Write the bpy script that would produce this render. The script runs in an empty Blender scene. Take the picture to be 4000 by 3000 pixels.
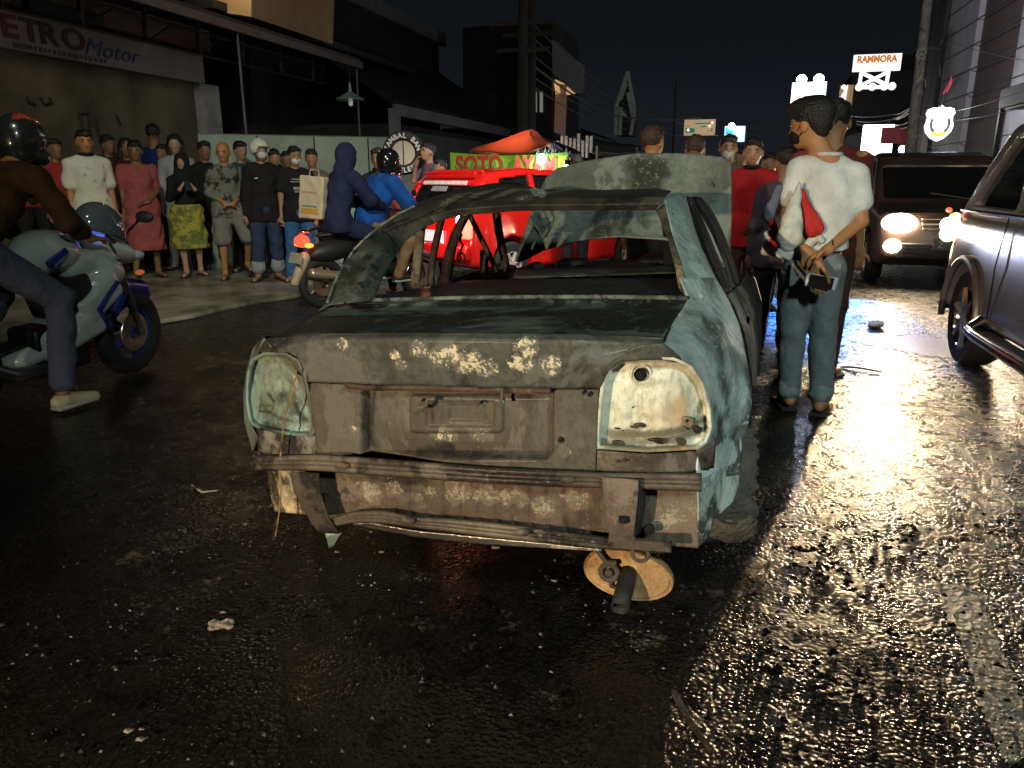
import bpy, bmesh, math, random
import numpy as np
from mathutils import Vector, Matrix, Euler
random.seed(7); rng = np.random.default_rng(7)
SC = bpy.context.scene
COL = SC.collection
R = math.radians
# ------------------------------------------------------------------ camera, world, lights
CAMH, PITCH, YAW = 1.35, 15.3, 15.4
cam = bpy.data.cameras.new('camera'); cam.sensor_width = 36; cam.lens = 26.52
cam.clip_start = 0.05; cam.clip_end = 2000
camo = bpy.data.objects.new('camera', cam); COL.objects.link(camo)
camo.location = (0, 0, CAMH); camo.rotation_euler = (R(90-PITCH), 0, R(YAW)); SC.camera = camo

w = bpy.data.worlds.new('World'); SC.world = w; w.use_nodes = True
nt = w.node_tree; nt.nodes.clear()
wo = nt.nodes.new('ShaderNodeOutputWorld'); bg = nt.nodes.new('ShaderNodeBackground')
tcw = nt.nodes.new('ShaderNodeTexCoord'); sep = nt.nodes.new('ShaderNodeSeparateXYZ')
rmp = nt.nodes.new('ShaderNodeValToRGB'); nt.links.new(tcw.outputs['Generated'], sep.inputs[0])
nt.links.new(sep.outputs['Z'], rmp.inputs[0]); nt.links.new(rmp.outputs[0], bg.inputs[0]); nt.links.new(bg.outputs[0], wo.inputs[0])
rmp.color_ramp.elements[0].position = 0.0; rmp.color_ramp.elements[0].color = (0.0110, 0.0140, 0.0180, 1)
e_ = rmp.color_ramp.elements.new(0.14); e_.color = (0.0050, 0.0064, 0.0084, 1)
rmp.color_ramp.elements[2].position = 0.5; rmp.color_ramp.elements[2].color = (0.0020, 0.0024, 0.0028, 1)
bg.inputs[1].default_value = 1.0

SC.view_settings.view_transform = 'Standard'; SC.view_settings.look = 'None'
SC.view_settings.exposure = 0; SC.view_settings.gamma = 1
SC.render.engine = 'CYCLES'; SC.cycles.use_denoising = True
SC.cycles.max_bounces = 5; SC.cycles.diffuse_bounces = 2; SC.cycles.glossy_bounces = 3
SC.cycles.transparent_max_bounces = 6; SC.cycles.sample_clamp_indirect = 4; SC.cycles.sample_clamp_direct = 0
SC.cycles.caustics_reflective = False; SC.cycles.caustics_refractive = False

def lamp(name, kind, loc, energy, color, tgt=None, size=0.1, angle=60, blend=0.4):
    l = bpy.data.lights.new(name, kind); l.energy = energy; l.color = color
    if kind == 'SPOT': l.spot_size = R(angle); l.spot_blend = blend; l.shadow_soft_size = size
    elif kind == 'AREA': l.size = size
    else: l.shadow_soft_size = size
    o = bpy.data.objects.new(name, l); COL.objects.link(o); o.location = loc
    if tgt is not None:
        o.rotation_euler = (Vector(tgt)-Vector(loc)).to_track_quat('-Z', 'Y').to_euler()
    return o
WARM = (1.0, 0.72, 0.44); COOL = (0.72, 0.86, 1.0); GRN = (0.80, 1.0, 0.86)
# oncoming vehicle headlamps (both stand in the picture): low beams that reach the road some metres ahead
lamp('suv_headlight_beam', 'SPOT', (2.13, 10.30, 0.83), 900, (1.0, 0.70, 0.38), (0.1, 1.6, 0.80), 0.04, 29, 1.0)
lamp('suv_headlight_beam', 'SPOT', (3.25, 10.30, 0.83), 260, (1.0, 0.76, 0.50), (1.6, 1.6, 0.80), 0.04, 30, 1.0)
lamp('scooter_headlight_beam', 'SPOT', (0.98, 8.72, 0.86), 190, (0.66, 0.72, 1.0), (1.35, 0.5, 0.80), 0.03, 30, 1.0)
lamp('added_blue_beam', 'SPOT', (0.80, 10.4, 1.0), 600, (0.04, 0.25, 1.0), (1.0, 8.7, 0.0), 0.05, 40, 0.5)  # unseen blue lamps behind the scooter, added for the blue on the road
lamp('added_blue_beam', 'SPOT', (1.42, 10.6, 1.1), 900, (0.05, 0.30, 1.0), (1.36, 8.6, 0.0), 0.05, 36, 0.5)
# vehicles and street lamps behind the photographer, then fill lamps added over the street
lamp('rear_traffic_headlight', 'SPOT', (-2.3, -3.4, 1.55), 1450, (1.0, 0.77, 0.50), (-0.45, 3.0, 0.80), 0.04, 44, 0.6)
lamp('rear_traffic_headlight', 'SPOT', (-3.0, -3.4, 0.9), 230, (1.0, 0.80, 0.55), (-4.0, 3.7, 0.65), 0.05, 25, 0.7)
lamp('street_or_fill_light', 'SPOT', (2.6, -2.4, 4.2), 950, (0.80, 1.0, 0.94), (0.5, 4.8, 0.9), 0.25, 70, 0.8)
lamp('street_or_fill_light', 'SPOT', (-1.2, 0.2, 5.6), 1500, (1.0, 0.97, 0.76), (-6.6, 9.3, 0.9), 0.3, 44, 0.8)
lamp('street_or_fill_light', 'SPOT', (-1.8, 2.2, 5.2), 420, (1.0, 0.92, 0.84), (0.6, 7.6, 1.2), 0.2, 34, 0.8)  # unseen fill lamp, added to brighten the man in the red jacket
lamp('street_or_fill_light', 'SPOT', (-1.2, 7.4, 4.5), 1100, (1.0, 0.93, 0.9), (-3.3, 9.8, 0.6), 0.2, 50, 0.7)  # unseen fill lamp, added to brighten the red car
lamp('street_or_fill_light', 'SPOT', (2.0, 17.0, 6.5), 1400, (0.95, 0.94, 1.0), (7.5, 27.0, 6.0), 0.3, 110, 0.9)  # unseen fill lamp, added to brighten the tiled building
# ------------------------------------------------------------------ pixels (of a 2212 px wide picture) to points
F = 2947/4000*2212
_p, _y = R(PITCH), R(YAW)
_fw = Vector((-math.sin(_y)*math.cos(_p), math.cos(_y)*math.cos(_p), -math.sin(_p)))
_r = Vector((math.cos(_y), math.sin(_y), 0)); _u = _r.cross(_fw); CO = Vector((0, 0, CAMH))
def ray(u, v): return _r*((u-1106)/F)-_u*((v-829.5)/F)+_fw
def G(u, v, z=0.0): d = ray(u, v); return CO+d*((z-CAMH)/d.z)
def atX(u, v, X): d = ray(u, v); return CO+d*(X/d.x)
def atY(u, v, Y): d = ray(u, v); return CO+d*(Y/d.y)
# ------------------------------------------------------------------ materials
MATS = {}
def nd(nt, t, **kw):
    n = nt.nodes.new(t)
    for k, v in kw.items(): setattr(n, k, v)
    return n
def mat(name, col, rough=0.6, metal=0.0, vary=0.25, scale=6.0, bump=0.0, bscale=40.0, coat=0.0, emit=None, estr=0.0, spec=0.5, col2=None, thr=None, trans=0.0, alpha=1.0):
    """procedural principled: base colour varied by noise, optional second colour in patches, bump"""
    if name in MATS: return MATS[name]
    m = bpy.data.materials.new(name); m.use_nodes = True; t = m.node_tree; b = t.nodes['Principled BSDF']
    tc = nd(t, 'ShaderNodeTexCoord'); n = nd(t, 'ShaderNodeTexNoise'); n.inputs['Scale'].default_value = scale; n.inputs['Detail'].default_value = 6
    n.inputs['Roughness'].default_value = 0.62
    t.links.new(tc.outputs['Object'], n.inputs['Vector'])
    r = nd(t, 'ShaderNodeValToRGB'); t.links.new(n.outputs['Fac'], r.inputs[0])
    c = Vector(col[:3]); lo = c*(1-vary); hi = c*(1+vary*0.6)
    e = r.color_ramp.elements
    if col2 is not None:
        th = thr or 0.5
        e[0].position = th-0.04; e[0].color = (*c, 1); e[1].position = th+0.04; e[1].color = (*col2[:3], 1)
    else:
        e[0].position = 0.3; e[0].color = (*lo, 1); e[1].position = 0.7; e[1].color = (*hi, 1)
    t.links.new(r.outputs[0], b.inputs['Base Color'])
    b.inputs['Roughness'].default_value = rough; b.inputs['Metallic'].default_value = metal
    b.inputs['Specular IOR Level'].default_value = spec
    b.inputs['Coat Weight'].default_value = coat; b.inputs['Coat Roughness'].default_value = 0.08
    b.inputs['Transmission Weight'].default_value = trans
    b.inputs['Alpha'].default_value = alpha
    if emit is not None:
        b.inputs['Emission Color'].default_value = (*emit, 1); b.inputs['Emission Strength'].default_value = estr
    if bump > 0:
        n2 = nd(t, 'ShaderNodeTexNoise'); n2.inputs['Scale'].default_value = bscale; n2.inputs['Detail'].default_value = 4
        t.links.new(tc.outputs['Object'], n2.inputs['Vector'])
        bp = nd(t, 'ShaderNodeBump'); bp.inputs['Strength'].default_value = bump; bp.inputs['Distance'].default_value = 0.02
        t.links.new(n2.outputs['Fac'], bp.inputs['Height']); t.links.new(bp.outputs[0], b.inputs['Normal'])
    MATS[name] = m
    return m
def paint(name, c, rough=0.35, coat=0.5, **k): return mat(name, c, rough, 0.0, 0.12, 3, 0.03, 60, coat, **k)
def cloth(name, c, **k): return mat('cloth_'+name, c, 0.85, 0, 0.22, 9, 0.5, 26, spec=0.2, **k)
def skin(name, c): return mat('skin_'+name, c, 0.5, 0, 0.14, 14, 0.1, 60, spec=0.35)
def glow(name, c, s): return mat('glow_'+name, c, 0.4, 0, 0.05, 2, emit=c, estr=s)
# ------------------------------------------------------------------ objects
def link(o, parent=None):
    COL.objects.link(o)
    if parent is not None: o.parent = parent
    return o
def tag(o, label=None, cat=None, group=None, kind=None):
    if label: o['label'] = label
    if cat: o['category'] = cat
    if group: o['group'] = group
    if kind: o['kind'] = kind
    return o
def thing(name, label, cat, loc=(0, 0, 0), rz=0.0, group=None, rot=None):
    o = bpy.data.objects.new(name, None); COL.objects.link(o); o.location = loc
    o.rotation_euler = rot if rot else (0, 0, rz); o.empty_display_size = 0.2
    return tag(o, label, cat, group)
def mobj(name, verts, faces, m, parent=None, smooth=True, loc=None):
    me = bpy.data.meshes.new(name); me.from_pydata([tuple(map(float, v)) for v in verts], [], faces); me.update()
    if m: me.materials.append(m)
    if smooth: me.polygons.foreach_set('use_smooth', [True]*len(me.polygons))
    o = bpy.data.objects.new(name, me); link(o, parent)
    if loc is not None: o.location = loc
    return o
def autosmooth(o, ang=35):
    for p in o.data.polygons: p.use_smooth = True
    try: o.data.set_sharp_from_angle(angle=R(ang))
    except Exception: pass
    return o
class MB:
    """collects shapes into one mesh"""
    def __init__(s): s.v = []; s.f = []
    def add(s, vs, fs):
        k = len(s.v); s.v += [Vector(v) for v in vs]; s.f += [tuple(i+k for i in f) for f in fs]; return s
    def box(s, c, d, rot=None, taper=(1, 1)):
        c = Vector(c); hx, hy, hz = d[0]/2, d[1]/2, d[2]/2; vs = []
        M = Euler(rot).to_matrix() if rot else None
        for z in (-1, 1):
            tx, ty = taper if z > 0 else (1, 1)
            for x, y in ((-1, -1), (1, -1), (1, 1), (-1, 1)):
                p = Vector((x*hx*tx, y*hy*ty, z*hz)); vs.append(c+(M@p if M else p))
        return s.add(vs, [(0, 3, 2, 1), (4, 5, 6, 7), (0, 1, 5, 4), (1, 2, 6, 5), (2, 3, 7, 6), (3, 0, 4, 7)])
    def tube(s, pts, r, n=10, cap=True, sq=1.0):
        pts = [Vector(p) for p in pts]; rs = r if isinstance(r, (list, tuple)) else [r]*len(pts)
        rings = []; up = None
        for i, p in enumerate(pts):
            t = (pts[min(i+1, len(pts)-1)]-pts[max(i-1, 0)]).normalized()
            if up is None: up = Vector((0, 0, 1)) if abs(t.z) < 0.9 else Vector((1, 0, 0))
            a = t.cross(up)
            if a.length < 1e-4: a = t.orthogonal()
            a.normalize(); b = a.cross(t).normalized(); up = b
            rings.append([p+(a*math.cos(2*math.pi*k/n)+b*math.sin(2*math.pi*k/n)*sq)*rs[i] for k in range(n)])
        vs = [q for rg in rings for q in rg]; fs = []
        for i in range(len(pts)-1):
            for k in range(n): fs.append((i*n+k, i*n+(k+1) % n, (i+1)*n+(k+1) % n, (i+1)*n+k))
        if cap: fs.append(tuple(range(n-1, -1, -1))); fs.append(tuple((len(pts)-1)*n+k for k in range(n)))
        return s.add(vs, fs)
    def lathe(s, prof, axis='z', c=(0, 0, 0), n=24, ang=None):
        c = Vector(c); vs = []; fs = []
        for r, h in prof:
            for k in range(n):
                a = 2*math.pi*k/n; x, y = r*math.cos(a), r*math.sin(a)
                vs.append(c+(Vector((x, y, h)) if axis == 'z' else Vector((h, x, y)) if axis == 'x' else Vector((x, h, y))))
        for i in range(len(prof)-1):
            for k in range(n): fs.append((i*n+k, i*n+(k+1) % n, (i+1)*n+(k+1) % n, (i+1)*n+k))
        return s.add(vs, fs)
    def torus(s, c, R_, r, axis='x', n=28, m=10, sq=1.0):
        c = Vector(c); vs = []; fs = []
        for i in range(n):
            a = 2*math.pi*i/n
            for j in range(m):
                b = 2*math.pi*j/m; rr = R_+r*math.cos(b); h = r*math.sin(b)*sq
                x, y = rr*math.cos(a), rr*math.sin(a)
                vs.append(c+(Vector((h, x, y)) if axis == 'x' else Vector((x, h, y)) if axis == 'y' else Vector((x, y, h))))
        for i in range(n):
            for j in range(m): fs.append((i*m+j, ((i+1) % n)*m+j, ((i+1) % n)*m+(j+1) % m, i*m+(j+1) % m))
        return s.add(vs, fs)
    def prism(s, poly, d):
        """poly: list of 3D points (planar, convex or fan-safe), d: extrusion vector"""
        d = Vector(d); n = len(poly); p = [Vector(q) for q in poly]
        fs = [tuple(range(n-1, -1, -1)), tuple(range(n, 2*n))]+[(i, (i+1) % n, n+(i+1) % n, n+i) for i in range(n)]
        return s.add(p+[q+d for q in p], fs)
    def ball(s, c, r, n=14, m=8):
        rx, ry, rz = r if isinstance(r, (tuple, list)) else (r, r, r); c = Vector(c); vs = []; fs = []
        for i in range(m+1):
            t = math.pi*i/m
            for k in range(n):
                a = 2*math.pi*k/n; vs.append(c+Vector((rx*math.sin(t)*math.cos(a), ry*math.sin(t)*math.sin(a), rz*math.cos(t))))
        for i in range(m):
            for k in range(n): fs.append((i*n+k, (i+1)*n+k, (i+1)*n+(k+1) % n, i*n+(k+1) % n))
        return s.add(vs, fs)
    def build(s, name, m, parent=None, smooth=35, bevel=0.0):
        me = bpy.data.meshes.new(name); me.from_pydata([tuple(v) for v in s.v], [], s.f)
        bm = bmesh.new(); bm.from_mesh(me); bmesh.ops.remove_doubles(bm, verts=bm.verts, dist=1e-5)
        bmesh.ops.recalc_face_normals(bm, faces=bm.faces); bm.to_mesh(me); bm.free(); me.update()
        if m: me.materials.append(m)
        o = bpy.data.objects.new(name, me); link(o, parent)
        if smooth: autosmooth(o, smooth)
        if bevel:
            md = o.modifiers.new('b', 'BEVEL'); md.width = bevel; md.segments = 2; md.limit_method = 'ANGLE'
        return o
def text(name, s, size, m, parent, loc, rot, ext=0.004, sx=1.0, align='LEFT', shear=0.0, spacing=1.0, bold=0.0, width=None):
    c = bpy.data.curves.new(name, 'FONT'); c.body = s; c.size = size; c.extrude = ext; c.align_x = align; c.shear = shear
    c.space_character = spacing; c.offset = bold
    c.resolution_u = 3; tmp = bpy.data.objects.new('tmp', c); COL.objects.link(tmp); dg = bpy.context.evaluated_depsgraph_get()
    me = bpy.data.meshes.new_from_object(tmp.evaluated_get(dg)); me.name = name; bpy.data.objects.remove(tmp); bpy.data.curves.remove(c)
    me.materials.clear(); me.materials.append(m); o = bpy.data.objects.new(name, me); link(o, parent); o.location = loc; o.rotation_euler = rot
    if width: sx = width/max(1e-3, max(v.co.x for v in me.vertices)-min(v.co.x for v in me.vertices))
    o.scale = (sx, 1, 1)
    return o
# ------------------------------------------------------------------ signed distance modelling (bodies, clothes, fairings)
class S:
    """smooth union of rounded cones, ellipsoids and boxes, polygonised with surface nets"""
    def __init__(s, k=0.02): s.p = []; s.k = k; s.cuts = []
    def cap(s, a, b, ra, rb=None, k=None): s.p.append(('c', np.array(a, float), np.array(b, float), ra, rb if rb is not None else ra, k)); return s
    def ell(s, c, r, rot=None, k=None): s.p.append(('e', np.array(c, float), np.array(r, float), rot, k)); return s
    def box(s, c, h, rad=0.02, rot=None, k=None): s.p.append(('b', np.array(c, float), np.array(h, float), rad, rot, k)); return s
    def cut(s, pt, n): s.cuts.append(('p', np.array(pt, float), np.array(n, float)/np.linalg.norm(n))); return s      # keep the side against n
    def sub(s, c, r, rot=None, k=0.01): s.cuts.append(('e', np.array(c, float), np.array(r, float), rot, k)); return s
    def subc(s, a, b, ra, rb): s.cuts.append(('c', np.array(a, float), np.array(b, float), ra, rb, 0)); return s
    @staticmethod
    def dist(q, P):
        t = q[0]
        if t == 'c':
            a, b, ra, rb = q[1:5]; ab = b-a; L2 = max(ab@ab, 1e-9)
            h = np.clip(((P-a)@ab)/L2, 0, 1)
            return np.linalg.norm(P-a-h[..., None]*ab, axis=-1)-(ra+(rb-ra)*h)
        X = P-q[1]
        rot = q[3] if t == 'e' else q[4]
        if rot is not None: X = X@np.array(Euler(rot).to_matrix())
        if t == 'e':
            r = q[2]; k0 = np.linalg.norm(X/r, axis=-1); k1 = np.linalg.norm(X/(r*r), axis=-1)
            return k0*(k0-1)/np.maximum(k1, 1e-9)
        h, rad = q[2], q[3]; Q = np.abs(X)-(h-rad)
        return np.linalg.norm(np.maximum(Q, 0), axis=-1)+np.minimum(Q.max(-1), 0)-rad
    def bounds(s):
        lo = np.full(3, 1e9); hi = -lo
        for q in s.p:
            if q[0] == 'c':
                m = max(q[3], q[4]); lo = np.minimum(lo, np.minimum(q[1], q[2])-m); hi = np.maximum(hi, np.maximum(q[1], q[2])+m)
            else:
                m = np.full(3, np.linalg.norm(q[2])) if (q[3] if q[0] == 'e' else q[4]) is not None else q[2]
                lo = np.minimum(lo, q[1]-m); hi = np.maximum(hi, q[1]+m)
        return lo, hi
    def build(s, name, m, parent=None, res=0.02, noise=0.0, nscale=9.0, grow=0.0):
        lo, hi = s.bounds(); lo = lo-3*res-grow-s.k; hi = hi+3*res+grow+s.k
        n = np.ceil((hi-lo)/res).astype(int)+1
        ax = [lo[i]+res*np.arange(n[i]) for i in range(3)]
        P = np.stack(np.meshgrid(*ax, indexing='ij'), -1)
        D = None
        for q in s.p:
            d = s.dist(q, P); k = q[-1] if q[-1] is not None else s.k
            if D is None: D = d
            else:
                h = np.clip(0.5+0.5*(D-d)/k, 0, 1) if k > 0 else (d < D)*1.0
                D = D*(1-h)+d*h-k*h*(1-h)
        D = D-grow
        if noise:
            ph = sum(map(ord, name)) % 7
            f = nscale
            nn = np.sin(P[..., 0]*f*1.1+np.sin(P[..., 2]*f*0.7+1)*1.6+ph)*np.sin(P[..., 2]*f*1.3+np.sin(P[..., 1]*f+P[..., 0]*f*.8)*1.8)+0.5*np.sin(P[..., 1]*f*2.1+P[..., 2]*f*1.7+np.sin(P[..., 0]*f*2.3)*1.2)
            D = D+nn*noise
        for q in s.cuts:
            if q[0] == 'p': D = np.maximum(D, (P-q[1])@q[2])
            else: D = np.maximum(D, -s.dist(q, P))
        return nets(D, lo, res, name, m, parent)
def nets(D, lo, res, name, m, parent):
    ins = D < 0; n = D.shape
    c = [(i, j, k) for i in (0, 1) for j in (0, 1) for k in (0, 1)]
    def sh(A, o): return A[o[0]:n[0]-1+o[0], o[1]:n[1]-1+o[1], o[2]:n[2]-1+o[2]]
    cnt = sum(sh(ins, o).astype(np.int8) for o in c); act = (cnt > 0) & (cnt < 8)
    idx = -np.ones(act.shape, int); I = np.argwhere(act); idx[act] = np.arange(len(I))
    acc = np.zeros((len(I), 3)); wt = np.zeros(len(I))
    for o in c:
        for a in range(3):
            if o[a]: continue
            o2 = list(o); o2[a] = 1
            d0 = D[I[:, 0]+o[0], I[:, 1]+o[1], I[:, 2]+o[2]]; d1 = D[I[:, 0]+o2[0], I[:, 1]+o2[1], I[:, 2]+o2[2]]
            x = (d0 < 0) != (d1 < 0); t = np.where(x, d0/np.where(x, d0-d1, 1), 0)
            p = np.tile(np.array(o, float), (len(I), 1)); p[:, a] += t
            acc += p*x[:, None]; wt += x
    V = (I+acc/np.maximum(wt, 1)[:, None])*res+lo
    fs = []
    for a in range(3):
        b, e = [(1, 2), (2, 0), (0, 1)][a]
        s0 = [slice(None)]*3; s1 = [slice(None)]*3; s0[a] = slice(0, -1); s1[a] = slice(1, None)
        A = ins[tuple(s0)]; B = ins[tuple(s1)]
        E = np.argwhere(A != B); E = E[(E[:, b] > 0) & (E[:, e] > 0) & (E[:, b] < n[b]-1) & (E[:, e] < n[e]-1)]
        fl = A[E[:, 0], E[:, 1], E[:, 2]]
        q = []
        for db, de in ((0, 0), (-1, 0), (-1, -1), (0, -1)):
            W = E.copy(); W[:, b] += db; W[:, e] += de; q.append(idx[W[:, 0], W[:, 1], W[:, 2]])
        q = np.stack(q, 1); q[~fl] = q[~fl][:, ::-1]; fs.append(q)
    Fq = np.concatenate(fs); Fq = Fq[(Fq >= 0).all(1)]
    me = bpy.data.meshes.new(name); me.vertices.add(len(V)); me.vertices.foreach_set('co', V.astype(np.float32).ravel())
    me.loops.add(len(Fq)*4); me.loops.foreach_set('vertex_index', Fq[:, ::-1].astype(np.int32).ravel() if False else Fq.astype(np.int32).ravel())
    me.polygons.add(len(Fq)); me.polygons.foreach_set('loop_start', (np.arange(len(Fq))*4).astype(np.int32))
    me.polygons.foreach_set('use_smooth', np.ones(len(Fq), bool)); me.update(calc_edges=True); me.validate()
    if m: me.materials.append(m)
    o = bpy.data.objects.new(name, me); link(o, parent)
    return o
# ------------------------------------------------------------------ road, pavement
def asphalt():
    m = bpy.data.materials.new('wet_asphalt'); m.use_nodes = True; t = m.node_tree; b = t.nodes['Principled BSDF']; L = t.links.new
    g = nd(t, 'ShaderNodeNewGeometry')
    def noise(sc, det=5, rough=0.6):
        n = nd(t, 'ShaderNodeTexNoise'); n.inputs['Scale'].default_value = sc; n.inputs['Detail'].default_value = det; n.inputs['Roughness'].default_value = rough
        L(g.outputs['Position'], n.inputs['Vector']); return n.outputs['Fac']
    def ramp(src, a, ca, c, cc):
        r = nd(t, 'ShaderNodeValToRGB'); L(src, r.inputs[0]); r.color_ramp.elements[0].position = a; r.color_ramp.elements[1].position = c
        r.color_ramp.elements[0].color = (*ca, 1) if isinstance(ca, tuple) else (ca, ca, ca, 1); r.color_ramp.elements[1].color = (*cc, 1) if isinstance(cc, tuple) else (cc, cc, cc, 1); return r.outputs[0]
    def mx(a, bb, f, bt='MIX'):
        x = nd(t, 'ShaderNodeMix', data_type='RGBA', blend_type=bt); L(a, x.inputs['A']) if not isinstance(a, tuple) else setattr(x.inputs['A'], 'default_value', (*a, 1))
        L(bb, x.inputs['B']) if not isinstance(bb, tuple) else setattr(x.inputs['B'], 'default_value', (*bb, 1))
        L(f, x.inputs['Factor']) if not isinstance(f, float) else setattr(x.inputs['Factor'], 'default_value', f); return x.outputs['Result']
    def math_(op, a, bb):
        x = nd(t, 'ShaderNodeMath', operation=op)
        for i, q in enumerate((a, bb)):
            if isinstance(q, (int, float)): x.inputs[i].default_value = q
            else: L(q, x.inputs[i])
        return x.outputs[0]
    vor = nd(t, 'ShaderNodeTexVoronoi'); vor.inputs['Scale'].default_value = 70; L(g.outputs['Position'], vor.inputs['Vector'])
    vor2 = nd(t, 'ShaderNodeTexVoronoi'); vor2.inputs['Scale'].default_value = 150; L(g.outputs['Position'], vor2.inputs['Vector'])
    fine = noise(62, 1.5, 0.5); mid = noise(9, 4); big = noise(1.6, 4, 0.55); wet = noise(0.9, 4, 0.6); pit = noise(14, 3, 0.5)
    stone = ramp(vor.outputs['Distance'], 0.15, 1.0, 0.75, 0.0)
    # base colour: dark bitumen, slightly paler stones, grey mud film in places, soot
    c = mx((0.009, 0.0085, 0.008), (0.055, 0.050, 0.045), stone)
    mud = ramp(big, 0.50, 0.0, 0.66, 1.0)
    c = mx(c, (0.060, 0.054, 0.046), math_('MULTIPLY', mud, 0.55))
    soot = ramp(math_('ADD', math_('MULTIPLY', pit, .7), math_('MULTIPLY', noise(38, 4, .6), .3)), 0.565, 0.0, 0.60, 1.0)
    c = mx(c, (0.004, 0.004, 0.004), soot)
    # fire water round the wreck, with the dark of the unlit road put into the colour
    sp_ = nd(t, 'ShaderNodeSeparateXYZ'); L(g.outputs['Position'], sp_.inputs[0])
    dx = math_('MULTIPLY', math_('ADD', sp_.outputs[0], 1.6), .34); dy = math_('MULTIPLY', math_('SUBTRACT', sp_.outputs[1], 3.0), .22)
    dd_ = math_('ADD', math_('ADD', math_('MULTIPLY', dx, dx), math_('MULTIPLY', dy, dy)), math_('MULTIPLY', math_('SUBTRACT', big, .5), 1.6))
    slick_shade = ramp(dd_, .55, 1.0, 1.15, 0.0)
    c = mx(c, (.0045, .004, .0035), math_('MULTIPLY', slick_shade, .80))
    ashn = math_('ADD', math_('MULTIPLY', noise(3.3, 9, .72), .75), math_('MULTIPLY', noise(46, 5, .7), .25))
    lf = ramp(sp_.outputs[0], -.3, 1.0, .3, 0.0)
    c = mx(c, (.15, .125, .09), math_('MULTIPLY', math_('MULTIPLY', ramp(ashn, .575, 0.0, .64, 1.0), lf), .75))
    L(c, b.inputs['Base Color'])
    L(ramp(mid, 0.35, 0.16, 0.7, 0.40), b.inputs['Roughness'])
    b.inputs['Specular IOR Level'].default_value = 0.62
    L(ramp(wet, 0.35, 0.05, 0.6, 0.22), b.inputs['Coat Weight']); b.inputs['Coat Roughness'].default_value = 0.07
    h = math_('ADD', math_('MULTIPLY', stone, 0.50), math_('MULTIPLY', fine, 1.1))
    h = math_('ADD', h, math_('MULTIPLY', noise(20, 2, .5), 0.7))
    h = math_('SUBTRACT', h, math_('MULTIPLY', soot, .6))
    bp = nd(t, 'ShaderNodeBump'); bp.inputs['Distance'].default_value = 0.019; L(h, bp.inputs['Height'])
    L(math_('SUBTRACT', ramp(wet, 0.42, 0.50, 0.62, 1.0), math_('MULTIPLY', slick_shade, .34)), bp.inputs['Strength'])
    L(bp.outputs[0], b.inputs['Normal']); 
    bp2 = nd(t, 'ShaderNodeBump'); bp2.inputs['Distance'].default_value = 0.012; L(h, bp2.inputs['Height']); L(math_('MULTIPLY', ramp(wet, 0.42, 0.2, 0.6, 0.85), math_('SUBTRACT', 1.0, math_('MULTIPLY', slick_shade, .72))), bp2.inputs['Strength'])
    L(bp2.outputs[0], b.inputs['Coat Normal'])
    return m
ASPH = asphalt()
def sheet(name, poly, z, m, kind='structure', sub=0):
    o = mobj(name, [(x, y, z) for x, y in poly], [tuple(range(len(poly)))], m, smooth=False)
    return tag(o, kind=kind)
# ground sheet to the horizon, the road just above it
sheet('ground', [(-400, -60), (400, -60), (400, 900), (-400, 900)], -0.02, mat('dark_ground', (0.03, 0.028, 0.026), 0.8, 0, .4, .4))
nx, ny = 150, 190
vs = []; fs = []
xs = np.linspace(-5.6, 4.6, nx); ys = np.concatenate([np.linspace(-3, 9, 150), np.linspace(9.3, 300, 40)])
def rz_(x, y): return 0.006*math.sin(x*2.1+math.sin(y*1.3))*math.sin(y*1.7+x)+0.004*math.sin(x*5.3+y*3.1) if y < 12 else 0
for y in ys:
    for x in xs:
        z = rz_(x, y)
        edge = max(0, (-4.4-x))*0.02
        vs.append((x, y, z-edge*0))
for j in range(len(ys)-1):
    for i in range(nx-1): fs.append((j*nx+i, j*nx+i+1, (j+1)*nx+i+1, (j+1)*nx+i))
road = mobj('road', vs, fs, ASPH); tag(road, kind='structure')
# pale wet pavement apron on the left, a low slab with a worn edge
pav = mat('wet_pavement', (0.30, 0.285, 0.23), 0.32, 0, 0.85, 1.7, 0.7, 9, spec=0.6)
edge = [G(0, 795), G(120, 760), G(240, 728), G(340, 702), G(420, 688), G(500, 668), G(570, 655), G(640, 645), G(740, 615), G(850, 592)]
ep = [(p.x, p.y) for p in edge]
ep = [(-16, 2.0)]+ep+[(-4.4, 16), (-4.6, 120), (-16, 120)]
mb = MB(); n = len(ep)
mb.prism([Vector((x, y, 0.0)) for x, y in ep], (0, 0, 0.045)); o = mb.build('pavement', pav, smooth=0, bevel=0.012); tag(o, kind='structure')
o = sheet('roadside_strip', [(4.6, -10), (16, -10), (16, 300), (4.6, 300)], 0.05, mat('roadside_concrete', (0.16, 0.15, 0.14), 0.6, 0, .5, 2, .3, 20))
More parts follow.
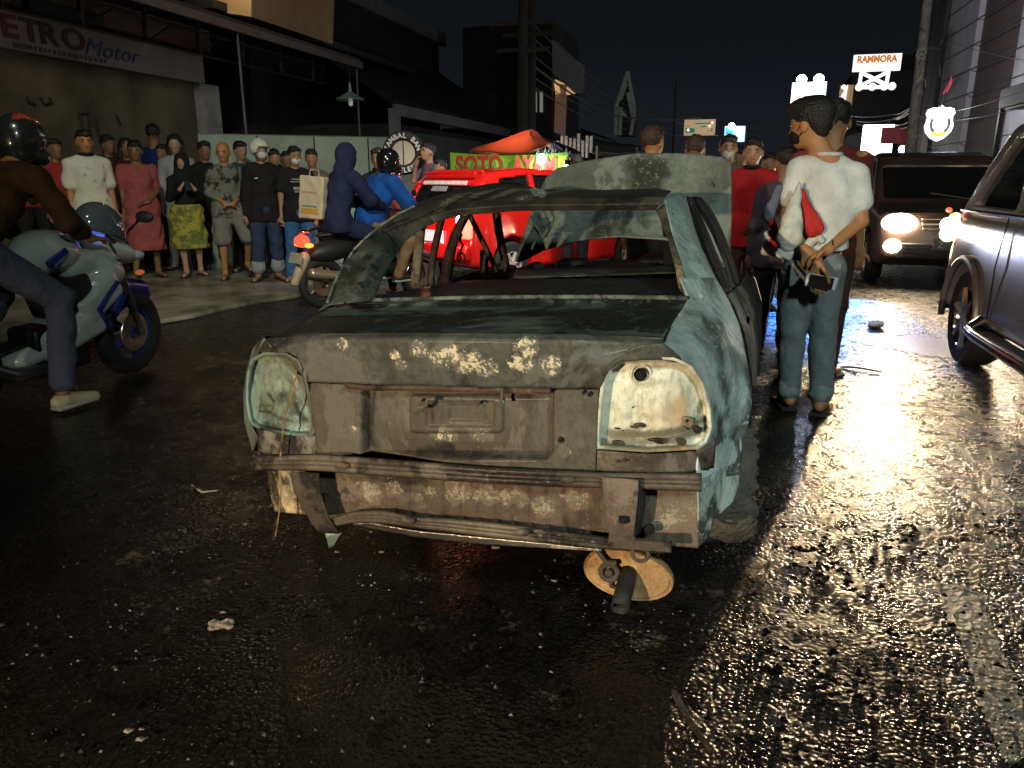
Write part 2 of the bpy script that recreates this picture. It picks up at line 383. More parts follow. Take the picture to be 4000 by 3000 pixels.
# worn paint: cracked pale patch on the right, crossing line near the oncoming car
def cracked():
    m = mat('cracked_patch_paint', (0.15, 0.15, 0.115), 0.4, 0, 0.55, 5, 0.6, 60); t = m.node_tree; b = t.nodes['Principled BSDF']; L = t.links.new
    src = b.inputs['Base Color'].links[0].from_socket; g = nd(t, 'ShaderNodeNewGeometry')
    n = nd(t, 'ShaderNodeTexNoise'); n.inputs['Scale'].default_value = 9; n.inputs['Detail'].default_value = 6; L(g.outputs['Position'], n.inputs['Vector'])
    vm = nd(t, 'ShaderNodeVectorMath', operation='ADD'); vs_ = nd(t, 'ShaderNodeVectorMath', operation='SCALE'); vs_.inputs['Scale'].default_value = .12
    L(n.outputs['Color'], vs_.inputs[0]); L(g.outputs['Position'], vm.inputs[0]); L(vs_.outputs[0], vm.inputs[1])
    v = nd(t, 'ShaderNodeTexVoronoi', feature='DISTANCE_TO_EDGE'); v.inputs['Scale'].default_value = 7.5; L(vm.outputs[0], v.inputs['Vector'])
    r = nd(t, 'ShaderNodeMapRange'); r.inputs[1].default_value = .012; r.inputs[2].default_value = .05; L(v.outputs['Distance'], r.inputs[0])
    n2 = nd(t, 'ShaderNodeTexNoise'); n2.inputs['Scale'].default_value = 22; n2.inputs['Detail'].default_value = 8; n2.inputs['Roughness'].default_value = .75; L(g.outputs['Position'], n2.inputs['Vector'])
    r2 = nd(t, 'ShaderNodeMapRange'); r2.inputs[1].default_value = .40; r2.inputs[2].default_value = .52; L(n2.outputs['Fac'], r2.inputs[0])
    mu = nd(t, 'ShaderNodeMath', operation='MULTIPLY'); L(r.outputs[0], mu.inputs[0]); L(r2.outputs[0], mu.inputs[1])
    x = nd(t, 'ShaderNodeMix', data_type='RGBA'); x.inputs['A'].default_value = (.02, .018, .016, 1); L(src, x.inputs['B']); L(mu.outputs[0], x.inputs['Factor']); L(x.outputs['Result'], b.inputs['Base Color'])
    return m
crk = cracked()
def ribbon(name, pts, m, z=0.012, kind='structure'):
    vs = []; fs = []
    K = 24; M_ = 8; rsr = random.Random(2)
    for i in range(len(pts)-1):
        for k in range(K if i < len(pts)-2 else K+1):
            f = k/K; a = [pts[i][0][q_]+(pts[i+1][0][q_]-pts[i][0][q_])*f for q_ in (0, 1)]; c_ = [pts[i][1][q_]+(pts[i+1][1][q_]-pts[i][1][q_])*f for q_ in (0, 1)]
            j0, j1 = rsr.uniform(-.06, .06), 1+rsr.uniform(-.06, .06)
            for m2 in range(M_+1):
                g_ = j0+(j1-j0)*m2/M_; x_, y_ = a[0]+(c_[0]-a[0])*g_, a[1]+(c_[1]-a[1])*g_; vs.append((x_, y_, rz_(x_, y_)+.0035))
    n_ = len(vs)//(M_+1)
    for i in range(n_-1):
        for m2 in range(M_): k = i*(M_+1)+m2; fs.append((k, k+1, k+M_+2, k+M_+1))
    return tag(mobj(name, vs, fs, m, smooth=False), kind=kind)
px = [((2030, 1262), (2068, 1262)), ((2045, 1330), (2125, 1290)), ((2085, 1400), (2150, 1370)), ((2110, 1500), (2190, 1450)), ((2150, 1600), (2212, 1530)), ((2180, 1659), (2260, 1600))]
ribbon('road_paint_worn', [((G(*a).x, G(*a).y), (G(*b_).x, G(*b_).y)) for a, b_ in px], crk, 0.011)
px = [((1842, 737), (1850, 722)), ((1900, 752), (1915, 722)), ((1990, 765), (2000, 728)), ((2075, 778), (2085, 734)), ((2140, 790), (2160, 745))]
ribbon('road_paint_line', [((G(*a).x, G(*a).y), (G(*b_).x, G(*b_).y)) for a, b_ in px], mat('worn_line_paint', (0.11, 0.095, 0.08), 0.4, 0, .6, 30, .6, 60), 0.012)
# ------------------------------------------------------------------ left side buildings
conc = mat('grimy_plaster', (0.12, 0.10, 0.068), 0.85, 0, 0.55, 1.2, 0.2, 20)
sgnw = mat('grimy_sign_white', (0.27, 0.25, 0.26), 0.7, 0, 0.30, 1.4)
dark = mat('dark_metal_sheet', (0.018, 0.017, 0.018), 0.6, 0, 0.4, 3)
dwall = mat('unlit_wall', (0.035, 0.034, 0.037), 0.85, 0, 0.35, 1.2)
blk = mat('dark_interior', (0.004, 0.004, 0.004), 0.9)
sh = thing('shop_building', 'tan walled motorcycle shop with a long white sign band at upper left', 'building', (-9.5, 8, 0))
def L_(p, o): return Vector(p)-o.location
XW = -9.5
m1 = MB().box((-1.5, -1.0, 1.5), (3.0, 12, 3.0)); m1.build('wall', conc, sh, 0)
sg = MB().box((0.06, -1.0, 3.27), (0.14, 11.6, 0.52)).build('sign_board', sgnw, sh, 0, 0.01)
MB().box((0.02, 4.9, 1.5), (0.24, 0.55, 3.02)).build('pillar', mat('pillar_paint', (.30, .29, .31), .8, 0, .4, 2), sh, 0, 0.01)
MB().box((0.02, -1, 3.75), (0.3, 12, 0.38)).build('fascia', mat('fascia_brown', (.13, .10, .09), .8, 0, .4, 2), sh, 0)
# sign lettering along +Y on the +X face: rot so that text reads from the street
TR = (R(90), 0, R(90))
red = mat('letter_dark_red', (0.14, 0.02, 0.035), .6); brn = mat('letter_brown', (0.06, 0.028, 0.02), .6); blu = mat('letter_blue', (0.05, 0.08, 0.22), .6); grn = mat('letter_green_grey', (0.06, 0.08, 0.10), .6)
ya = atX(14, 80, XW+.14).y
for ch, u, mm in (('E', 8, red), ('T', 50, brn), ('R', 88, brn), ('O', 136, brn)):
    p = atX(u, 100, XW+.14)
    text('letter', ch, 0.40, mm, sg, (0.135, p.y-8, 3.165), TR, 0.006, 1.35, bold=0.012)
p = atX(-62, 100, XW+.14); text('letter', 'M', 0.40, red, sg, (0.135, p.y-8, 3.165), TR, 0.006, 1.2, bold=0.012)
text('lettering', 'Motor', 0.34, blu, sg, (0.135, atX(184, 130, XW+.14).y-8, 3.13), TR, 0.006, 1.25, shear=0.4)
rs = random.Random(3)
mbm = MB(); y = atX(34, 110, XW+.14).y-8; ye = atX(232, 130, XW+.14).y-8
while y < ye:
    ww = rs.uniform(.03, .06); mbm.box((0.137, y, 3.075), (0.004, ww, rs.uniform(.045, .07))); y += ww+rs.uniform(.012, .05)
mbm.build('small_lettering', grn, sg, 0)
MB().box((0.2, (atX(50, 60, XW+.14).y+atX(212, 60, XW+.14).y)/2-8, 3.62), (0.16, atX(212, 90, XW+.2).y-atX(50, 60, XW+.2).y, 0.17)).build('shade_roll', mat('green_black_tarp', (.012, .022, .018), .8), sh, 0)
# graffiti strokes on the tan wall
gm = mat('spray_paint_dark', (0.03, 0.03, 0.035), .8)
def gstroke(pts, r=0.022):
    MB().tube([L_(atX(u, v, XW+.02), sh) for u, v in pts], r, 5).build('graffiti_stroke', gm, sh)
gstroke([(172, 248), (180, 290)]); gstroke([(170, 247), (190, 243), (194, 262), (192, 282)]); gstroke([(207, 252), (213, 292)])
gstroke([(252, 250), (262, 270)]); gstroke([(213, 292), (222, 316), (245, 318)]); gstroke([(58, 208), (62, 222), (75, 225)]); gstroke([(88, 212), (96, 226), (112, 222), (108, 210)])
# canopy of dark sheets on a light truss, running along the shops
cn = thing('canopy', 'dark sheet metal awning on a thin truss above the shop fronts', 'canopy', (-8.6, 9.4, 3.7))
vs = [(-1.0, -8, .42), (1.05, -8, -.02), (1.05, 6.1, -.02), (-1.0, 6.1, .42)]
MB().prism(vs, (0, 0, 0.05)).build('roof_sheet', mat('awning_sheet', (.055, .045, .04), .65, 0, .4, 4, .4, 12), cn, 0)
MB().box((1.08, -1, -.10), (0.06, 14.2, .12)).build('edge_beam', mat('edge_beam_paint', (.12, .09, .08), .6, 0, .3, 3), cn, 0)
tm = MB()
for zz in (-.28, -.62): tm.tube([(.2, -8, zz+.2), (.2, 6.1, zz+.2)], .022, 6)
for i in range(12):
    y = -7.6+i*1.2; tm.tube([(.2, y, -.42), (.2, y+.02, .12)], .035, 6); tm.tube([(.2, y, -.42), (.2, y+.6, -.08)], .016, 5)
    tm.tube([(-.95, y, .30), (1.05, y, -.06)], .025, 6)
tm.build('truss', dark, cn)
for yy in (1.9, 6.0):
    MB().tube([(1.0, yy, -.1), (1.0, yy, -3.7)], .022, 8).build('post', mat('grey_post', (.10, .10, .10), .5), cn)
# dark open workshop behind the canopy
wk = thing('workshop_building', 'unlit open workshop behind the metal awning, all black inside', 'building', (-11.5, 17, 0))
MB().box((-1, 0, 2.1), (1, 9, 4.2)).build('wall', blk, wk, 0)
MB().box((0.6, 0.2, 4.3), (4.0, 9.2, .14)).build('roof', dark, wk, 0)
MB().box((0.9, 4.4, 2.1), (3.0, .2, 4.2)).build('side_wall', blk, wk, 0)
# upper storey slab seen over the awning
up = thing('flat_roof_building', 'low flat roofed building with a pale concrete edge above the awning', 'building', (-13, 22, 0))
MB().box((0, 0, 3.2), (5, 12, 6.4)).build('wall', dwall, up, 0)
MB().box((2.62, 0, 6.2), (.3, 12.2, .42)).build('roof_edge', mat('pale_edge', (.22, .23, .25), .8, 0, .3, 3), up, 0)
# tan block above left
tb = thing('upper_block', 'small tan lit wall rising above the awning at the top left', 'building', atY(500, 20, 13))
o0 = Vector(tb.location)
MB().prism([atY(u_, v_, 13)-o0 for u_, v_ in ((436, -120), (543, -120), (543, 36), (436, 20))][::-1], (0, 3, 0)).build('wall', mat('tan_lit_wall', (.50, .36, .20), .8, 0, .2, 2), tb, 0)
lamp('added_wall_lamp', 'POINT', atY(470, -90, 12.2), 30, (1, .75, .45), size=.1)  # unseen lamp, added to light the tan block
# pendant enamel lamp
pl = thing('pendant_lamp', 'small green enamel shaded lamp hanging dark under the awning', 'lamp', atY(757, 214, 12.5))
MB().lathe([(.0, .28), (.02, .26), (.03, .12), (.07, .10), (.24, .0), (.245, -.015), (.06, .07), (.0, .09)], n=20).build('lamp_shade', mat('enamel_green', (.12, .22, .19), .35, 0, .2, 5), pl)
MB().lathe([(.0, -.12), (.035, -.10), (.04, -.03), (.03, .03)], n=12).build('bulb', mat('dull_bulb', (.7, .72, .68), .3, emit=(.7, .8, .75), estr=.12), pl)
MB().tube([(0, 0, .27), (0, 0, .9)], .006, 5).build('cord', dark, pl)
# green-grey fence wall behind the crowd
A, B = G(425, 290, 1.95), G(905, 299, 1.95); d = (B-A); ln = d.length; ang = math.atan2(d.y, d.x)
fw = thing('fence_wall', 'pale green sheet fence behind the crowd with faint scrawled writing', 'fence', (A.x, A.y, 0), ang)
fmat = mat('fence_sheet_green', (.24, .31, .26), .6, 0, .28, 1.6, .15, 14)
np_ = 4
for i in range(np_):
    x0, x1 = ln*i/np_, ln*(i+1)/np_
    MB().box(((x0+x1)/2, 0, .99), (x1-x0-.02, .05, 1.92)).build('panel', fmat, fw, 0, .004)
MB().tube([(0, .04, 1.95), (ln, .04, 1.95)], .02, 6).build('top_rail', mat('fence_rail', (.14, .16, .15), .6), fw)
wr = MB(); rs = random.Random(5)
for (u0, v0, n_) in ((600, 318, 5), (628, 330, 8), (560, 345, 4)):
    p0 = G(u0, v0, 1.6)-Vector((A.x, A.y, 0)); x0 = math.hypot(p0.x, p0.y)*1.0
    for k in range(n_):
        xx = x0+k*.13; z0 = 1.72 if v0 < 325 else 1.5
        wr.tube([(xx, -.03, z0), (xx+.03, -.03, z0+rs.uniform(.05, .14)), (xx+.06, -.03, z0-.02), (xx+.1, -.03, z0+rs.uniform(0, .1))], .009, 4)
wr.build('scrawl', mat('scrawl_paint', (.10, .15, .12), .8), fw)
# tyre sign
Tc = atY(872, 330, 10.6)
ts = thing('tyre_sign', 'old tyre hung on the fence with white lettering TAMBAL BAN TUBELESS', 'sign', Tc, R(14))
MB().torus((0, 0, 0), .235, .075, 'y', 40, 12, .8).build('tyre', mat('old_tyre', (.02, .02, .02), .7, 0, .3, 10, .4, 60), ts)
MB().lathe([(0, .02), (.17, .02), (.17, -.02), (0, -.02)], 'y', n=30).build('disc', mat('tyre_disc', (.42, .40, .30), .7, 0, .2, 4), ts)
MB().tube([(0, -.03, -.16), (0, -.03, .16)], .008, 5).build('rod', dark, ts)
tw = mat('tyre_letter_white', (.62, .62, .58), .6)
def arc(s_, r, a0, step, top=True):
    for i, chh in enumerate(s_):
        if chh == ' ': continue
        a = R(a0+(-step if top else step)*i)
        rot = Euler((R(90), 0, 0)).to_matrix()
        M = Matrix.Rotation(-(a-R(90)) if top else -(a+R(90)), 3, 'Y')
        o = text('letter', chh, .095, tw, ts, (r*math.cos(a), -.075, r*math.sin(a)), (M@rot).to_euler(), .002, 1.0, 'CENTER', bold=.003)
arc('TAMBAL BAN', .205, 165, 16.5, True); arc('TUBELESS', .275, 220, 14, False)
# low house with white gutter
lh = thing('low_house', 'single storey house with dark sloping roof and white gutter', 'house', (-10.5, 23, 0))
MB().box((0, 0, 1.3), (5.5, 11, 2.6)).build('wall', dwall, lh, 0)
MB().prism([(2.9, -5.7, 2.95), (2.9, 6, 2.95), (-1.2, 6, 5.6), (-1.2, -5.7, 5.6)], (0, 0, .15)).build('roof', mat('dark_tiles', (.016, .016, .018), .8, 0, .4, 8), lh, 0)
MB().box((2.95, .1, 2.87), (.14, 11.8, .26)).build('gutter', mat('gutter_white', (.26, .255, .29), .6, 0, .2, 3), lh, 0, .01)
MB().box((2.9, -5.75, 2.45), (.2, .25, .9)).build('gutter_end', mat('gutter_white', (.5,)*3), lh, 0)
MB().box((2.80, -1.5, 1.3), (.06, 5.4, 2.3)).build('shutter', mat('grey_shutter', (.10, .11, .13), .6, 0, .3, 2), lh, 0)
# tall dark house with white slanted fascia, lit underneath
th = thing('tall_building', 'tall unlit building ending in a white slanted fascia with lit underside', 'building', atY(1160, 290, 27)*1.0)
th.location.z = 0; o0 = th.location.copy()
def q(u, v, Y): return atY(u, v, Y)-o0
MB().prism([q(1000, 60, 27), q(1192, 40, 27), q(1192, 300, 27), q(1000, 300, 27)][::-1], (0, 5, 0)).build('wall', mat('night_wall', (.030, .030, .036), .85, 0, .3, .8), th, 0)
MB().prism([q(1192, 86, 26.5), q(1236, 128, 27.5), q(1251, 138, 28.5), q(1251, 197, 28.5), q(1240, 200, 28), q(1194, 158, 26.5)], (.1, .5, 0)).build('fascia', mat('fascia_pale', (.30, .30, .31), .8, 0, .15, .8), th, 0)
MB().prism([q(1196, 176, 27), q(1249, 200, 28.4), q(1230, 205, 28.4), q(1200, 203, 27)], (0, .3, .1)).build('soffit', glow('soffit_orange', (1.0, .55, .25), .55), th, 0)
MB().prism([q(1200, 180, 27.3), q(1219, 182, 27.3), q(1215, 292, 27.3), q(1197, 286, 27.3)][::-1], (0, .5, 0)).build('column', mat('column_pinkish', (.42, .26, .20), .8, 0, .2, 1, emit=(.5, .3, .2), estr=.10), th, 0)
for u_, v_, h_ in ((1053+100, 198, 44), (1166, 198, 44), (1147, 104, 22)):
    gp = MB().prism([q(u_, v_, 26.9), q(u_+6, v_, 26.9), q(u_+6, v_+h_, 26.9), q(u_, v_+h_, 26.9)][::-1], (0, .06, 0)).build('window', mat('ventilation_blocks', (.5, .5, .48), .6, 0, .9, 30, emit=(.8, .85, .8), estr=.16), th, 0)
# gable ornament: a steep white framed spire front
sp = thing('spire_gable', 'slim steep gable with white edges over a narrow roofed gate', 'building', atY(1350, 290, 36)); sp.location.z = 0; o0 = sp.location.copy()
wfr = mat('spire_white', (.40, .43, .40), .7, 0, .3, 1, emit=(.5, .6, .5), estr=.03)
mb = MB(); Y_ = 36
for a_, b_ in (((1356, 155), (1331, 230)), ((1356, 155), (1371, 240)), ((1331, 230), (1330, 292)), ((1371, 240), (1362, 292)), ((1331, 230), (1352, 252)), ((1352, 180), (1340, 215)), ((1356, 200), (1366, 250)), ((1341, 232), (1339, 292))):
    mb.tube([q(*a_, Y_), q(*b_, Y_)], .09, 6)
mb.build('frame', wfr, sp)
MB().prism([q(1356, 160, Y_+.4), q(1333, 228, Y_+.4), q(1333, 292, Y_+.4), q(1368, 292, Y_+.4), q(1370, 238, Y_+.4)], (0, 1.5, 0)).build('wall', mat('spire_wall', (.06, .065, .06), .8), sp, 0)
# dark mass of roofs between
rf = thing('row_of_shophouses', 'row of low unlit shophouses receding along the left side of the street', 'building', (-9.5, 50, 0))
mb = MB(); rs = random.Random(9)
for i in range(9):
    y = -18+i*4.3; h = rs.uniform(2.6, 4.0); mb.box((0, y, h/2), (3+rs.uniform(0, 1), 4.2, h)); mb.prism([(1.6, y-2.1, h), (3.0, y-2.1, h-.5), (3.0, y+2.0, h-.5), (1.6, y+2.0, h)], (0, 0, .1))
mb.build('wall', mat('night_wall_b', (.05, .055, .065), .85, 0, .5, .5), rf, 0)
# food stall: orange tarp canopy, banner SOTO AYAM, bulbs
st = thing('food_stall', 'street food stall with orange tarpaulin tent roof glowing from below', 'food stall', atY(1110, 330, 14)); st.location.z = 0; o0 = st.location.copy()
def tarp(name, cor, m, parent, sag=.05, n=8):
    a, b_, c_, d_ = [Vector(x) for x in cor]; vs = []; fs = []
    for i in range(n+1):
        for j in range(n+1):
            s_, t_ = i/n, j/n; p = (a*(1-s_)+b_*s_)*(1-t_)+(d_*(1-s_)+c_*s_)*t_
            p = p-Vector((0, 0, 1))*sag*math.sin(math.pi*s_)*math.sin(math.pi*t_)*4+Vector((0, 0, .012*math.sin(9*s_+5*t_))); vs.append(p)
    for i in range(n):
        for j in range(n): fs.append((i*(n+1)+j, i*(n+1)+j+1, (i+1)*(n+1)+j+1, (i+1)*(n+1)+j))
    o = mobj(name, vs, fs, m, parent); md = o.modifiers.new('s', 'SOLIDIFY'); md.thickness = .006
    return o
orm = mat('tarp_orange', (.85, .33, .20), .6, 0, .15, 3); orm.node_tree.nodes['Principled BSDF'].inputs['Emission Color'].default_value = (1, .22, .10, 1)
orm.node_tree.nodes['Principled BSDF'].inputs['Emission Strength'].default_value = .0
def transl(m, w=.6):
    t = m.node_tree; b = t.nodes['Principled BSDF']; out = t.nodes['Material Output']; tr = nd(t, 'ShaderNodeBsdfTranslucent'); mxn = nd(t, 'ShaderNodeMixShader'); mxn.inputs[0].default_value = w
    s_ = b.inputs['Base Color'].links[0].from_socket; t.links.new(s_, tr.inputs[0]); t.links.new(b.outputs[0], mxn.inputs[1]); t.links.new(tr.outputs[0], mxn.inputs[2]); t.links.new(mxn.outputs[0], out.inputs[0])
transl(orm)
tarp('tarp', [q(1012, 326, 13.6), q(1148, 279, 14.2), q(1152, 300, 16), q(1030, 331, 16)], orm, st)
tarp('tarp', [q(1148, 279, 14.2), q(1196, 308, 13.6), q(1140, 329, 13.4), q(1012, 327, 13.6)], orm, st)
blt = mat('tarp_navy', (.035, .03, .07), .6, 0, .3, 3)
tarp('tarp', [q(1150, 279, 14.3), q(1256, 330, 13.8), q(1235, 333, 13.4), q(1190, 306, 13.5)], blt, st)
tarp('tarp', [q(1236, 292, 16), q(1400, 318, 17), q(1370, 330, 15), q(1260, 328, 15)], mat('tarp_grey', (.10, .10, .11), .7), st)
pm = mat('stall_pole', (.20, .19, .16), .5)
for u_, v_, y_ in ((1146, 279, 14.1), (1198, 305, 13.7), (1290, 315, 14.5), (1375, 318, 16)):
    p = q(u_, v_, y_); MB().tube([p, (p.x, p.y, 0)], .022, 8).build('pole', pm, st)
MB().box(tuple(q(1160, 420, 14.6)), (3.0, .8, .9)).build('counter', mat('stall_counter', (.20, .22, .20), .5, 0, .3, 4), st, 0, .02)
mb = MB()
for i in range(9):
    p = q(1205+i*9, 322-(i % 3)*5, 14.8); mb.box(tuple(p), (.05, .05, .3+.1*(i % 2)))
mb.build('hanging_packets', mat('packets_pale', (.5, .5, .52), .5, 0, .6, 20), st, 0)
bn = thing('banner', 'yellow green cloth banner with red words SOTO AYAM', 'banner', atY(972, 329, 12.8))
BL = atY(972, 329, 12.8); BR = atY(1226, 341, 13.3); dd = BR-BL; a_ = math.atan2(dd.y, dd.x); bn.rotation_euler = (0, 0, a_); ln = math.hypot(dd.x, dd.y)
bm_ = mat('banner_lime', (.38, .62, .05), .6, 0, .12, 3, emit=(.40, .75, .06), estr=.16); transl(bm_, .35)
vs = []; fs = []; n = 40
for j in range(7):
    for i in range(n+1):
        s_ = i/n; vs.append((ln*s_, .02*math.sin(s_*18)+.01*math.sin(s_*31+j), -.05*math.sin(math.pi*s_)-(0.115)*j))
for j in range(6):
    for i in range(n): k = j*(n+1)+i; fs.append((k, k+1, k+n+2, k+n+1))
o = mobj('cloth', vs, fs, bm_, bn); md = o.modifiers.new('s', 'SOLIDIFY'); md.thickness = .004
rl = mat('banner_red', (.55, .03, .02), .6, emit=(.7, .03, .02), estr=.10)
def ub(u_): p = atY(u_, 340, 13.0); return (p-BL).length*1.0
hc = .40
text('lettering', 'SOTO', hc, rl, bn, (.10, -.085, -.06-hc*.71), (R(90), 0, 0), .004, 1.10, bold=.018, width=ln*.40)
text('lettering', 'AYAM', hc*1.05, rl, bn, (ln*.535, -.085, -.07-hc*.74), (R(90), 0, 0), .004, 1.10, bold=.018, width=ln*.37)
def bulb(u_, v_, Y_, r, s_, col, lab, E=20):
    b = thing('light_bulb', lab, 'light bulb', atY(u_, v_, Y_)); MB().ball((0, 0, 0), (r, r, r*1.15)).build('glass', glow('bulb_%g' % s_, col, s_), b)
    MB().tube([(0, 0, r), (0, 0, r+.08)], r*.4, 8).build('socket', dark, b)
    lamp('bulb_light', 'POINT', atY(u_, v_, Y_)+Vector((0, .15, 0)), E, col, size=.05)
bulb(1168, 272+.0, 13.0, .055, 40, (.85, 1, .95), 'bright white bulb hanging above the middle of the green banner', 55) if False else None
bulb(1169, 356-12, 12.7, .075, 40, (.85, 1, .93), 'bright white bulb hanging over the letters of the green banner', 16)
lamp('stall_lamp', 'POINT', atY(1120, 326, 14.6), 60, (1, .80, .62), size=.1)
bulb(1223, 365, 12.4, .06, 25, (.9, 1, .95), 'oval white lamp at the right end of the green banner', 25)
bulb(1505, 326, 18, .07, 25, (1, .85, .55), 'small warm bulb under the road sign beside a bald head', 20)
# ------------------------------------------------------------------ poles and cables
wood = mat('pole_concrete', (.06, .055, .05), .8, 0, .4, 5, .3, 20)
def pole(u_, vt, Y_, r, lab, base=None, arms=(), m=wood, name='utility_pole', ub_=None, zb=0):
    p = atY(u_, vt, Y_); pb = atY(ub_ if ub_ else u_, 300, Y_)
    t = thing(name, lab, 'pole', (p.x, p.y, 0))
    MB().tube([(pb.x-p.x, 0, zb), (0, 0, p.z)], [r*1.15, r*.8], 12).build('shaft', m, t)
    for zz, w_ in arms: MB().box((0, -.05, p.z-zz), (w_, .09, .1)).build('crossarm', m, t, 0)
    return t, p
pole(1131, -10, 19, .15, 'thick dark concrete pole left of the white slanted fascia', arms=((.6, 1.6), (1.2, 1.3)), ub_=1126)
pole(1150, -10, 20, .13, 'second dark pole just right of the thickest pole', arms=((.9, 1.5),), ub_=1146)
pole(1461, 172, 40, .06, 'thin far pole left of the tan road sign', ub_=1456)
pt, pp = pole(2006, -10, 26, .16, 'grey concrete utility pole tangled with cables beside the shield sign', arms=(), ub_=1972, m=mat('pole_lit', (.11, .095, .07), .8, 0, .5, 6, .4, 12))
MB().tube([tuple(atY(1985, 103, 26)-Vector(pt.location)), tuple(atY(2028, 103, 26)-Vector(pt.location)), tuple(atY(2036, 88, 26)-Vector(pt.location))], .06, 6).build('bracket', dark, pt)
MB().tube([tuple(atY(1985, 153, 26)-Vector(pt.location)), tuple(atY(2036, 153, 26)-Vector(pt.location))], .03, 6).build('bracket', dark, pt)
MB().tube([tuple(atY(2031, 140, 26)-Vector(pt.location)), tuple(atY(2031, 166, 26)-Vector(pt.location))], .04, 6).build('bracket', dark, pt)
cm = mat('cable_grey', (.30, .31, .30), .5, 0, .3, 5)
cmd = mat('cable_dark', (.05, .05, .05), .6)
def cable(pts, r=.02, m=cm, lab='', grp=None, sag=.0, n=14):
    P = [atY(*p) for p in pts]; out = []
    for i in range(len(P)-1):
        for k in range(n):
            s_ = k/n; out.append(P[i].lerp(P[i+1], s_)-Vector((0, 0, sag*4*s_*(1-s_))))
    out.append(P[-1]); o = MB().tube(out, r, 5).build('cable', m); tag(o, lab, 'cable', grp)
cl = 'cables strung from the dark poles to the far street'
for i, (v0, v1, ve, rr) in enumerate(((60, 200, 268, .012), (90, 215, 272, .012), (128, 232, 276, .014), (150, 250, 262, .03), (175, 255, 290, .014), (196, 275, 300, .012))):
    cable([(1150, v0-10, 20), (1330, v1, 32), (1440+i*22, ve-8, 44), (1560, ve, 70)], rr, cm, 'sagging overhead cable running from the dark poles over the spire gable', cl, sag=.15)
cable([(1560, 263, 60), (1700, 290, 40)], .02, cmd, 'thin dark cable low behind the standing heads', None, .2)
cr = 'cables drooping to the utility pole by the shield sign'
for i, (u0, v0, v1) in enumerate(((1835, 250, 232), (1850, 262, 240), (1850, 268, 258), (1890, 275, 225), (1910, 280, 262))):
    cable([(u0, v0, 48), (1930, (v0+v1)/2+6, 36), (1978, v1-10+i*3, 26)], .02+.008*(i % 2), cm, 'pale drooping cable reaching the tangled utility pole', cr, .1)
for i, (u0, v0, u1, v1) in enumerate(((1985, 250, 2200, 200), (1988, 262, 2212, 232), (1985, 60, 2212, 130), (1600, 262, 1850, 250))):
    cable([(u0, v0, 26), (u1, v1, 20)], .008, cmd, 'thin cable crossing the face of the right building', 'thin cables on the right', .1)
# tangle of cable loops on the pole
rs = random.Random(4)
for i in range(0):
    v0 = rs.uniform(95, 320); c0 = atY(1992-(v0/330)*14, v0, 25.8)-Vector(pt.location); a = rs.uniform(.15, .45)
    mb.tube([(c0.x-a*.4, c0.y, c0.z+a), (c0.x+rs.uniform(-.5, .1), c0.y-.15, c0.z), (c0.x+rs.uniform(-.2, .3), c0.y-.2, c0.z-a), (c0.x+rs.uniform(-.3, .5), c0.y-.1, c0.z-a*1.6)], rs.uniform(.012, .035), 6)
for i in range(9):
    v0 = rs.uniform(110, 320); c0 = atY(1992-(v0/330)*14, v0, 25.8)-Vector(pt.location); a = rs.uniform(.10, .30); e_ = rs.uniform(.5, 1.4)
    MB().tube([(c0.x+math.cos(k*.45)*a*.55+rs.uniform(-.01, .01), c0.y-.2, c0.z+math.sin(k*.45)*a*e_) for k in range(int(rs.uniform(8, 14)))], rs.uniform(.010, .022), 6).build('cable_loop', mat('cable_dull', (.13, .13, .12), .6), pt)
# ------------------------------------------------------------------ signs
def board(name, lab, cat, u0, v0, u1, v1, Y_, m, posts=True, rz=0, depth=.25):
    a, b_ = atY(u0, v0, Y_), atY(u1, v1, Y_); c_ = (a+b_)/2; W_, H_ = abs(b_.x-a.x), abs(a.z-b_.z)
    t = thing(name, lab, cat, (c_.x, c_.y, c_.z), rz)
    MB().box((0, 0, 0), (W_, depth, H_)).build('panel', m, t, 0, .02)
    if posts: MB().tube([(0, depth*.6, 0), (0, depth*.6, -c_.z)], max(.1, W_*.03), 8).build('post', dark, t)
    return t, W_, H_
bw = glow('billboard_white', (.86, .97, 1.0), 3.2)
t, W_, H_ = board('billboard', 'blinding white floodlit billboard behind the head of the man in white', 'billboard', 1712, 179, 1780, 235, 55, bw)
for s_ in (-.25, .25):
    MB().ball((W_*s_, -.3, H_/2+.15), (.32, .32, .3)).build('floodlight', glow('flood', (.9, .98, 1), 12), t)
t, W_, H_ = board('rooftop_sign', 'white rooftop sign on an X braced frame with faint orange letters', 'sign', 1845, 119, 1944, 152, 60, glow('sign_warm_white', (1, .96, .84), 1.15), False)
o_ = mat('sign_letter_orange', (.5, .14, .04), .5, emit=(.85, .28, .06), estr=.55)
text('lettering', 'RAMMORA', H_*.55, o_, t, (-W_*.43, -.16, H_*.02), (R(90), 0, 0), .01, 1.18, bold=.03, width=W_*.84)
fr = MB(); gw = glow('frame_lit', (.95, .98, .92), 1.1)
for a_, b_ in (((-.30, -.5), (-.32, -1.45)), ((.27, -.5), (.25, -1.45)), ((-.30, -1.35), (.27, -.55)), ((-.30, -.55), (.27, -1.35)), ((-.34, -1.45), (.34, -1.45))):
    fr.tube([(W_*a_[0], 0, H_*a_[1]), (W_*b_[0], 0, H_*b_[1])], .13, 6)
fr.build('frame', gw, t)
for s_ in (-.33, -.05, .2, .36): MB().ball((W_*s_, -.3, -H_*1.45), (.26, .2, .26)).build('spotlight', glow('frame_lit', (.95,)*3, 1), t)
t, W_, H_ = board('light_box', 'tall glowing white light box left of the maroon board', 'sign', 1866, 270, 1922, 350, 34, glow('box_white', (1, .99, .90), 4.0), False)
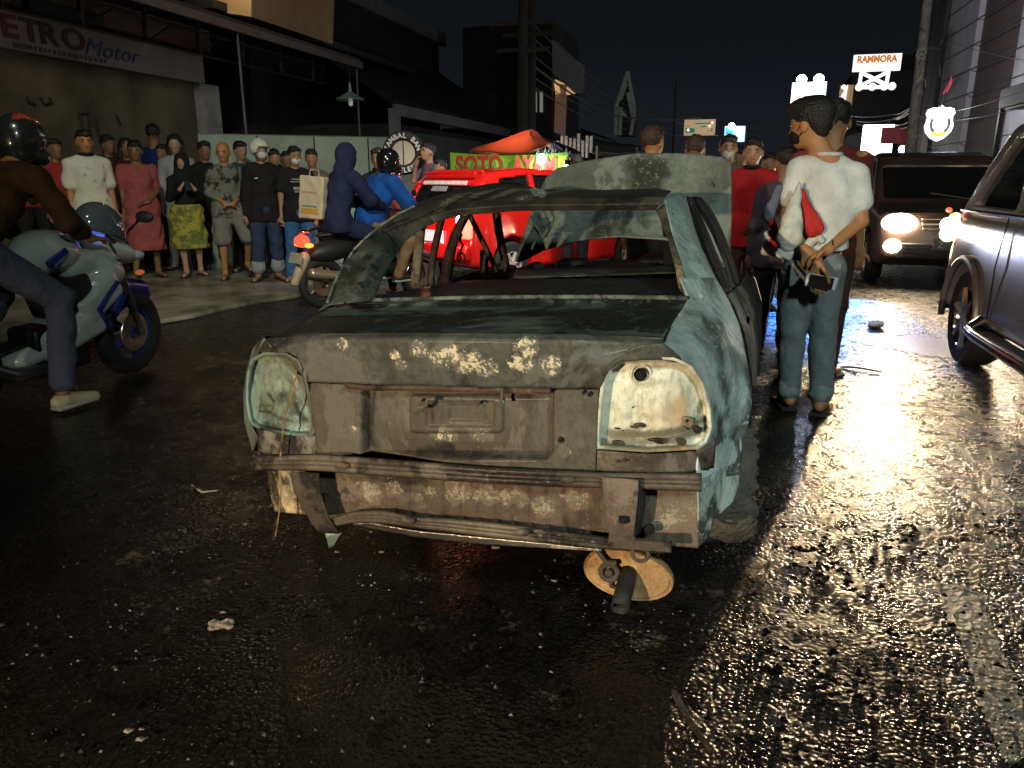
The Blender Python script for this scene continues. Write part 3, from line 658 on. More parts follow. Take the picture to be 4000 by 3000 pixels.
t, W_, H_ = board('maroon_board', 'plain maroon board beside the glowing light box', 'sign', 1906, 275, 1958, 310, 33, mat('maroon', (.16, .03, .035), .6, emit=(.5, .06, .07), estr=.10), False, depth=.12)
t, W_, H_ = board('small_lit_sign', 'blue and white lit sign above the masked man', 'sign', 1566, 273, 1608, 306, 46, glow('sign_cyan', (.62, .85, 1.0), 1.3), True)
MB().box((-W_*.27, -.15, H_*.20), (W_*.38, .06, H_*.42)).build('blue_patch', glow('cyan_blue', (.05, .45, .62), 1.0), t, 0)
MB().ball((-W_*.18, -.25, H_*.5), .18).build('lamp', glow('flood', (1, 1, 1), 6), t)
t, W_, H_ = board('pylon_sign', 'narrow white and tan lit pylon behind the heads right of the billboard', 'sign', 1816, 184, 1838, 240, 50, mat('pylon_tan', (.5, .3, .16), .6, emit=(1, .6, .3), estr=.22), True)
MB().prism([(-W_*.55, -.2, -H_*.5), (-W_*.1, -.2, -H_*.5), (.02, -.2, H_*.5), (-W_*.4, -.2, H_*.05)], (0, .05, 0)).build('lit_face', glow('pylon_lit', (.97, .98, 1), 1.8), t, 0)
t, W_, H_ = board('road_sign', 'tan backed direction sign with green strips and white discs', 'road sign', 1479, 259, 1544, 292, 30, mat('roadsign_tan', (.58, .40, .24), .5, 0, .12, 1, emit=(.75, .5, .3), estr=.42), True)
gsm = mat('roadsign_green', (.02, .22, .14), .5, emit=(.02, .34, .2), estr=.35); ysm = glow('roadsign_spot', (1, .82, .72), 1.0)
for x_, z_, w_, h_ in ((.10, .24, .50, .08), (.34, .30, .05, .13), (.12, .05, .18, .08), (.34, .06, .07, .06), (-.30, -.19, .30, .30), (-.38, .08, .07, .07), (.34, -.24, .14, .05), (.40, -.16, .04, .18)):
    MB().box((W_*x_, -.14, H_*z_), (W_*w_, .02, H_*h_)).build('green_strip', gsm, t, 0)
for x_, z_, r_ in ((-.36, -.16, .09), (.39, .28, .08), (.32, .07, .08)): MB().ball((W_*x_, -.16, H_*z_), (H_*r_, .01, H_*r_)).build('disc', ysm, t)
# shield sign
c0 = atY(2031, 262, 24); t = thing('shield_sign', 'glowing white shield emblem with yellow ribbon, mounted beside the utility pole', 'sign', c0); k = 24/1630*1.0*1.06
def shp(sc): return [Vector((x*k*sc, 0, -y*k*sc)) for x, y in ((0, -27), (5, -22), (13, -23), (20, -20), (22, -13), (19, -8), (20, 0), (22, 8), (19, 18), (10, 28), (0, 33), (-10, 28), (-19, 18), (-22, 8), (-20, 0), (-19, -8), (-22, -13), (-20, -20), (-13, -23), (-5, -22))]
def fan(pts, y, th_=.05):
    n = len(pts); vs = [Vector((0, y, 0)), Vector((0, y+th_, 0))]+[p+Vector((0, y, 0)) for p in pts]+[p+Vector((0, y+th_, 0)) for p in pts]
    fs = [(0, 2+i, 2+(i+1) % n) for i in range(n)]+[(1, 2+n+(i+1) % n, 2+n+i) for i in range(n)]+[(2+i, 2+n+i, 2+n+(i+1) % n, 2+(i+1) % n) for i in range(n)]
    return MB().add(vs, fs)
fan(shp(1), 0, .2).build('panel', glow('shield_white', (1, 1, .93), 1.4), t, 0)
ug = mat('shield_grey', (.05, .08, .08), .5); yl = glow('shield_yellow', (.9, .72, .02), 1.0)
def band(a0, a1, r0, r1, m, nm, cx=0, cz=-4*k):
    vs = []; fs = []; n = 14
    for i in range(n+1):
        a = R(a0+(a1-a0)*i/n)
        for r_ in (r0, r1): vs.append((cx+r_*k*math.cos(a), -.03, cz+r_*k*math.sin(a)*1.15))
    for i in range(n): fs.append((2*i, 2*i+1, 2*i+3, 2*i+2))
    o = mobj(nm, vs, fs, m, t); o.modifiers.new('s', 'SOLIDIFY').thickness = .02
band(150, 235, 12, 16, ug, 'laurel'); band(-55, 30, 12, 16, ug, 'laurel'); band(232, 308, 13, 18, yl, 'ribbon')
MB().box((0, .12, -1.2), (.1, .1, 1.0)).build('bracket', dark, t, 0)
lamp('shield_glow', 'POINT', c0+Vector((0, -1.0, 0)), 60, (.95, 1, .95), size=.3)
# leaning red flag
t = thing('flag', 'furled red flag on a leaning stick above the shield sign', 'flag', atY(2040, 215, 23.5))
o0 = Vector(t.location)
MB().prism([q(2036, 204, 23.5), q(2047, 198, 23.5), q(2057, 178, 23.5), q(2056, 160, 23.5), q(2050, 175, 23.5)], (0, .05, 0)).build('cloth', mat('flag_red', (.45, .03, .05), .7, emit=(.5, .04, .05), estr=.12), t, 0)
MB().tube([q(2030, 235, 23.5), q(2059, 150, 23.5)], .015, 6).build('stick', dark, t)
# ------------------------------------------------------------------ right buildings
def q2(u, v, X): return atX(u, v, X)
rb = thing('tiled_building', 'tall grey tile clad building with dark window bays on the right', 'building', (7.2, 30, 0)); o0 = Vector(rb.location)
pale = mat('pale_cladding', (.45, .44, .50), .7, 0, .25, 1.0)
bro = mat('maroon_grey_cladding', (.13, .095, .095), .7, 0, .25, 1.0)
XR = 7.2
def yR(u_): return atX(u_, 200, XR).y
ys_ = [yR(2240), yR(2170), yR(2105), yR(2030), yR(1992)]
MB().box((3, (max(ys_)+min(ys_))/2-30, 9), (5.9, max(ys_)-min(ys_), 18)).build('wall', bro, rb, 0)
for a_, b_ in ((yR(2330), yR(2192)), (yR(2098), yR(2038))):
    MB().box((-.02, (a_+b_)/2-30, 9), (.2, abs(b_-a_), 18)).build('cladding', pale, rb, 0)
gl = mat('joint_dark', (.08, .08, .09), .7)
jm = MB()
for i in range(24): jm.box((-.13, (min(ys_)+max(ys_))/2-30, 1+i*.72), (.02, max(ys_)-min(ys_), .03))
jm.build('joint_lines', gl, rb, 0)
MB().box((-.05, yR(2025)-30, 9), (.3, 1.0, 18)).build('pier', mat('pier_dark', (.06, .05, .055), .7, 0, .3, 1), rb, 0)
for zz in (9.2, 6.6, 12): MB().box((-.14, yR(2000)-30+.6, zz), (.04, .9, 1.3)).build('window', mat('window_dark', (.02, .022, .026), .2), rb, 0)
# ground floor canopy with downlights
cp = thing('shop_canopy', 'low rounded shop porch with two small downlights at the far right', 'canopy', (6.2, 17, 0)); o0 = Vector(cp.location)
MB().box((1.2, 0, 3.15), (2.6, 9, .45)).build('slab', mat('porch_grey', (.12, .11, .12), .7), cp, 0, .05)
MB().box((1.2, 0, 2.91), (2.4, 8.8, .03)).build('soffit', mat('porch_soffit', (.40, .38, .40), .6), cp, 0)
MB().box((2.4, 0, 1.45), (.2, 9, 2.9)).build('wall', mat('porch_wall', (.36, .33, .32), .7, 0, .3, 1), cp, 0)
MB().box((2.28, 3.2, 1.3), (.06, 1.2, 2.6)).build('door', mat('porch_door', (.10, .05, .04), .6), cp, 0)
MB().box((.0, 4.5, 1.5), (.1, .1, 3.0)).build('column', dark, cp, 0)
for u_, v_ in ((2087, 296), (2152, 290)):
    p = G(u_, v_, 2.87); l_ = p-o0
    MB().lathe([(0, 0), (.09, 0), (.10, .03), (0, .03)], n=16).build('downlight', glow('downlight', (1, .97, .95), 14), cp).location = l_
    lamp('downlight_beam', 'POINT', p-Vector((0, 0, .15)), 12, (1, .93, .9), size=.05)
# dark far mass on the right behind signs
fb = thing('far_block', 'dark boxy buildings behind the lit signs on the right', 'building', (6.0, 62, 0))
o0 = Vector(fb.location)
mb = MB(); mb.prism([q(1840, 164, 66), q(1990, 150, 66), q(1990, 400, 66), q(1832, 400, 66)][::-1], (0, 6, 0)); mb.build('wall', mat('far_wall', (.05, .045, .05), .85, 0, .3, .3), fb, 0); mb = MB(); mb.prism([q(1944, 120, 70), q(1990, 112, 70), q(1990, 300, 70), q(1944, 300, 70)][::-1], (0, 6, 0)); mb.build('rear_tower', mat('far_wall', (.05,)*3), fb, 0); mb = MB(); mb.prism([q(1800, 262, 50), q(1990, 250, 50), q(1990, 380, 50), q(1800, 380, 50)][::-1], (0, 6, 0)); mb.build('wall', mat('far_wall', (.05, .045, .05), .85, 0, .3, .3), fb, 0)
MB().prism([q(1808, 300, 44), q(1862, 285, 44), q(1862, 330, 44), q(1808, 330, 44)][::-1], (0, .5, 0)).build('awning', mat('far_awning', (.20, .20, .24), .7), fb, 0)
for u_, v_, Y_, s_, c_ in ((1788+.0, 541/1.808, 46, .12, (1, .95, .85)), (1823, 188, 46, .1, (1, .9, .7)), (1876-.0, 333, 40, .15, (1, 1, .9)), (1950, 323, 30, .14, (.9, 1, 1))):
    t = thing('far_lamp', 'tiny bright lamp %s' % ('behind the neck of the man in white' if v_ > 299 and u_ < 1800 else 'above the tan pylon' if v_ < 200 else 'low left edge of the light box' if u_ < 1900 else 'under the maroon board'), 'lamp', atY(u_, v_, Y_))
    MB().ball((0, 0, 0), s_).build('bulb', glow('far_lamp', c_, 8), t); MB().box((0, 0, s_*1.2), (s_, s_, s_*.5)).build('housing', dark, t, 0)
# ------------------------------------------------------------------ the burnt saloon
car = thing('burnt_car', 'burnt out saloon car, ash grey and sooty, its lamps and glass gone', 'car', (-0.69, 1.88, 0.0), rot=(0, -0.062, R(-0.5)))
MC = Matrix.Translation(car.location)@car.rotation_euler.to_matrix().to_4x4(); MCI = MC.inverted()
def pc(u, v, y):
    o_ = MCI@CO; d = (MCI.to_3x3()@ray(u, v)); return o_+d*((y-o_.y)/d.y)
def px_(u, v, x):
    o_ = MCI@CO; d = (MCI.to_3x3()@ray(u, v)); return o_+d*((x-o_.x)/d.x)
def burnt(name, c1, c2, c3=(.008, .008, .008), s=5.0, t1=.5, t2=.62, flake=.0, spots=(), rough=.75, metal=.0, fl=(.62, .54, .38), soft=.10, streak=1.0, orange=0, dsp=(), bstr=.8, dspc=None):
    """heat stained sheet metal: two ash tones, soot, flaking paint inside round spots (x, z, radius)"""
    if name in MATS: return MATS[name]
    m = bpy.data.materials.new(name); m.use_nodes = True; t = m.node_tree; b = t.nodes['Principled BSDF']; L = t.links.new
    tc = nd(t, 'ShaderNodeTexCoord'); mp = nd(t, 'ShaderNodeMapping'); L(tc.outputs['Object'], mp.inputs[0]); mp.inputs['Scale'].default_value = (1, 1, 1/streak)
    def noise(sc, det=6, ro=.6, off=0, src=None):
        n = nd(t, 'ShaderNodeTexNoise'); n.inputs['Scale'].default_value = sc; n.inputs['Detail'].default_value = det; n.inputs['Roughness'].default_value = ro; n.inputs['Distortion'].default_value = .4
        mm = nd(t, 'ShaderNodeMapping'); mm.inputs['Location'].default_value = (off, off*.7, off*1.3); L(mp.outputs[0], mm.inputs[0]); L(mm.outputs[0], n.inputs['Vector']); return n.outputs['Fac']
    def ramp(src, a, c):
        r = nd(t, 'ShaderNodeMapRange'); r.interpolation_type = 'SMOOTHSTEP'; L(src, r.inputs[0]); r.inputs[1].default_value = a; r.inputs[2].default_value = c; return r.outputs[0]
    def mx(a, bb, f):
        x = nd(t, 'ShaderNodeMix', data_type='RGBA')
        for k_, q_ in (('A', a), ('B', bb)):
            if isinstance(q_, tuple): x.inputs[k_].default_value = (*q_, 1)
            else: L(q_, x.inputs[k_])
        L(f, x.inputs['Factor']); return x.outputs['Result']
    def mt(op, a, bb):
        x = nd(t, 'ShaderNodeMath', operation=op)
        for i, q_ in enumerate((a, bb)):
            if isinstance(q_, (int, float)): x.inputs[i].default_value = q_
            else: L(q_, x.inputs[i])
        return x.outputs[0]
    off = sum(map(ord, name)) % 13
    big = noise(s, 9, .66, off); md_ = noise(s*2.2, 9, .70, off+3); fine = noise(s*16, 5, .75, off+5); blot = noise(s*.9, 8, .60, off+9)
    c = mx(c1, c2, ramp(big, t1-soft, t1+soft))
    c = mx(c, tuple(x*.62 for x in c1), mt('MULTIPLY', ramp(fine, .45, .62), .55))
    c = mx(c, tuple(min(1, x*1.7) for x in c2), mt('MULTIPLY', ramp(md_, .60, .64), .45))
    if orange:
        c = mx(c, (.45, .24, .07), mt('MULTIPLY', ramp(noise(s*.8, 4, .5, off+2), .46, .60), orange))
    c = mx(c, c3, ramp(md_, t2-.03, t2+.03))
    c = mx(c, tuple(min(1, x*1.45+.02) for x in c2), mt('MULTIPLY', ramp(noise(s*.75, 9, .68, off+4), .535, .575), .5))
    c = mx(c, tuple(x*.5 for x in c3), mt('MULTIPLY', ramp(blot, .52, .61), .88))
    c = mx(c, tuple(min(1, x*1.9+.03) for x in c2), mt('MULTIPLY', ramp(mt('ADD', fine, mt('MULTIPLY', blot, .5)), .88, .93), .5))
    if spots:
        acc = None
        for (sx, sz, r_) in spots:
            sp_ = nd(t, 'ShaderNodeSeparateXYZ'); L(tc.outputs['Object'], sp_.inputs[0])
            dx = mt('MULTIPLY', mt('SUBTRACT', sp_.outputs[0], sx), 1/r_); dz = mt('MULTIPLY', mt('SUBTRACT', sp_.outputs[2], sz), 1.25/r_)
            d_ = mt('SUBTRACT', 1.0, mt('ADD', mt('MULTIPLY', dx, dx), mt('MULTIPLY', dz, dz)))
            acc = d_ if acc is None else mt('MAXIMUM', acc, d_)
        k_ = mt('ADD', mt('MULTIPLY', acc, .16), mt('ADD', mt('MULTIPLY', noise(s*5, 8, .8, off+7), .55), mt('MULTIPLY', noise(s*19, 8, .8, off+6), .45)))
        c = mx(c, tuple(min(1, x*1.5) for x in c2), mt('MULTIPLY', ramp(mt('ADD', mt('MULTIPLY', acc, .25), noise(s*3, 4, .6, off+8)), .60, .63), .55))
        c = mx(c, fl, mt('MULTIPLY', ramp(k_, .630-flake*.6, .655-flake*.6), ramp(mt('ADD', mt('MULTIPLY', noise(s*22, 6, .8, off+14), .6), mt('MULTIPLY', noise(s*8, 6, .7, off+15), .4)), .475, .525)))
    if dsp:  # dark strokes: soot, and shade put into the colour
        sp_ = nd(t, 'ShaderNodeSeparateXYZ'); L(tc.outputs['Object'], sp_.inputs[0]); nn_ = mt('MULTIPLY', mt('SUBTRACT', noise(s*4, 7, .75, off+11), .5), .07); acc = None
        for (x0, z0, x1, z1, r_) in dsp:
            dx_, dz_ = x1-x0, z1-z0; L2 = dx_*dx_+dz_*dz_+1e-9
            ax_, az_ = mt('SUBTRACT', sp_.outputs[0], x0), mt('SUBTRACT', sp_.outputs[2], z0)
            h_ = mt('ADD', mt('MULTIPLY', ax_, dx_/L2), mt('MULTIPLY', az_, dz_/L2)); cl_ = nd(t, 'ShaderNodeClamp'); L(h_, cl_.inputs[0])
            ex, ez = mt('SUBTRACT', ax_, mt('MULTIPLY', cl_.outputs[0], dx_)), mt('SUBTRACT', az_, mt('MULTIPLY', cl_.outputs[0], dz_))
            d_ = mt('SUBTRACT', mt('SQRT', mt('ADD', mt('MULTIPLY', ex, ex), mt('MULTIPLY', ez, ez)), 0), r_); acc = d_ if acc is None else mt('MINIMUM', acc, d_)
        acc = mt('ADD', acc, nn_); rr_ = ramp(acc, -.008, .010); inv = mt('SUBTRACT', 1.0, rr_); c = mx(c, dspc or tuple(x*.6 for x in c3), mt('MULTIPLY', inv, .86))
    L(c, b.inputs['Base Color']); b.inputs['Metallic'].default_value = metal
    L(mt('ADD', mt('MULTIPLY', fine, -.3), rough+.15), b.inputs['Roughness']); b.inputs['Specular IOR Level'].default_value = .35
    bp = nd(t, 'ShaderNodeBump'); bp.inputs['Strength'].default_value = bstr; bp.inputs['Distance'].default_value = .007
    b.inputs['Coat Weight'].default_value = .12; b.inputs['Coat Roughness'].default_value = .25
    L(mt('ADD', mt('MULTIPLY', fine, .5), mt('MULTIPLY', md_, .8)), bp.inputs['Height']); L(bp.outputs[0], b.inputs['Normal'])
    MATS[name] = m; return m
def resamp(pts, n):
    pts = [Vector(p) for p in pts]; d = [0]
    for i in range(1, len(pts)): d.append(d[-1]+math.hypot(pts[i].x-pts[i-1].x, pts[i].y-pts[i-1].y))
    out = []
    for k in range(n):
        s_ = d[-1]*k/(n-1); i = 0
        while i < len(pts)-2 and d[i+1] < s_: i += 1
        f = (s_-d[i])/max(d[i+1]-d[i], 1e-9); out.append(pts[i].lerp(pts[i+1], min(1, max(0, f))))
    return out
def patch(name, rows, m, nu=40, nv=8, feat=None, th=.004, smooth=True, parent=None, off=1.0, proj=pc, bulge=0):
    """sheet lofted through traced rows of (u, v, depth) points"""
    rr = [resamp(r_, nu) for r_ in rows]; vs = []; fs = []; K = (len(rr)-1)*nv
    for j in range(K+1):
        i = min(j//nv, len(rr)-2); f = (j-i*nv)/nv
        for k in range(nu):
            a = rr[i][k].lerp(rr[i+1][k], f); P = proj(a.x, a.y, a.z)
            if bulge: P = P-Vector((0, 1, 0))*bulge*math.sin(math.pi*j/K)*math.sin(math.pi*k/(nu-1))
            if feat: P = P+Vector((0, 1, 0))*feat(a.x, a.y)
            vs.append(P)
    for j in range(K):
        for k in range(nu-1): fs.append((j*nu+k, (j+1)*nu+k, (j+1)*nu+k+1, j*nu+k+1))
    o = mobj(name, vs, fs, m, car if parent is None else parent, smooth)
    if th: md = o.modifiers.new('s', 'SOLIDIFY'); md.thickness = th; md.offset = off
    return o
def sm(x, a, b): t_ = min(1, max(0, (x-a)/(b-a))); return t_*t_*(3-2*t_)
def rbox(u, v, u0, v0, u1, v1, r, w):
    """1 inside a rounded rectangle, smooth edge of width w"""
    cx, cy, hx, hy = (u0+u1)/2, (v0+v1)/2, (u1-u0)/2-r, (v1-v0)/2-r
    dx, dy = max(abs(u-cx)-hx, 0), max(abs(v-cy)-hy, 0); return 1-sm(math.hypot(dx, dy)-r, -w/2, w/2)
def dl(lst, y=.01):
    out = []
    for u0, v0, u1, v1, r_ in lst:
        a, b_ = pc(u0, v0, y), pc(u1, v1, y); out.append((a.x, a.z, b_.x, b_.z, r_))
    return out
BROWN = (.085, .068, .047); GREY = (.125, .122, .100); TEAL = (.20, .27, .25); PALE = (.46, .50, .45)
Mlid = burnt('burnt_lid_metal', (.040, .039, .032), (.088, .092, .078), (.020, .018, .015), 3.2, .5, .64, .10,
             [(pc(u, v, 0).x, pc(u, v, 0).z, r_) for u, v, r_ in ((965, 768, .055), (1000, 782, .05), (1048, 792, .045), (1138, 750, .045), (1128, 785, .045), (1185, 790, .04), (905, 752, .035), (855, 768, .022), (735, 745, .028), (865, 788, .022), (1025, 770, .03))])
Mlow = burnt('burnt_lid_lower_metal', (.070, .056, .038), (.100, .094, .072), (.028, .021, .014), 3.2, .5, .68, streak=1.6, bstr=.5, dspc=(.010, .009, .008), dsp=dl([(791, 848, 790, 970, .007), (870, 984, 1180, 992, .0), (930, 940, 970, 944, -.002), (925, 880, 925, 920, -.004), (895, 982, 965, 978, .012), (760, 1000, 1000, 1004, -.008), (700, 990, 860, 996, -.004)]),  # first stroke paints the shade on the trough's left wall, the rest soot
             spots=[(pc(u, v, 0).x, pc(u, v, 0).z, r_) for u, v, r_ in ((950, 948, .05), (1030, 945, .05), (760, 930, .03), (1220, 980, .03))], flake=-.04)
def rearmain(u, v):
    d = 0.0
    # number plate trough: wide, deeper, with rounded corners
    d += .042*rbox(u, v, 782, 838, 1194, 990, 16, 12)
    d -= .012*rbox(u, v, 879, 862, 1078, 941, 9, 6)
    d += .006*rbox(u, v, 912, 872, 1062, 930, 8, 5)
    d += .004*rbox(u, v, 960, 880, 1040, 918, 6, 4)
    d += .012*(1-sm(math.hypot(u-1213, v-951), 4, 12))-.006*(1-sm(abs(math.hypot(u-1213, v-951)-12), 0, 4))
    d += .005*math.sin(u*.021)*math.sin(v*.05)*.4
    return d
yl = lambda u: .0+.10*abs((u-1000)/430)**4
def Y(u, a=0): return yl(u)+a
lid = patch('trunk_lid', [
    [(u, v, Y(u, .035)) for u, v in ((574, 733), (700, 722), (860, 720), (1048, 722), (1250, 724), (1432, 730))],
    [(u, v, Y(u, .0)) for u, v in ((600, 752), (700, 735), (860, 733), (1048, 735), (1250, 738), (1434, 744))],
    [(u, v, Y(u, .004)) for u, v in ((650, 790), (700, 790), (860, 792), (1048, 795), (1250, 796), (1340, 790))] if False else
    [(u, v, Y(u, .002)) for u, v in ((640, 762), (720, 768), (860, 775), (1048, 780), (1250, 782), (1330, 772))],
    [(u, v, Y(u, .016)) for u, v in ((664, 824), (760, 828), (860, 831), (1048, 836), (1200, 838), (1296, 838))]], Mlid, 130, 8)
patch('lower_lid_panel', [
    [(u, v, Y(u, .030)) for u, v in ((665, 827), (760, 831), (860, 834), (1048, 839), (1200, 841), (1295, 841))],
    [(u, v, Y(u, .012)) for u, v in ((672, 860), (760, 862), (860, 866), (1048, 870), (1200, 870), (1292, 870))],
    [(u, v, Y(u, .004)) for u, v in ((682, 940), (760, 950), (860, 955), (1048, 965), (1200, 970), (1289, 965))],
    [(u, v, Y(u, .012)) for u, v in ((687, 976), (760, 975), (800, 986), (900, 992), (1048, 1004), (1160, 1010), (1286, 1018))]], Mlow, 240, 28, feat=rearmain, parent=lid)
# small holes and latch hook; the trough's dark strips are in the lid colour
hole = mat('soot_black', (.002, .002, .002), .95)
def disc(u, v, y, ru, m=hole, name='hole', n=18, dep=.012, parent=None, asp=1.0):
    c = pc(u, v, y); r_ = (pc(u+ru, v, y)-c).length
    return MB().add([c+Vector((r_*math.cos(2*math.pi*k/n), 0, asp*r_*math.sin(2*math.pi*k/n))) for k in range(n)]+[c+Vector((r_*math.cos(2*math.pi*k/n), dep, asp*r_*math.sin(2*math.pi*k/n))) for k in range(n)],
                    [tuple(range(n))]+[(k, (k+1) % n, n+(k+1) % n, n+k) for k in range(n)]).build(name, m, car if parent is None else parent, 40)
disc(1213, 951, yl(1213)+.002, 5, parent=lid); disc(1039, 870, .014, 3.2, parent=lid); disc(913, 865, .012, 3, parent=lid)
disc(690, 832, yl(690)+.028, 4, parent=lid); disc(1262, 848, yl(1262)+.014, 4, parent=lid); disc(1275, 852, yl(1275)+.014, 5, parent=lid); disc(1263, 742, .02, 8, burnt('scar', BROWN, (.05, .045, .04)), 'scar', parent=lid)
MB().tube([pc(u, v, .004) for u, v in ((940, 863), (925, 863), (922, 874), (912, 882), (905, 880))], .006, 6).build('latch_hook', mat('bare_latch', (.18, .16, .13), .5, .6), lid)
MB().tube([pc(u, v, .003) for u, v in ((1085, 838), (1083, 862), (1088, 870))], .005, 6).build('latch_pin', mat('bare_latch', (.18,)*3), lid)
MB().tube([pc(u, v, .012) for u, v in ((748, 832), (790, 838), (900, 838), (1060, 843), (1190, 845))], .009, 6).build('seam_lip', burnt('seam_rust', (.06, .035, .02), (.11, .07, .045), s=9), lid)
# upper deck of the lid seen at a grazing angle
Mdeck = burnt('burnt_deck', (.010, .013, .011), (.080, .112, .092), (.004, .004, .004), 3.4, .53, .62, rough=.6, soft=.05)
patch('trunk_deck', [
    [(u, v, y) for u, v, y in ((574, 733, .14), (700, 722, .06), (860, 720, .045), (1048, 722, .038), (1250, 724, .05), (1432, 731, .12))],
    [(u, v, y) for u, v, y in ((640, 702, .34), (760, 690, .33), (1048, 686, .32), (1300, 687, .33), (1450, 700, .34))],
    [(u, v, y) for u, v, y in ((706, 668, .55), (800, 662, .60), (1048, 656, .64), (1300, 655, .62), (1485, 655, .56))],
    [(u, v, y) for u, v, y in ((716, 660, .57), (800, 650, .635), (1048, 644, .67), (1300, 643, .655), (1487, 646, .575))]], Mdeck, 60, 8, parent=lid)
MB().tube([pc(u, v, y) for u, v, y in ((716, 658, .57), (800, 648, .63), (1048, 642, .665), (1300, 641, .65), (1488, 644, .575))], .0075, 8).build('window_channel', burnt('channel_grey', (.03, .036, .036), (.14, .17, .16), s=8), car)
# right tail lamp recess: a shallow dish with a rolled rim
dishR = [(1292, 966), (1290, 950), (1296, 880), (1302, 835), (1314, 793), (1335, 778), (1400, 774), (1455, 776), (1490, 792), (1515, 828), (1530, 880), (1534, 925), (1522, 955), (1505, 967), (1400, 973)]
Mdish = burnt('burnt_lamp_dish', (.42, .42, .33), (.74, .74, .60), (.12, .10, .07), 2.6, .40, .74, bstr=.3, dspc=(.10, .095, .06), dsp=dl([(1320, 944, 1515, 940, .012), (1300, 960, 1520, 958, .010), (1370, 925, 1395, 925, .004), (1330, 790, 1450, 790, -.004), (1500, 930, 1510, 900, .004)], .06), rough=.6, orange=.85, soft=.12, streak=1.5)
Mrim = burnt('burnt_rim_teal', (.10, .10, .085), (.28, .34, .31), (.02, .018, .015), 7, .5, .60)
def dish(name, pts, yf, m, cu, cv, depth=.045, nr=16, parent=None):
    n = 72; pp = resamp([(p[0], p[1], 0) for p in pts+[pts[0]]], n+1)[:-1]; vs = []; fs = []
    prof = [(1.04, -.004), (1.0, -.003), (.975, .006), (.955, depth*.75), (.92, depth)]+[(.92*(1-(k+1)/nr), depth+.004*math.sin(k*.9)) for k in range(nr)]
    for s_, dy in prof:
        for p in pp: u, v = cu+(p.x-cu)*s_, cv+(p.y-cv)*s_; vs.append(pc(u, v, yf(u, v)+dy))
    for j in range(len(prof)-1):
        for k in range(n): fs.append((j*n+k, j*n+(k+1) % n, (j+1)*n+(k+1) % n, (j+1)*n+k))
    o = mobj(name, vs, fs, m, car if parent is None else parent); o.modifiers.new('s', 'SOLIDIFY').thickness = .003
    return o
yR_ = lambda u, v: .03+.15*max(0, (u-1400)/140)**2*1.0+.02*(966-v)/190
d1 = dish('tail_lamp_recess', dishR, yR_, Mdish, 1412, 872)
disc(1384, 808, yR_(1384, 808)+.035, 14, parent=d1, dep=-.012); MB().torus(pc(1384, 808, yR_(1384, 808)+.040), .026, .004, 'y', 24, 6).build('socket_rim', Mdish, d1)
disc(1368, 879, yR_(1368, 879)+.041, 1.8, parent=d1, dep=-.004)
for u, v, w_, h_ in ((1485, 910, .038, .026),): MB().box(pc(u, v, yR_(u, v)+.034), (w_, .02, h_), (0, .3, 0)).build('bracket', burnt('bracket_soot', (.05, .045, .035), (.20, .16, .10), s=14), d1, 20, .002); disc(u-1, v-2, yR_(u, v)+.02, 3.2, parent=d1, dep=-.004)
for u, v, a, b_ in ((1382, 918, .032, .010), (1370, 922, .045, .007), (1340, 925, .03, .006), (1500, 925, .04, .012), (1420, 950, .05, .009), (1335, 955, .03, .009), (1465, 952, .04, .012)):
    ms = MB(); ms.ball(pc(u, v, yR_(u, v)+.043), (a*.55, .005, b_*.7)); ms.ball(pc(u+7, v+3, yR_(u, v)+.043), (a*.35, .005, b_*.9)); ms.build('charred_remnant', burnt('char', (.012, .010, .008), (.06, .05, .03), s=20), d1)
# strips above and below the lamp
patch('lamp_upper_panel', [[(1300, 792, .018), (1328, 768, .018), (1380, 744, .024), (1434, 741, .055), (1466, 768, .085)], [(1302, 812, .035), (1333, 781, .034), (1385, 777, .034), (1430, 777, .055), (1476, 786, .092)]], Mlid, 24, 5)
Mbr = burnt('burnt_brown', (.07, .052, .036), (.14, .115, .085), (.02, .015, .012), 6, .52, .64)
patch('lamp_lower_panel', [[(u, v, .028+.13*max(0, (u-1400)/130)**2) for u, v in ((1291, 972), (1400, 980), (1505, 974), (1545, 950))],
                       [(u, v, .030+.13*max(0, (u-1400)/130)**2) for u, v in ((1288, 1018), (1400, 1020), (1480, 1022), (1540, 1010))]], Mbr, 50, 6)
# right quarter panel, lofted from the lid and lamp edge to the flank
Mq = burnt('burnt_quarter', (.27, .33, .31), (.46, .52, .49), (.07, .06, .05), 2.3, .5, .665, bstr=.25, rough=.62,
           spots=[(.72, .50, .10), (.70, .35, .08)], flake=-.03, fl=(.62, .68, .62))
def line(a, b_, n): return [tuple(a[i]+(b_[i]-a[i])*k/(n-1) for i in range(3)) for k in range(n)]
patch('quarter_panel', [
    [(1468, 600, .62), (1487, 646, .575), (1452, 700, .34), (1434, 744, .09), (1460, 775, .08), (1492, 790, .12), (1520, 830, .16), (1537, 880, .18), (1537, 930, .17), (1508, 970, .12), (1506, 1015, .10), (1508, 1045, .08)],
    [(1512, 600, .72), (1522, 646, .66), (1510, 700, .42), (1495, 740, .24), (1510, 765, .22), (1530, 790, .26), (1552, 830, .30), (1564, 880, .31), (1562, 930, .31), (1545, 975, .26), (1538, 1015, .22), (1530, 1045, .17)],
    [(1538, 600, .86), (1556, 646, .84), (1562, 700, .60), (1560, 740, .44), (1568, 765, .42), (1580, 790, .44), (1592, 830, .44), (1597, 880, .45), (1594, 930, .44), (1582, 975, .40), (1572, 1005, .36), (1562, 1030, .32)],
    [(1546, 600, 1.10), (1574, 646, 1.08), (1597, 700, .92), (1606, 740, .74), (1612, 770, .66), (1618, 800, .60), (1624, 840, .54), (1624, 880, .50), (1616, 920, .47), (1606, 950, .45), (1602, 1000, .43), (1596, 1025, .42)]], Mq, 90, 12, parent=None)
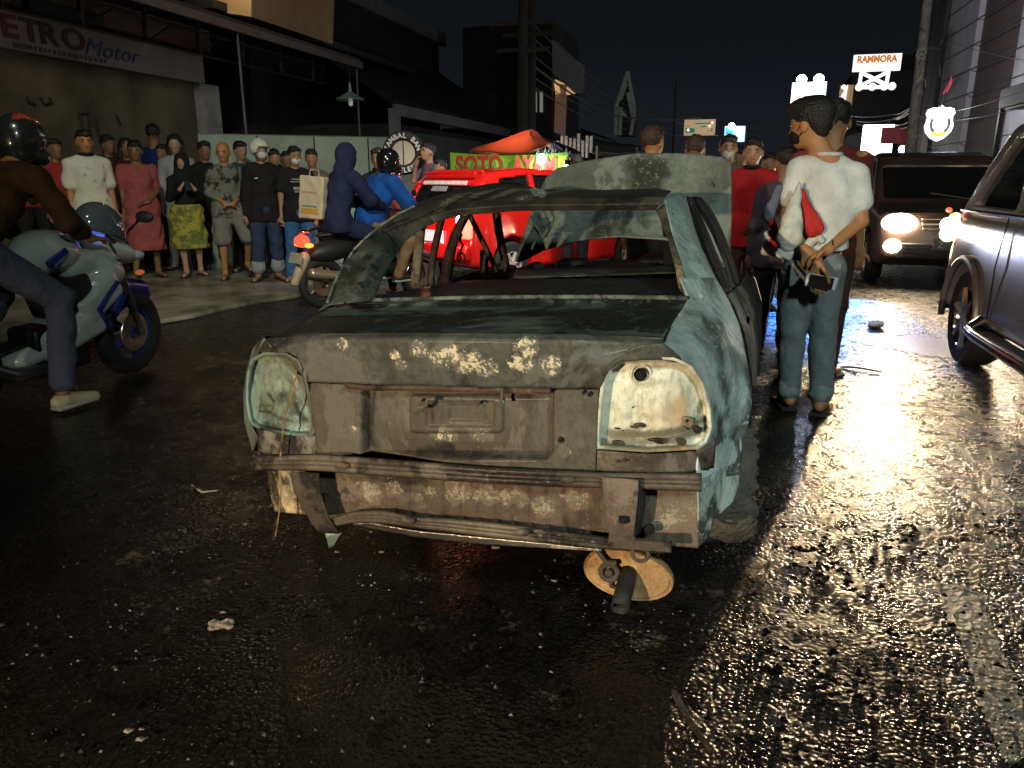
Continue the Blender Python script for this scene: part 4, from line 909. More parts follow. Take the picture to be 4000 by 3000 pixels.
# lower corner of the quarter panel and the bumper side
patch('lower_corner', [
    [(1506, 1040, .08), (1509, 1100, .09), (1508, 1182, .10)],
    [(1540, 1025, .16), (1546, 1080, .17), (1530, 1165, .16)],
    [(1572, 1005, .36), (1566, 1060, .34), (1545, 1120, .28)],
    [(1598, 1010, .43), (1596, 1050, .42), (1586, 1082, .40)]], burnt('burnt_pale_corner', (.30, .36, .34), (.60, .64, .58), (.05, .045, .04), 5, .5, .63, rough=.6), 40, 8)
MB().tube([pc(u, v, y) for u, v, y in ((1594, 760, .64), (1575, 790, .50), (1545, 815, .36), (1520, 830, .25))], .004, 6).build('crease_highlight', burnt('crease_pale', (.30, .28, .2), (.5, .46, .34), s=9), car)
disc(1565, 868, .33, 7, burnt('filler_mark', (.06, .06, .05), (.3, .3, .24), s=20), 'drip_mark', parent=car, dep=.03, asp=2.2)
# left tail lamp recess (smaller in view, farther)
dishL = [(540, 905), (534, 865), (536, 810), (545, 778), (572, 764), (618, 765), (644, 780), (662, 825), (675, 885), (681, 926), (672, 940), (620, 937), (572, 927), (548, 917)]
yL_ = lambda u, v: .05+.17*max(0, (660-u)/125)**2
Mdl = burnt('burnt_lamp_dish_teal', (.08, .12, .108), (.20, .31, .27), (.04, .04, .032), 3.0, .50, .70, bstr=.3, dspc=(.035, .034, .025), dsp=dl([(566, 858, 585, 868, .010), (560, 895, 640, 905, .004), (650, 870, 668, 900, .006), (550, 925, 680, 935, .012)], .12), rough=.6, orange=.12, soft=.09)
d2 = dish('tail_lamp_recess', dishL, yL_, Mdl, 608, 850, .04)
disc(650, 797, yL_(650, 797)+.028, 9, parent=d2, dep=-.006, asp=1.35)
mbx = MB()
for a_, b_ in (((563, 875), (590, 877)), ((563, 875), (560, 888)), ((560, 888), (585, 890)), ((590, 877), (585, 890))): mbx.tube([pc(*a_, yL_(*a_)+.03), pc(*b_, yL_(*b_)+.03)], .0035, 5)
mbx.build('clip', burnt('bracket_soot', (.05,)*3, (.1,)*3), d2)
Mql = burnt('burnt_left_corner', (.07, .08, .075), (.16, .20, .19), (.01, .01, .01), 4, .5, .6)
patch('quarter_panel', [
    [(574, 733, .14), (560, 760, .17), (545, 800, .20), (536, 850, .22), (538, 910, .22), (560, 945, .15)],
    [(572, 727, .22), (549, 752, .28), (534, 800, .32), (528, 850, .33), (530, 910, .34), (548, 975, .28)],
    [(600, 722, .5), (580, 748, .55), (570, 800, .6), (566, 850, .6), (566, 910, .6), (575, 970, .55)]], Mql, 40, 8)
patch('lamp_upper_panel', [[(574, 733, .13), (610, 735, .09), (660, 770, .06)], [(560, 760, .16), (612, 762, .085), (664, 822, .04)]], Mlid, 20, 6)
patch('lamp_lower_panel', [[(556, 925, .13), (620, 940, .06), (682, 940, .035)], [(560, 975, .12), (620, 985, .06), (688, 992, .035)]], burnt('burnt_black_pale', (.02, .017, .014), (.20, .19, .16), (.004, .004, .004), 7, .52, .58), 24, 5)
# bumper carrier: two ribbed rails and the fluted valance between them
def rib(u, v): return 0
Mrail = burnt('burnt_rail', (.060, .046, .034), (.120, .096, .070), (.014, .010, .008), 5, .5, .62, bstr=.3)
def rail(name, top, bot, y, m, prof):
    n = len(prof); rows = []
    for k, (f, dy) in enumerate(prof):
        t_ = resamp([(*p, 0) for p in top], 30); b_ = resamp([(*p, 0) for p in bot], 30)
        rows.append([(a.x+(c.x-a.x)*f, a.y+(c.y-a.y)*f, y+dy+.09*max(0, abs((a.x-1030)/480)-.1)**2.5) for a, c in zip(t_, b_)])
    return patch(name, rows, m, 70, 2, th=.003)
pr = [(0, .012), (.10, -.016), (.30, -.018), (.38, -.008), (.46, -.017), (.58, -.018), (.66, -.008), (.74, -.017), (.92, -.016), (1, .01)]
r1 = rail('upper_rail', [(553, 986), (690, 982), (760, 987), (880, 996), (1050, 1010), (1200, 1016), (1300, 1022), (1516, 1024)],
     [(553, 1014), (690, 1016), (760, 1022), (880, 1030), (1050, 1042), (1200, 1050), (1300, 1052), (1515, 1060)], -.015, Mrail, pr)
r2 = rail('lower_rail', [(719, 1120), (770, 1104), (830, 1103), (900, 1118), (960, 1120), (1048, 1128), (1180, 1144), (1312, 1162), (1437, 1168)],
     [(719, 1136), (770, 1128), (830, 1129), (900, 1140), (960, 1146), (1048, 1158), (1180, 1172), (1312, 1184), (1435, 1194)], .0, Mrail, pr)
for u_, v_ in ((738, 1006), (1226, 1036), (880, 1125), (1128, 1150)):
    MB().ball(pc(u_, v_, -.03), (.024, .008, .011)).build('rail_boss', Mrail, r1 if v_ < 1060 else r2)
def flute(u, v):
    w_ = 37.0; k = (u-760)/w_; f = k-math.floor(k); return .007*(1-sm(abs(f-.5), .10, .22))*rbox(u, v, 740, 1030, 1262, 1170, 10, 10)+.010*math.exp(-((v-1060-(1250-u)*-.62)/9)**2)*0
Mval = burnt('burnt_valance', (.10, .070, .048), (.13, .100, .072), (.035, .026, .02), 3.5, .5, .68,
             spots=[(pc(u, v, .03).x, pc(u, v, .03).z, r_) for u, v, r_ in ((790, 1062, .06), (850, 1055, .04), (905, 1075, .025), (930, 1065, .035), (985, 1060, .07), (1050, 1065, .06), (1110, 1075, .06), (1170, 1095, .05), (1458, 1130, .075), (1440, 1150, .05), (1240, 1080, .05))], flake=.05, fl=(.34, .29, .21))
patch('valance', [[(u, v, .03+.08*max(0, abs((u-1030)/480)-.1)**2.5) for u, v in ((640, 1010), (760, 1018), (900, 1028), (1060, 1040), (1300, 1050), (1512, 1052))],
                  [(u, v, .045+.08*max(0, abs((u-1030)/480)-.1)**2.5) for u, v in ((700, 1112), (770, 1106), (900, 1122), (1060, 1134), (1310, 1166), (1508, 1183))]], Mval, 200, 24, feat=flute)
# right mounting bracket
bR = patch('bracket', [[(1300, 1030, -.03), (1380, 1036, -.03)], [(1303, 1075, -.035), (1377, 1085, -.035)], [(1316, 1150, -.03), (1370, 1150, -.03)], [(1314, 1170, -.02), (1374, 1172, -.02)]], burnt('burnt_bracket', (.085, .064, .047), (.15, .118, .09), s=8), 14, 5, th=.004)
MB().tube([pc(u, v, -.04) for u, v in ((1348, 1115), (1348, 1127))], .014, 12).build('slot', hole, bR)
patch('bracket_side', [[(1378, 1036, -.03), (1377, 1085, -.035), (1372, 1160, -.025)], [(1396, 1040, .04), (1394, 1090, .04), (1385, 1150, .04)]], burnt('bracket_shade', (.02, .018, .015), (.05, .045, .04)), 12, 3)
MB().ball(pc(1402, 1143, .03), (.016, .012, .016)).build('drain_plug', hole, bR)
MB().torus(pc(1383, 1196, -.01), .022, .006, 'y', 18, 6).build('tow_loop', Mrail, car)
MB().box(pc(1385, 1176, -.015), (.16, .02, .028)).build('rail_end', Mrail, r2, 20, .003)
# left bracket and fender end
bL = patch('bracket', [[(628, 1018, .0), (690, 1022, -.02)], [(636, 1060, .0), (694, 1066, -.02)], [(662, 1110, .02), (712, 1120, -.01)], [(690, 1150, .02), (735, 1152, .0)]], burnt('burnt_left_bracket', (.015, .012, .010), (.07, .055, .04), s=6), 14, 5)
disc(698, 1076, -.01, 8, parent=bL)
patch('left_fender_end', [[(576, 1016, .20), (580, 1050, .20), (592, 1105, .20)], [(610, 1016, .10), (618, 1050, .10), (622, 1108, .12)], [(652, 1018, .06), (656, 1050, .07), (660, 1112, .10)]], burnt('burnt_fender_end', (.05, .045, .03), (.60, .50, .32), (.015, .012, .01), 6, .52, .66), 24, 8)
patch('left_fin', [[(703, 1150, .10), (738, 1150, .10)], [(712, 1183, .12), (720, 1180, .12)]], burnt('burnt_teal_fin', (.14, .20, .18), (.35, .45, .42)), 8, 5)
MB().tube([pc(u, v, .02) for u, v in ((641, 799), (633, 843), (615, 902), (608, 957), (604, 1012), (607, 1060), (604, 1103), (595, 1158))], .0028, 5).build('hanging_wire', burnt('wire_rust', (.20, .11, .04), (.3, .2, .08)), car)
# twisted silver strip under the lower rail
patch('bent_strip', [[(762, 1130, .02), (800, 1128, .02), (900, 1146, .0), (1048, 1160, -.01), (1200, 1175, 0), (1300, 1186, .0)],
                     [(766, 1133, .04), (840, 1146, .04), (900, 1158, .02), (1048, 1174, .0), (1200, 1184, .0), (1300, 1190, .0)]], mat('bent_silver', (.40, .36, .29), .38, .85, .35, 12, .5, 30), 60, 5)
# greenhouse: rear header, roof, pillars
Mroof = burnt('burnt_roof', (.018, .016, .013), (.050, .044, .033), (.006, .006, .006), 5, .5, .64, bstr=.35,
              spots=[(pc(u, v, 1.3).x, pc(u, v, 1.3).z, r_) for u, v, r_ in ((1000, 420, .05), (1060, 415, .06), (1105, 408, .05), (1130, 418, .05), (960, 432, .06))], flake=.02, fl=(.42, .38, .22))
patch('roof', [
    [(855, 549, .92), (876, 520, 1.02), (905, 497, 1.12), (940, 480, 1.2), (993, 466, 1.22), (1113, 456, 1.24), (1250, 454, 1.24), (1417, 454, 1.22)],
    [(846, 540, .93), (866, 508, 1.03), (895, 484, 1.13), (932, 465, 1.2), (990, 452, 1.20), (1113, 443, 1.22), (1250, 442, 1.22), (1424, 440, 1.2)],
    [(832, 515, .95), (856, 492, 1.04), (885, 471, 1.14), (925, 453, 1.24), (985, 438, 1.26), (1113, 427, 1.28), (1250, 428, 1.28), (1436, 426, 1.24)],
    [(820, 500, .98), (846, 478, 1.06), (878, 459, 1.16), (926, 440, 1.32), (985, 421, 1.5), (1113, 408, 1.7), (1160, 418, 1.7), (1444, 416, 1.4)],
    [(812, 494, 1.0), (838, 473, 1.08), (870, 454, 1.2), (920, 430, 1.5), (983, 409, 1.9), (1060, 396, 2.3), (1110, 394, 2.35), (1167, 408, 2.35), (1300, 410, 2.35), (1422, 407, 2.2), (1450, 412, 1.6)]], Mroof, 90, 8)
Mpl = burnt('burnt_pillar_green', (.014, .016, .012), (.050, .062, .050), (.006, .006, .005), 4, .5, .62, bstr=.25)
patch('rear_pillar', [
    [(690, 672, .52), (708, 651, .56), (739, 579, .70), (790, 519, .86), (824, 500, .98)],
    [(712, 660, .53), (728, 640, .57), (760, 585, .70), (805, 528, .86), (842, 510, .97)],
    [(756, 655, .55), (768, 630, .58), (800, 575, .70), (832, 540, .85), (855, 528, .95)],
    [(800, 650, .60), (812, 636, .63), (826, 600, .74), (842, 570, .84), (856, 549, .93)]], Mpl, 36, 8)
MB().tube([pc(u, v, .52+.46*(655-v)/190) for u, v in ((707, 652), (722, 612), (744, 570), (766, 538), (792, 512), (824, 486), (858, 463), (896, 445))], .005, 6).build('window_channel', burnt('channel_green', (.07, .09, .07), (.22, .28, .22), s=9, bstr=.3), car)  # pale tube carries the highlight of the pillar's outer edge in its colour
MB().tube([pc(u, v, .53+.42*(655-v)/130) for u, v in ((740, 655), (766, 612), (790, 580), (815, 556), (848, 533))], .004, 6).build('window_channel', burnt('channel_green', (.07,)*3, (.2,)*3), car)
for u, v in ((792, 560), (782, 590), (778, 618)): disc(u, v, .60+.2*(620-v)/80, 7, parent=car, dep=.004, asp=1.3, name='hole')
Mpr = burnt('burnt_pillar_right', (.035, .032, .024), (.10, .095, .065), (.012, .011, .009), 7, .5, .64, fl=(.40, .30, .14), spots=[(.62, 1.0, .12), (.64, .9, .12)], flake=.02)
patch('rear_pillar', [
    [(1417, 454, 1.22), (1436, 499, 1.08), (1445, 521, .98), (1458, 570, .82), (1466, 620, .67), (1487, 646, .585)],
    [(1436, 440, 1.22), (1450, 499, 1.08), (1460, 530, .98), (1474, 575, .82), (1482, 620, .68), (1502, 646, .60)]], Mpr, 36, 6)
patch('rear_pillar', [
    [(1436, 430, 1.25), (1450, 499, 1.08), (1460, 530, .98), (1474, 575, .83), (1486, 620, .70), (1502, 650, .61)],
    [(1462, 418, 1.5), (1482, 470, 1.32), (1496, 515, 1.18), (1516, 560, 1.02), (1532, 600, .92), (1545, 632, .86)],
    [(1482, 424, 1.75), (1500, 490, 1.5), (1514, 530, 1.35), (1530, 565, 1.22), (1548, 605, 1.12), (1562, 632, 1.08)]],
    burnt('burnt_pillar_skin', (.19, .25, .23), (.36, .43, .39), (.06, .05, .04), 2.2, .47, .66, bstr=.25, rough=.62), 40, 10)
# right side door frames, glass channels and doors
Mfr = mat('charred_frame', (.016, .016, .017), .5, .2, .4, 14, .3, 40, spec=.5)
patch('door_frame', [[(1482, 424, 1.8), (1502, 480, 1.6), (1525, 545, 1.3), (1548, 600, 1.15), (1562, 632, 1.08)], [(1496, 426, 2.0), (1522, 480, 1.75), (1548, 545, 1.45), (1572, 600, 1.25), (1583, 628, 1.18)]], Mfr, 20, 4, th=.02)
patch('door_frame', [[(1498, 424, 2.1), (1520, 455, 2.0), (1545, 500, 1.9), (1575, 570, 1.65), (1590, 622, 1.5)], [(1516, 426, 2.3), (1540, 455, 2.2), (1562, 500, 2.1), (1588, 570, 1.9), (1600, 615, 1.75)]], Mfr, 20, 4, th=.02)
mb = MB(); mb.tube([pc(u, v, y) for u, v, y in ((1506, 432, 2.0), (1540, 490, 1.8), (1562, 550, 1.6), (1582, 618, 1.4))], .008, 6); mb.build('glass_channel', mat('channel_steel', (.12, .13, .14), .35, .6), car)
Mdoor = burnt('burnt_door', (.13, .115, .085), (.23, .225, .185), (.04, .035, .03), 4, .5, .66)
patch('rear_door', [
    [(1562, 632, 1.10), (1584, 660, 1.10), (1604, 720, 1.0), (1618, 790, .95), (1622, 840, .95)],
    [(1580, 625, 1.5), (1600, 650, 1.5), (1620, 700, 1.45), (1630, 770, 1.35), (1630, 830, 1.3)],
    [(1600, 610, 1.9), (1622, 640, 1.9), (1634, 690, 1.85), (1638, 760, 1.8), (1634, 820, 1.7)]], Mdoor, 30, 8)
disc(1616, 690, 1.2, 4, hole, 'door_handle_hole', parent=car, dep=-.02, asp=2.0)
patch('front_door', [
    [(1600, 610, 1.92), (1622, 640, 1.92), (1634, 690, 1.87), (1638, 760, 1.82), (1634, 820, 1.72)],
    [(1612, 590, 2.6), (1630, 615, 2.6), (1644, 670, 2.6), (1646, 740, 2.5), (1640, 800, 2.3)],
    [(1612, 575, 3.2), (1632, 600, 3.2), (1646, 650, 3.2), (1645, 720, 3.1), (1640, 780, 2.9)]], mat('charred_door', (.03, .03, .03), .6, .1, .5, 6, .3, 30), 24, 6)
MB().tube([pc(u, v, y) for u, v, y in ((1562, 632, 1.08), (1585, 665, 1.05), (1606, 720, .98), (1617, 780, .9), (1624, 840, .86), (1618, 920, .84))], .004, 6).build('door_gap', hole, car)
# interior seen through the rear window
Min = burnt('charred_interior', (.0025, .0025, .0025), (.007, .008, .0075), (.002, .002, .002), 6, .52, .62)
patch('parcel_shelf', [[(770, 655, .60), (1048, 648, .67), (1300, 647, .66), (1480, 650, .6)], [(830, 636, .9), (1048, 622, 1.05), (1300, 620, 1.05), (1465, 622, .95)], [(1000, 606, 1.3), (1120, 602, 1.3), (1300, 600, 1.3), (1462, 602, 1.15)]], Min, 40, 6)
patch('charred_panel', [[(1108, 600, 1.5), (1190, 597, 1.5), (1300, 594, 1.5), (1462, 588, 1.4)], [(1115, 578, 2.0), (1190, 578, 2.0), (1300, 576, 2.0), (1461, 573, 1.9)]], burnt('charred_panel_green', (.012, .015, .013), (.06, .08, .07), s=5), 30, 5)
patch('scuttle', [[(815, 638, 1.6), (930, 618, 1.9), (1040, 592, 2.3), (1100, 580, 2.7), (1290, 576, 2.8), (1463, 576, 2.7)], [(800, 700, 1.6), (930, 690, 1.9), (1040, 680, 2.3), (1100, 680, 2.7), (1290, 690, 2.8), (1480, 690, 2.7)]], Min, 40, 5, th=.02)
mb = MB().box((0, 2.0, .30), (1.30, 2.7, .05)).box((.05, .55, .36), (1.1, .8, .05)).box((0, 3.5, .45), (1.2, .75, .5)); mb.build('floor_pan', Min, car, 0)
MB().box((-.68, 2.1, .58), (.05, 2.2, .46)).build('left_side_panel', Min, car, 20, .01)
def bar(name, tri, m, y0, y1):
    return patch(name, [[(tri[0][0], tri[0][1], y0), (tri[3][0], tri[3][1], y1)], [(tri[1][0], tri[1][1], y0), (tri[2][0], tri[2][1], y1)]], m, 14, 2, th=.025)
Mbar = burnt('charred_bar', (.020, .013, .010), (.055, .038, .030), s=9)
bar('side_pillar', ((899, 497), (918, 484), (904, 612), (886, 618)), burnt('ash_bar', (.10, .085, .06), (.20, .17, .12), s=8), 1.35, 1.4)
def cbar(name, pts, w_, m, y):
    top = [(u-w_/2, v, y) for u, v in pts]; bt = [(u+w_/2, v, y) for u, v in pts]
    return patch(name, [top, bt], m, 16, 2, th=.03)
cbar('side_pillar', [(951, 475), (938, 530), (930, 575), (928, 620)], 12, Mbar, 1.7)
cbar('side_pillar', [(1003, 466), (985, 500), (970, 545), (958, 612)], 20, Mbar, 2.0)
cbar('side_pillar', [(1012, 464), (1035, 510), (1055, 550), (1072, 588)], 9, Mbar, 2.2)
cbar('side_pillar', [(1070, 455), (1076, 500), (1086, 550), (1094, 588)], 15, Mbar, 2.5)
cbar('seat_frame', [(1045, 540), (1044, 570), (1046, 590)], 16, Mbar, 2.4)
mb = MB(); mb.tube([pc(u, v, 2.0) for u, v in ((998, 505), (994, 520), (1000, 530), (992, 548), (998, 566))], .007, 5); mb.torus(pc(996, 556, 2.0), .022, .006, 'y', 12, 5); mb.build('belt_buckle', Mbar, car)
MB().tube([pc(u, v, 1.9) for u, v in ((1156, 566), (1158, 578), (1160, 590))], .004, 5).build('wire_stub', Mbar, car)
# raised bonnet behind the roof and below it, seen through the windscreen opening
Mhood = burnt('burnt_bonnet', (.115, .135, .112), (.20, .235, .20), (.035, .036, .028), 1.8, .50, .62, rough=.7, bstr=.4)
def crm(u, v): return .05*math.sin((u-1170)/410*math.pi)*-1+.006*math.sin(u*.03)*math.sin(v*.04)
hd = patch('bonnet', [
    [(1168, 408, 3.25), (1176, 388, 3.32), (1205, 366, 3.38), (1260, 350, 3.42), (1380, 332, 3.45), (1480, 333, 3.45), (1560, 340, 3.4), (1580, 352, 3.36)],
    [(1166, 440, 3.22), (1176, 420, 3.28), (1205, 400, 3.32), (1260, 390, 3.36), (1380, 380, 3.4), (1480, 382, 3.4), (1560, 385, 3.36), (1581, 395, 3.3)],
    [(1148, 455, 3.2), (1176, 460, 3.22), (1205, 465, 3.25), (1260, 470, 3.3), (1380, 475, 3.3), (1480, 475, 3.3), (1560, 478, 3.25), (1580, 485, 3.22)],
    [(1124, 520, 3.15), (1160, 512, 3.17), (1205, 505, 3.18), (1260, 500, 3.2), (1380, 500, 3.2), (1480, 520, 3.2), (1560, 540, 3.2), (1579, 545, 3.2)],
    [(1112, 566, 3.1), (1124, 567, 3.1), (1174, 542, 3.12), (1248, 521, 3.15), (1334, 512, 3.15), (1443, 518, 3.15), (1540, 590, 3.15), (1572, 600, 3.15)]], Mhood, 60, 10, feat=crm, th=.012)
mb = MB()
for a_ in (((1170, 430), (1190, 470), (1185, 500), (1172, 520)), ((1172, 520), (1200, 500), (1235, 505), (1248, 518)), ((1150, 480), (1165, 500), (1172, 520))):
    mb.tube([pc(u, v, 3.10+.05) for u, v in a_], .007, 5)
mb.build('crease', burnt('crease_green', (.16, .21, .16), (.28, .34, .27)), hd)
# flank skins: lower right doors, and the left side that the camera only glimpses
def flank(name, side, y0, y1, prof, m, arches=()):
    vs = []; fs = []; ny_ = 26; n_ = len(prof)
    for i in range(ny_+1):
        y = y0+(y1-y0)*i/ny_
        for x_, z_ in prof:
            zz = z_
            for ya in arches:
                d2 = .33**2-(y-ya)**2
                if d2 > 0: zz = max(zz, .24+math.sqrt(d2))
            vs.append((side*(x_+.012*math.sin(y*3.1+z_*9)*.3), y, min(zz, prof[-1][1]+.001*prof.index((x_, z_)))))
    for i in range(ny_):
        for k in range(n_-1): fs.append((i*n_+k, i*n_+k+1, (i+1)*n_+k+1, (i+1)*n_+k))
    o = mobj(name, vs, fs, m, car); o.modifiers.new('s', 'SOLIDIFY').thickness = .004; return o
Mfl = burnt('burnt_flank', (.10, .11, .10), (.22, .25, .235), (.03, .027, .022), 2.4, .5, .64, bstr=.3)
pf = [(.70, .24), (.725, .30), (.745, .42), (.75, .52), (.75, .60)]
flank('door_lower', 1, 1.16, 2.25, pf, Mfl); flank('door_lower', 1, 2.27, 3.0, pf, Mfl)
pl2 = [(.70, .24), (.735, .32), (.755, .45), (.765, .58), (.76, .70), (.735, .80), (.70, .85)]
flank('quarter_panel', -1, .56, 1.14, pl2, Mfl, (.80,)); flank('rear_door', -1, 1.16, 2.05, pl2, Mfl); flank('front_door', -1, 2.07, 3.0, pl2, Mfl)
# front wings and nose so that the shell is closed from the side
MB().box((.70, 3.45, .55), (.12, 1.0, .42)).box((-.70, 3.45, .55), (.12, 1.0, .42)).box((0, 3.95, .42), (1.46, .12, .36)).build('front_wing', mat('charred_door', (.03,)*3), car, 20, .04)
MB().box((0, 3.5, .62), (.62, .5, .3)).box((.3, 3.6, .72), (.3, .3, .18)).box((-.35, 3.6, .7), (.22, .22, .2)).build('engine', Min, car, 20, .03)
MB().box((.45, 3.3, .88), (.20, .35, .36)).build('charred_box', hole, car, 0, .02)
# wheels burnt to the rim
Mty = mat('ash_tyre', (.11, .095, .072), .9, 0, .45, 14, .8, 50)
for sx, yy in ((1, .80), (-1, .80), (1, 3.32), (-1, 3.32)):
    wx = sx*.655; zc = .24 if sx > 0 else .22
    wob = S(.03)
    wob.cap((wx-.07, yy, zc), (wx+.07, yy, zc), .235).cap((wx-.085, yy, zc-.16), (wx+.085, yy, zc-.16), .07, .07); wob.subc((wx+sx*.05, yy, zc), (wx+sx*.3, yy, zc), .17, .17)
    wh = wob.build('wheel', Mty, car, .016, .005, 30)
    if True:
        MB().lathe([(.05, wx+sx*.04), (.15, wx+sx*.05), (.168, wx+sx*.08), (.172, wx+sx*.05), (.16, wx)], 'x', (0, yy, zc), 28).build('rim', burnt('rim_ash', (.05, .045, .04), (.13, .12, .10)), wh)
MB().tube([pc(u, v, .7) for u, v in ((1612, 1070), (1622, 1085), (1634, 1118))], .006, 6).build('brake_pipe', Mfr, car)
# exhaust
mf = S(.01).ell((0, 0, 0), (.145, .11, .088)); 
c_ = pc(1357, 1240, .22)
o = MB().lathe([(0, -.004), (.6, -.006), (.88, -.010), (.93, -.004), (.985, -.010), (1.0, .002), (.985, .02), (.90, .045), (.5, .09), (0, .10)], 'y', n=40)
for v_ in o.v: v_.x = c_.x+v_.x*.138; v_.z = c_.z+v_.z*.083+ (v_.x-c_.x)*-.10; v_.y += c_.y
Mmf = burnt('rusty_muffler', (.34, .20, .085), (.46, .29, .13), (.12, .07, .035), 4, .5, .72, rough=.6)
mo = o.build('muffler', Mmf, car, 40)
MB().tube([c_+Vector(p) for p in ((.0, 0, .005), (.0, -.04, -.005), (-.004, -.09, -.020), (-.008, -.135, -.040))], [.028, .028, .027, .027], 18, cap=False).build('tail_pipe', mat('pipe_soot', (.022, .020, .018), .7, .2, .4, 20, .3, 50), mo).modifiers.new('s', 'SOLIDIFY').thickness = .003
MB().torus(c_+Vector((-.055, -.02, .012)), .026, .009, 'y', 18, 8).ball(c_+Vector((-.055, -.025, .012)), (.014, .012, .014)).tube([c_+Vector((-.055, -.02, -.01)), c_+Vector((-.05, -.02, -.035)), c_+Vector((-.03, -.02, -.04))], .006, 6).build('hanger', mat('hanger_rubber', (.08, .07, .06), .8), mo)
MB().tube([c_+Vector((-.10, -.02, .10)), c_+Vector((-.06, -.03, .05)), c_+Vector((-.03, -.03, .05))], .009, 6).build('hanger_arm', mat('hanger_rubber', (.08,)*3), mo)
# ------------------------------------------------------------------ people
SK = {'tan': skin('tan', (.36, .20, .12)), 'brown': skin('brown', (.24, .125, .07)), 'fair': skin('fair', (.45, .28, .19)), 'orange': skin('orange', (.42, .20, .09))}
HAIR = mat('black_hair', (.012, .010, .009), .55, 0, .4, 40, .6, 90)
HAIRB = mat('brown_hair', (.05, .028, .015), .6, 0, .4, 40, .6, 90)
EYE = mat('eye_dark', (.015, .012, .01), .25); LIP = mat('lip', (.20, .07, .055), .5); SOLE = mat('rubber_sole', (.02, .018, .016), .8)
MASKW = cloth('mask_pale', (.62, .70, .66)); MASKB = cloth('mask_black', (.015, .015, .017))
V3 = Vector
def hand(s, w, d, up, curl=.6, k=.006, sc=1.0, side=1, fine=True):
    """palm, four curled fingers of unequal length and a thumb leaving the side of the palm"""
    w, d, up = V3(w), V3(d).normalized(), V3(up); up = (up-d*up.dot(d)).normalized(); sd = d.cross(up)*side
    pe = w+d*.085*sc; s.cap(w, w+d*.02*sc, .026*sc, .026*sc, .02)
    for q_ in (-.026, -.009, .009, .026): s.cap(w+d*.015*sc+sd*q_*.6*sc, pe+sd*q_*sc, .015*sc, .0125*sc, .012)
    for q_, l_, in ((-.027, .062), (-.009, .074), (.009, .070), (.027, .054)):
        b_ = pe+sd*q_*sc; p1 = b_+(d*math.cos(curl*.5)-up*math.sin(curl*.5))*l_*.45*sc; p2 = p1+(d*math.cos(curl*1.5)-up*math.sin(curl*1.5))*l_*.33*sc; p3 = p2+(d*math.cos(curl*2.3)-up*math.sin(curl*2.3))*l_*.28*sc
        for a_, c_, r1, r2 in ((b_, p1, .0098, .0090), (p1, p2, .0090, .0082), (p2, p3, .0082, .0070)): s.cap(a_, c_, r1*sc, r2*sc, .003)
    t0 = w+d*.028*sc-sd*.026*sc; t1 = t0+(d*.6-sd*.7-up*.15)*.038*sc; t2 = t1+(d*.85-sd*.25-up*.35)*.034*sc
    s.cap(t0, t1, .0135*sc, .0115*sc, .012); s.cap(t1, t2, .0112*sc, .0088*sc, .003)
rsh = random.Random(8)
ARMS = {  # right side elbow, wrist, hand direction at stature 1.70
 'down': ((.203, -.03, 1.09), (.215, .03, .84), (0, .1, -1)),
 'clasp': ((.208, -.03, 1.10), (.055, .19, .97), (-1, .1, -.2)),
 'phone': ((.205, .03, 1.10), (.10, .24, 1.22), (-.5, .2, .8)),
 'cross': ((.23, .08, 1.12), (-.04, .22, 1.16), (-1, 0, .1)),
 'back': ((.25, -.09, 1.10), (.05, -.16, .95), (-1, 0, -.2)),
 'hip': ((.33, -.06, 1.13), (.19, .02, .98), (-.8, .4, -.3)),
 'mouth': ((.20, .16, 1.20), (.07, .17, 1.42), (-.5, -.1, .8)),
}
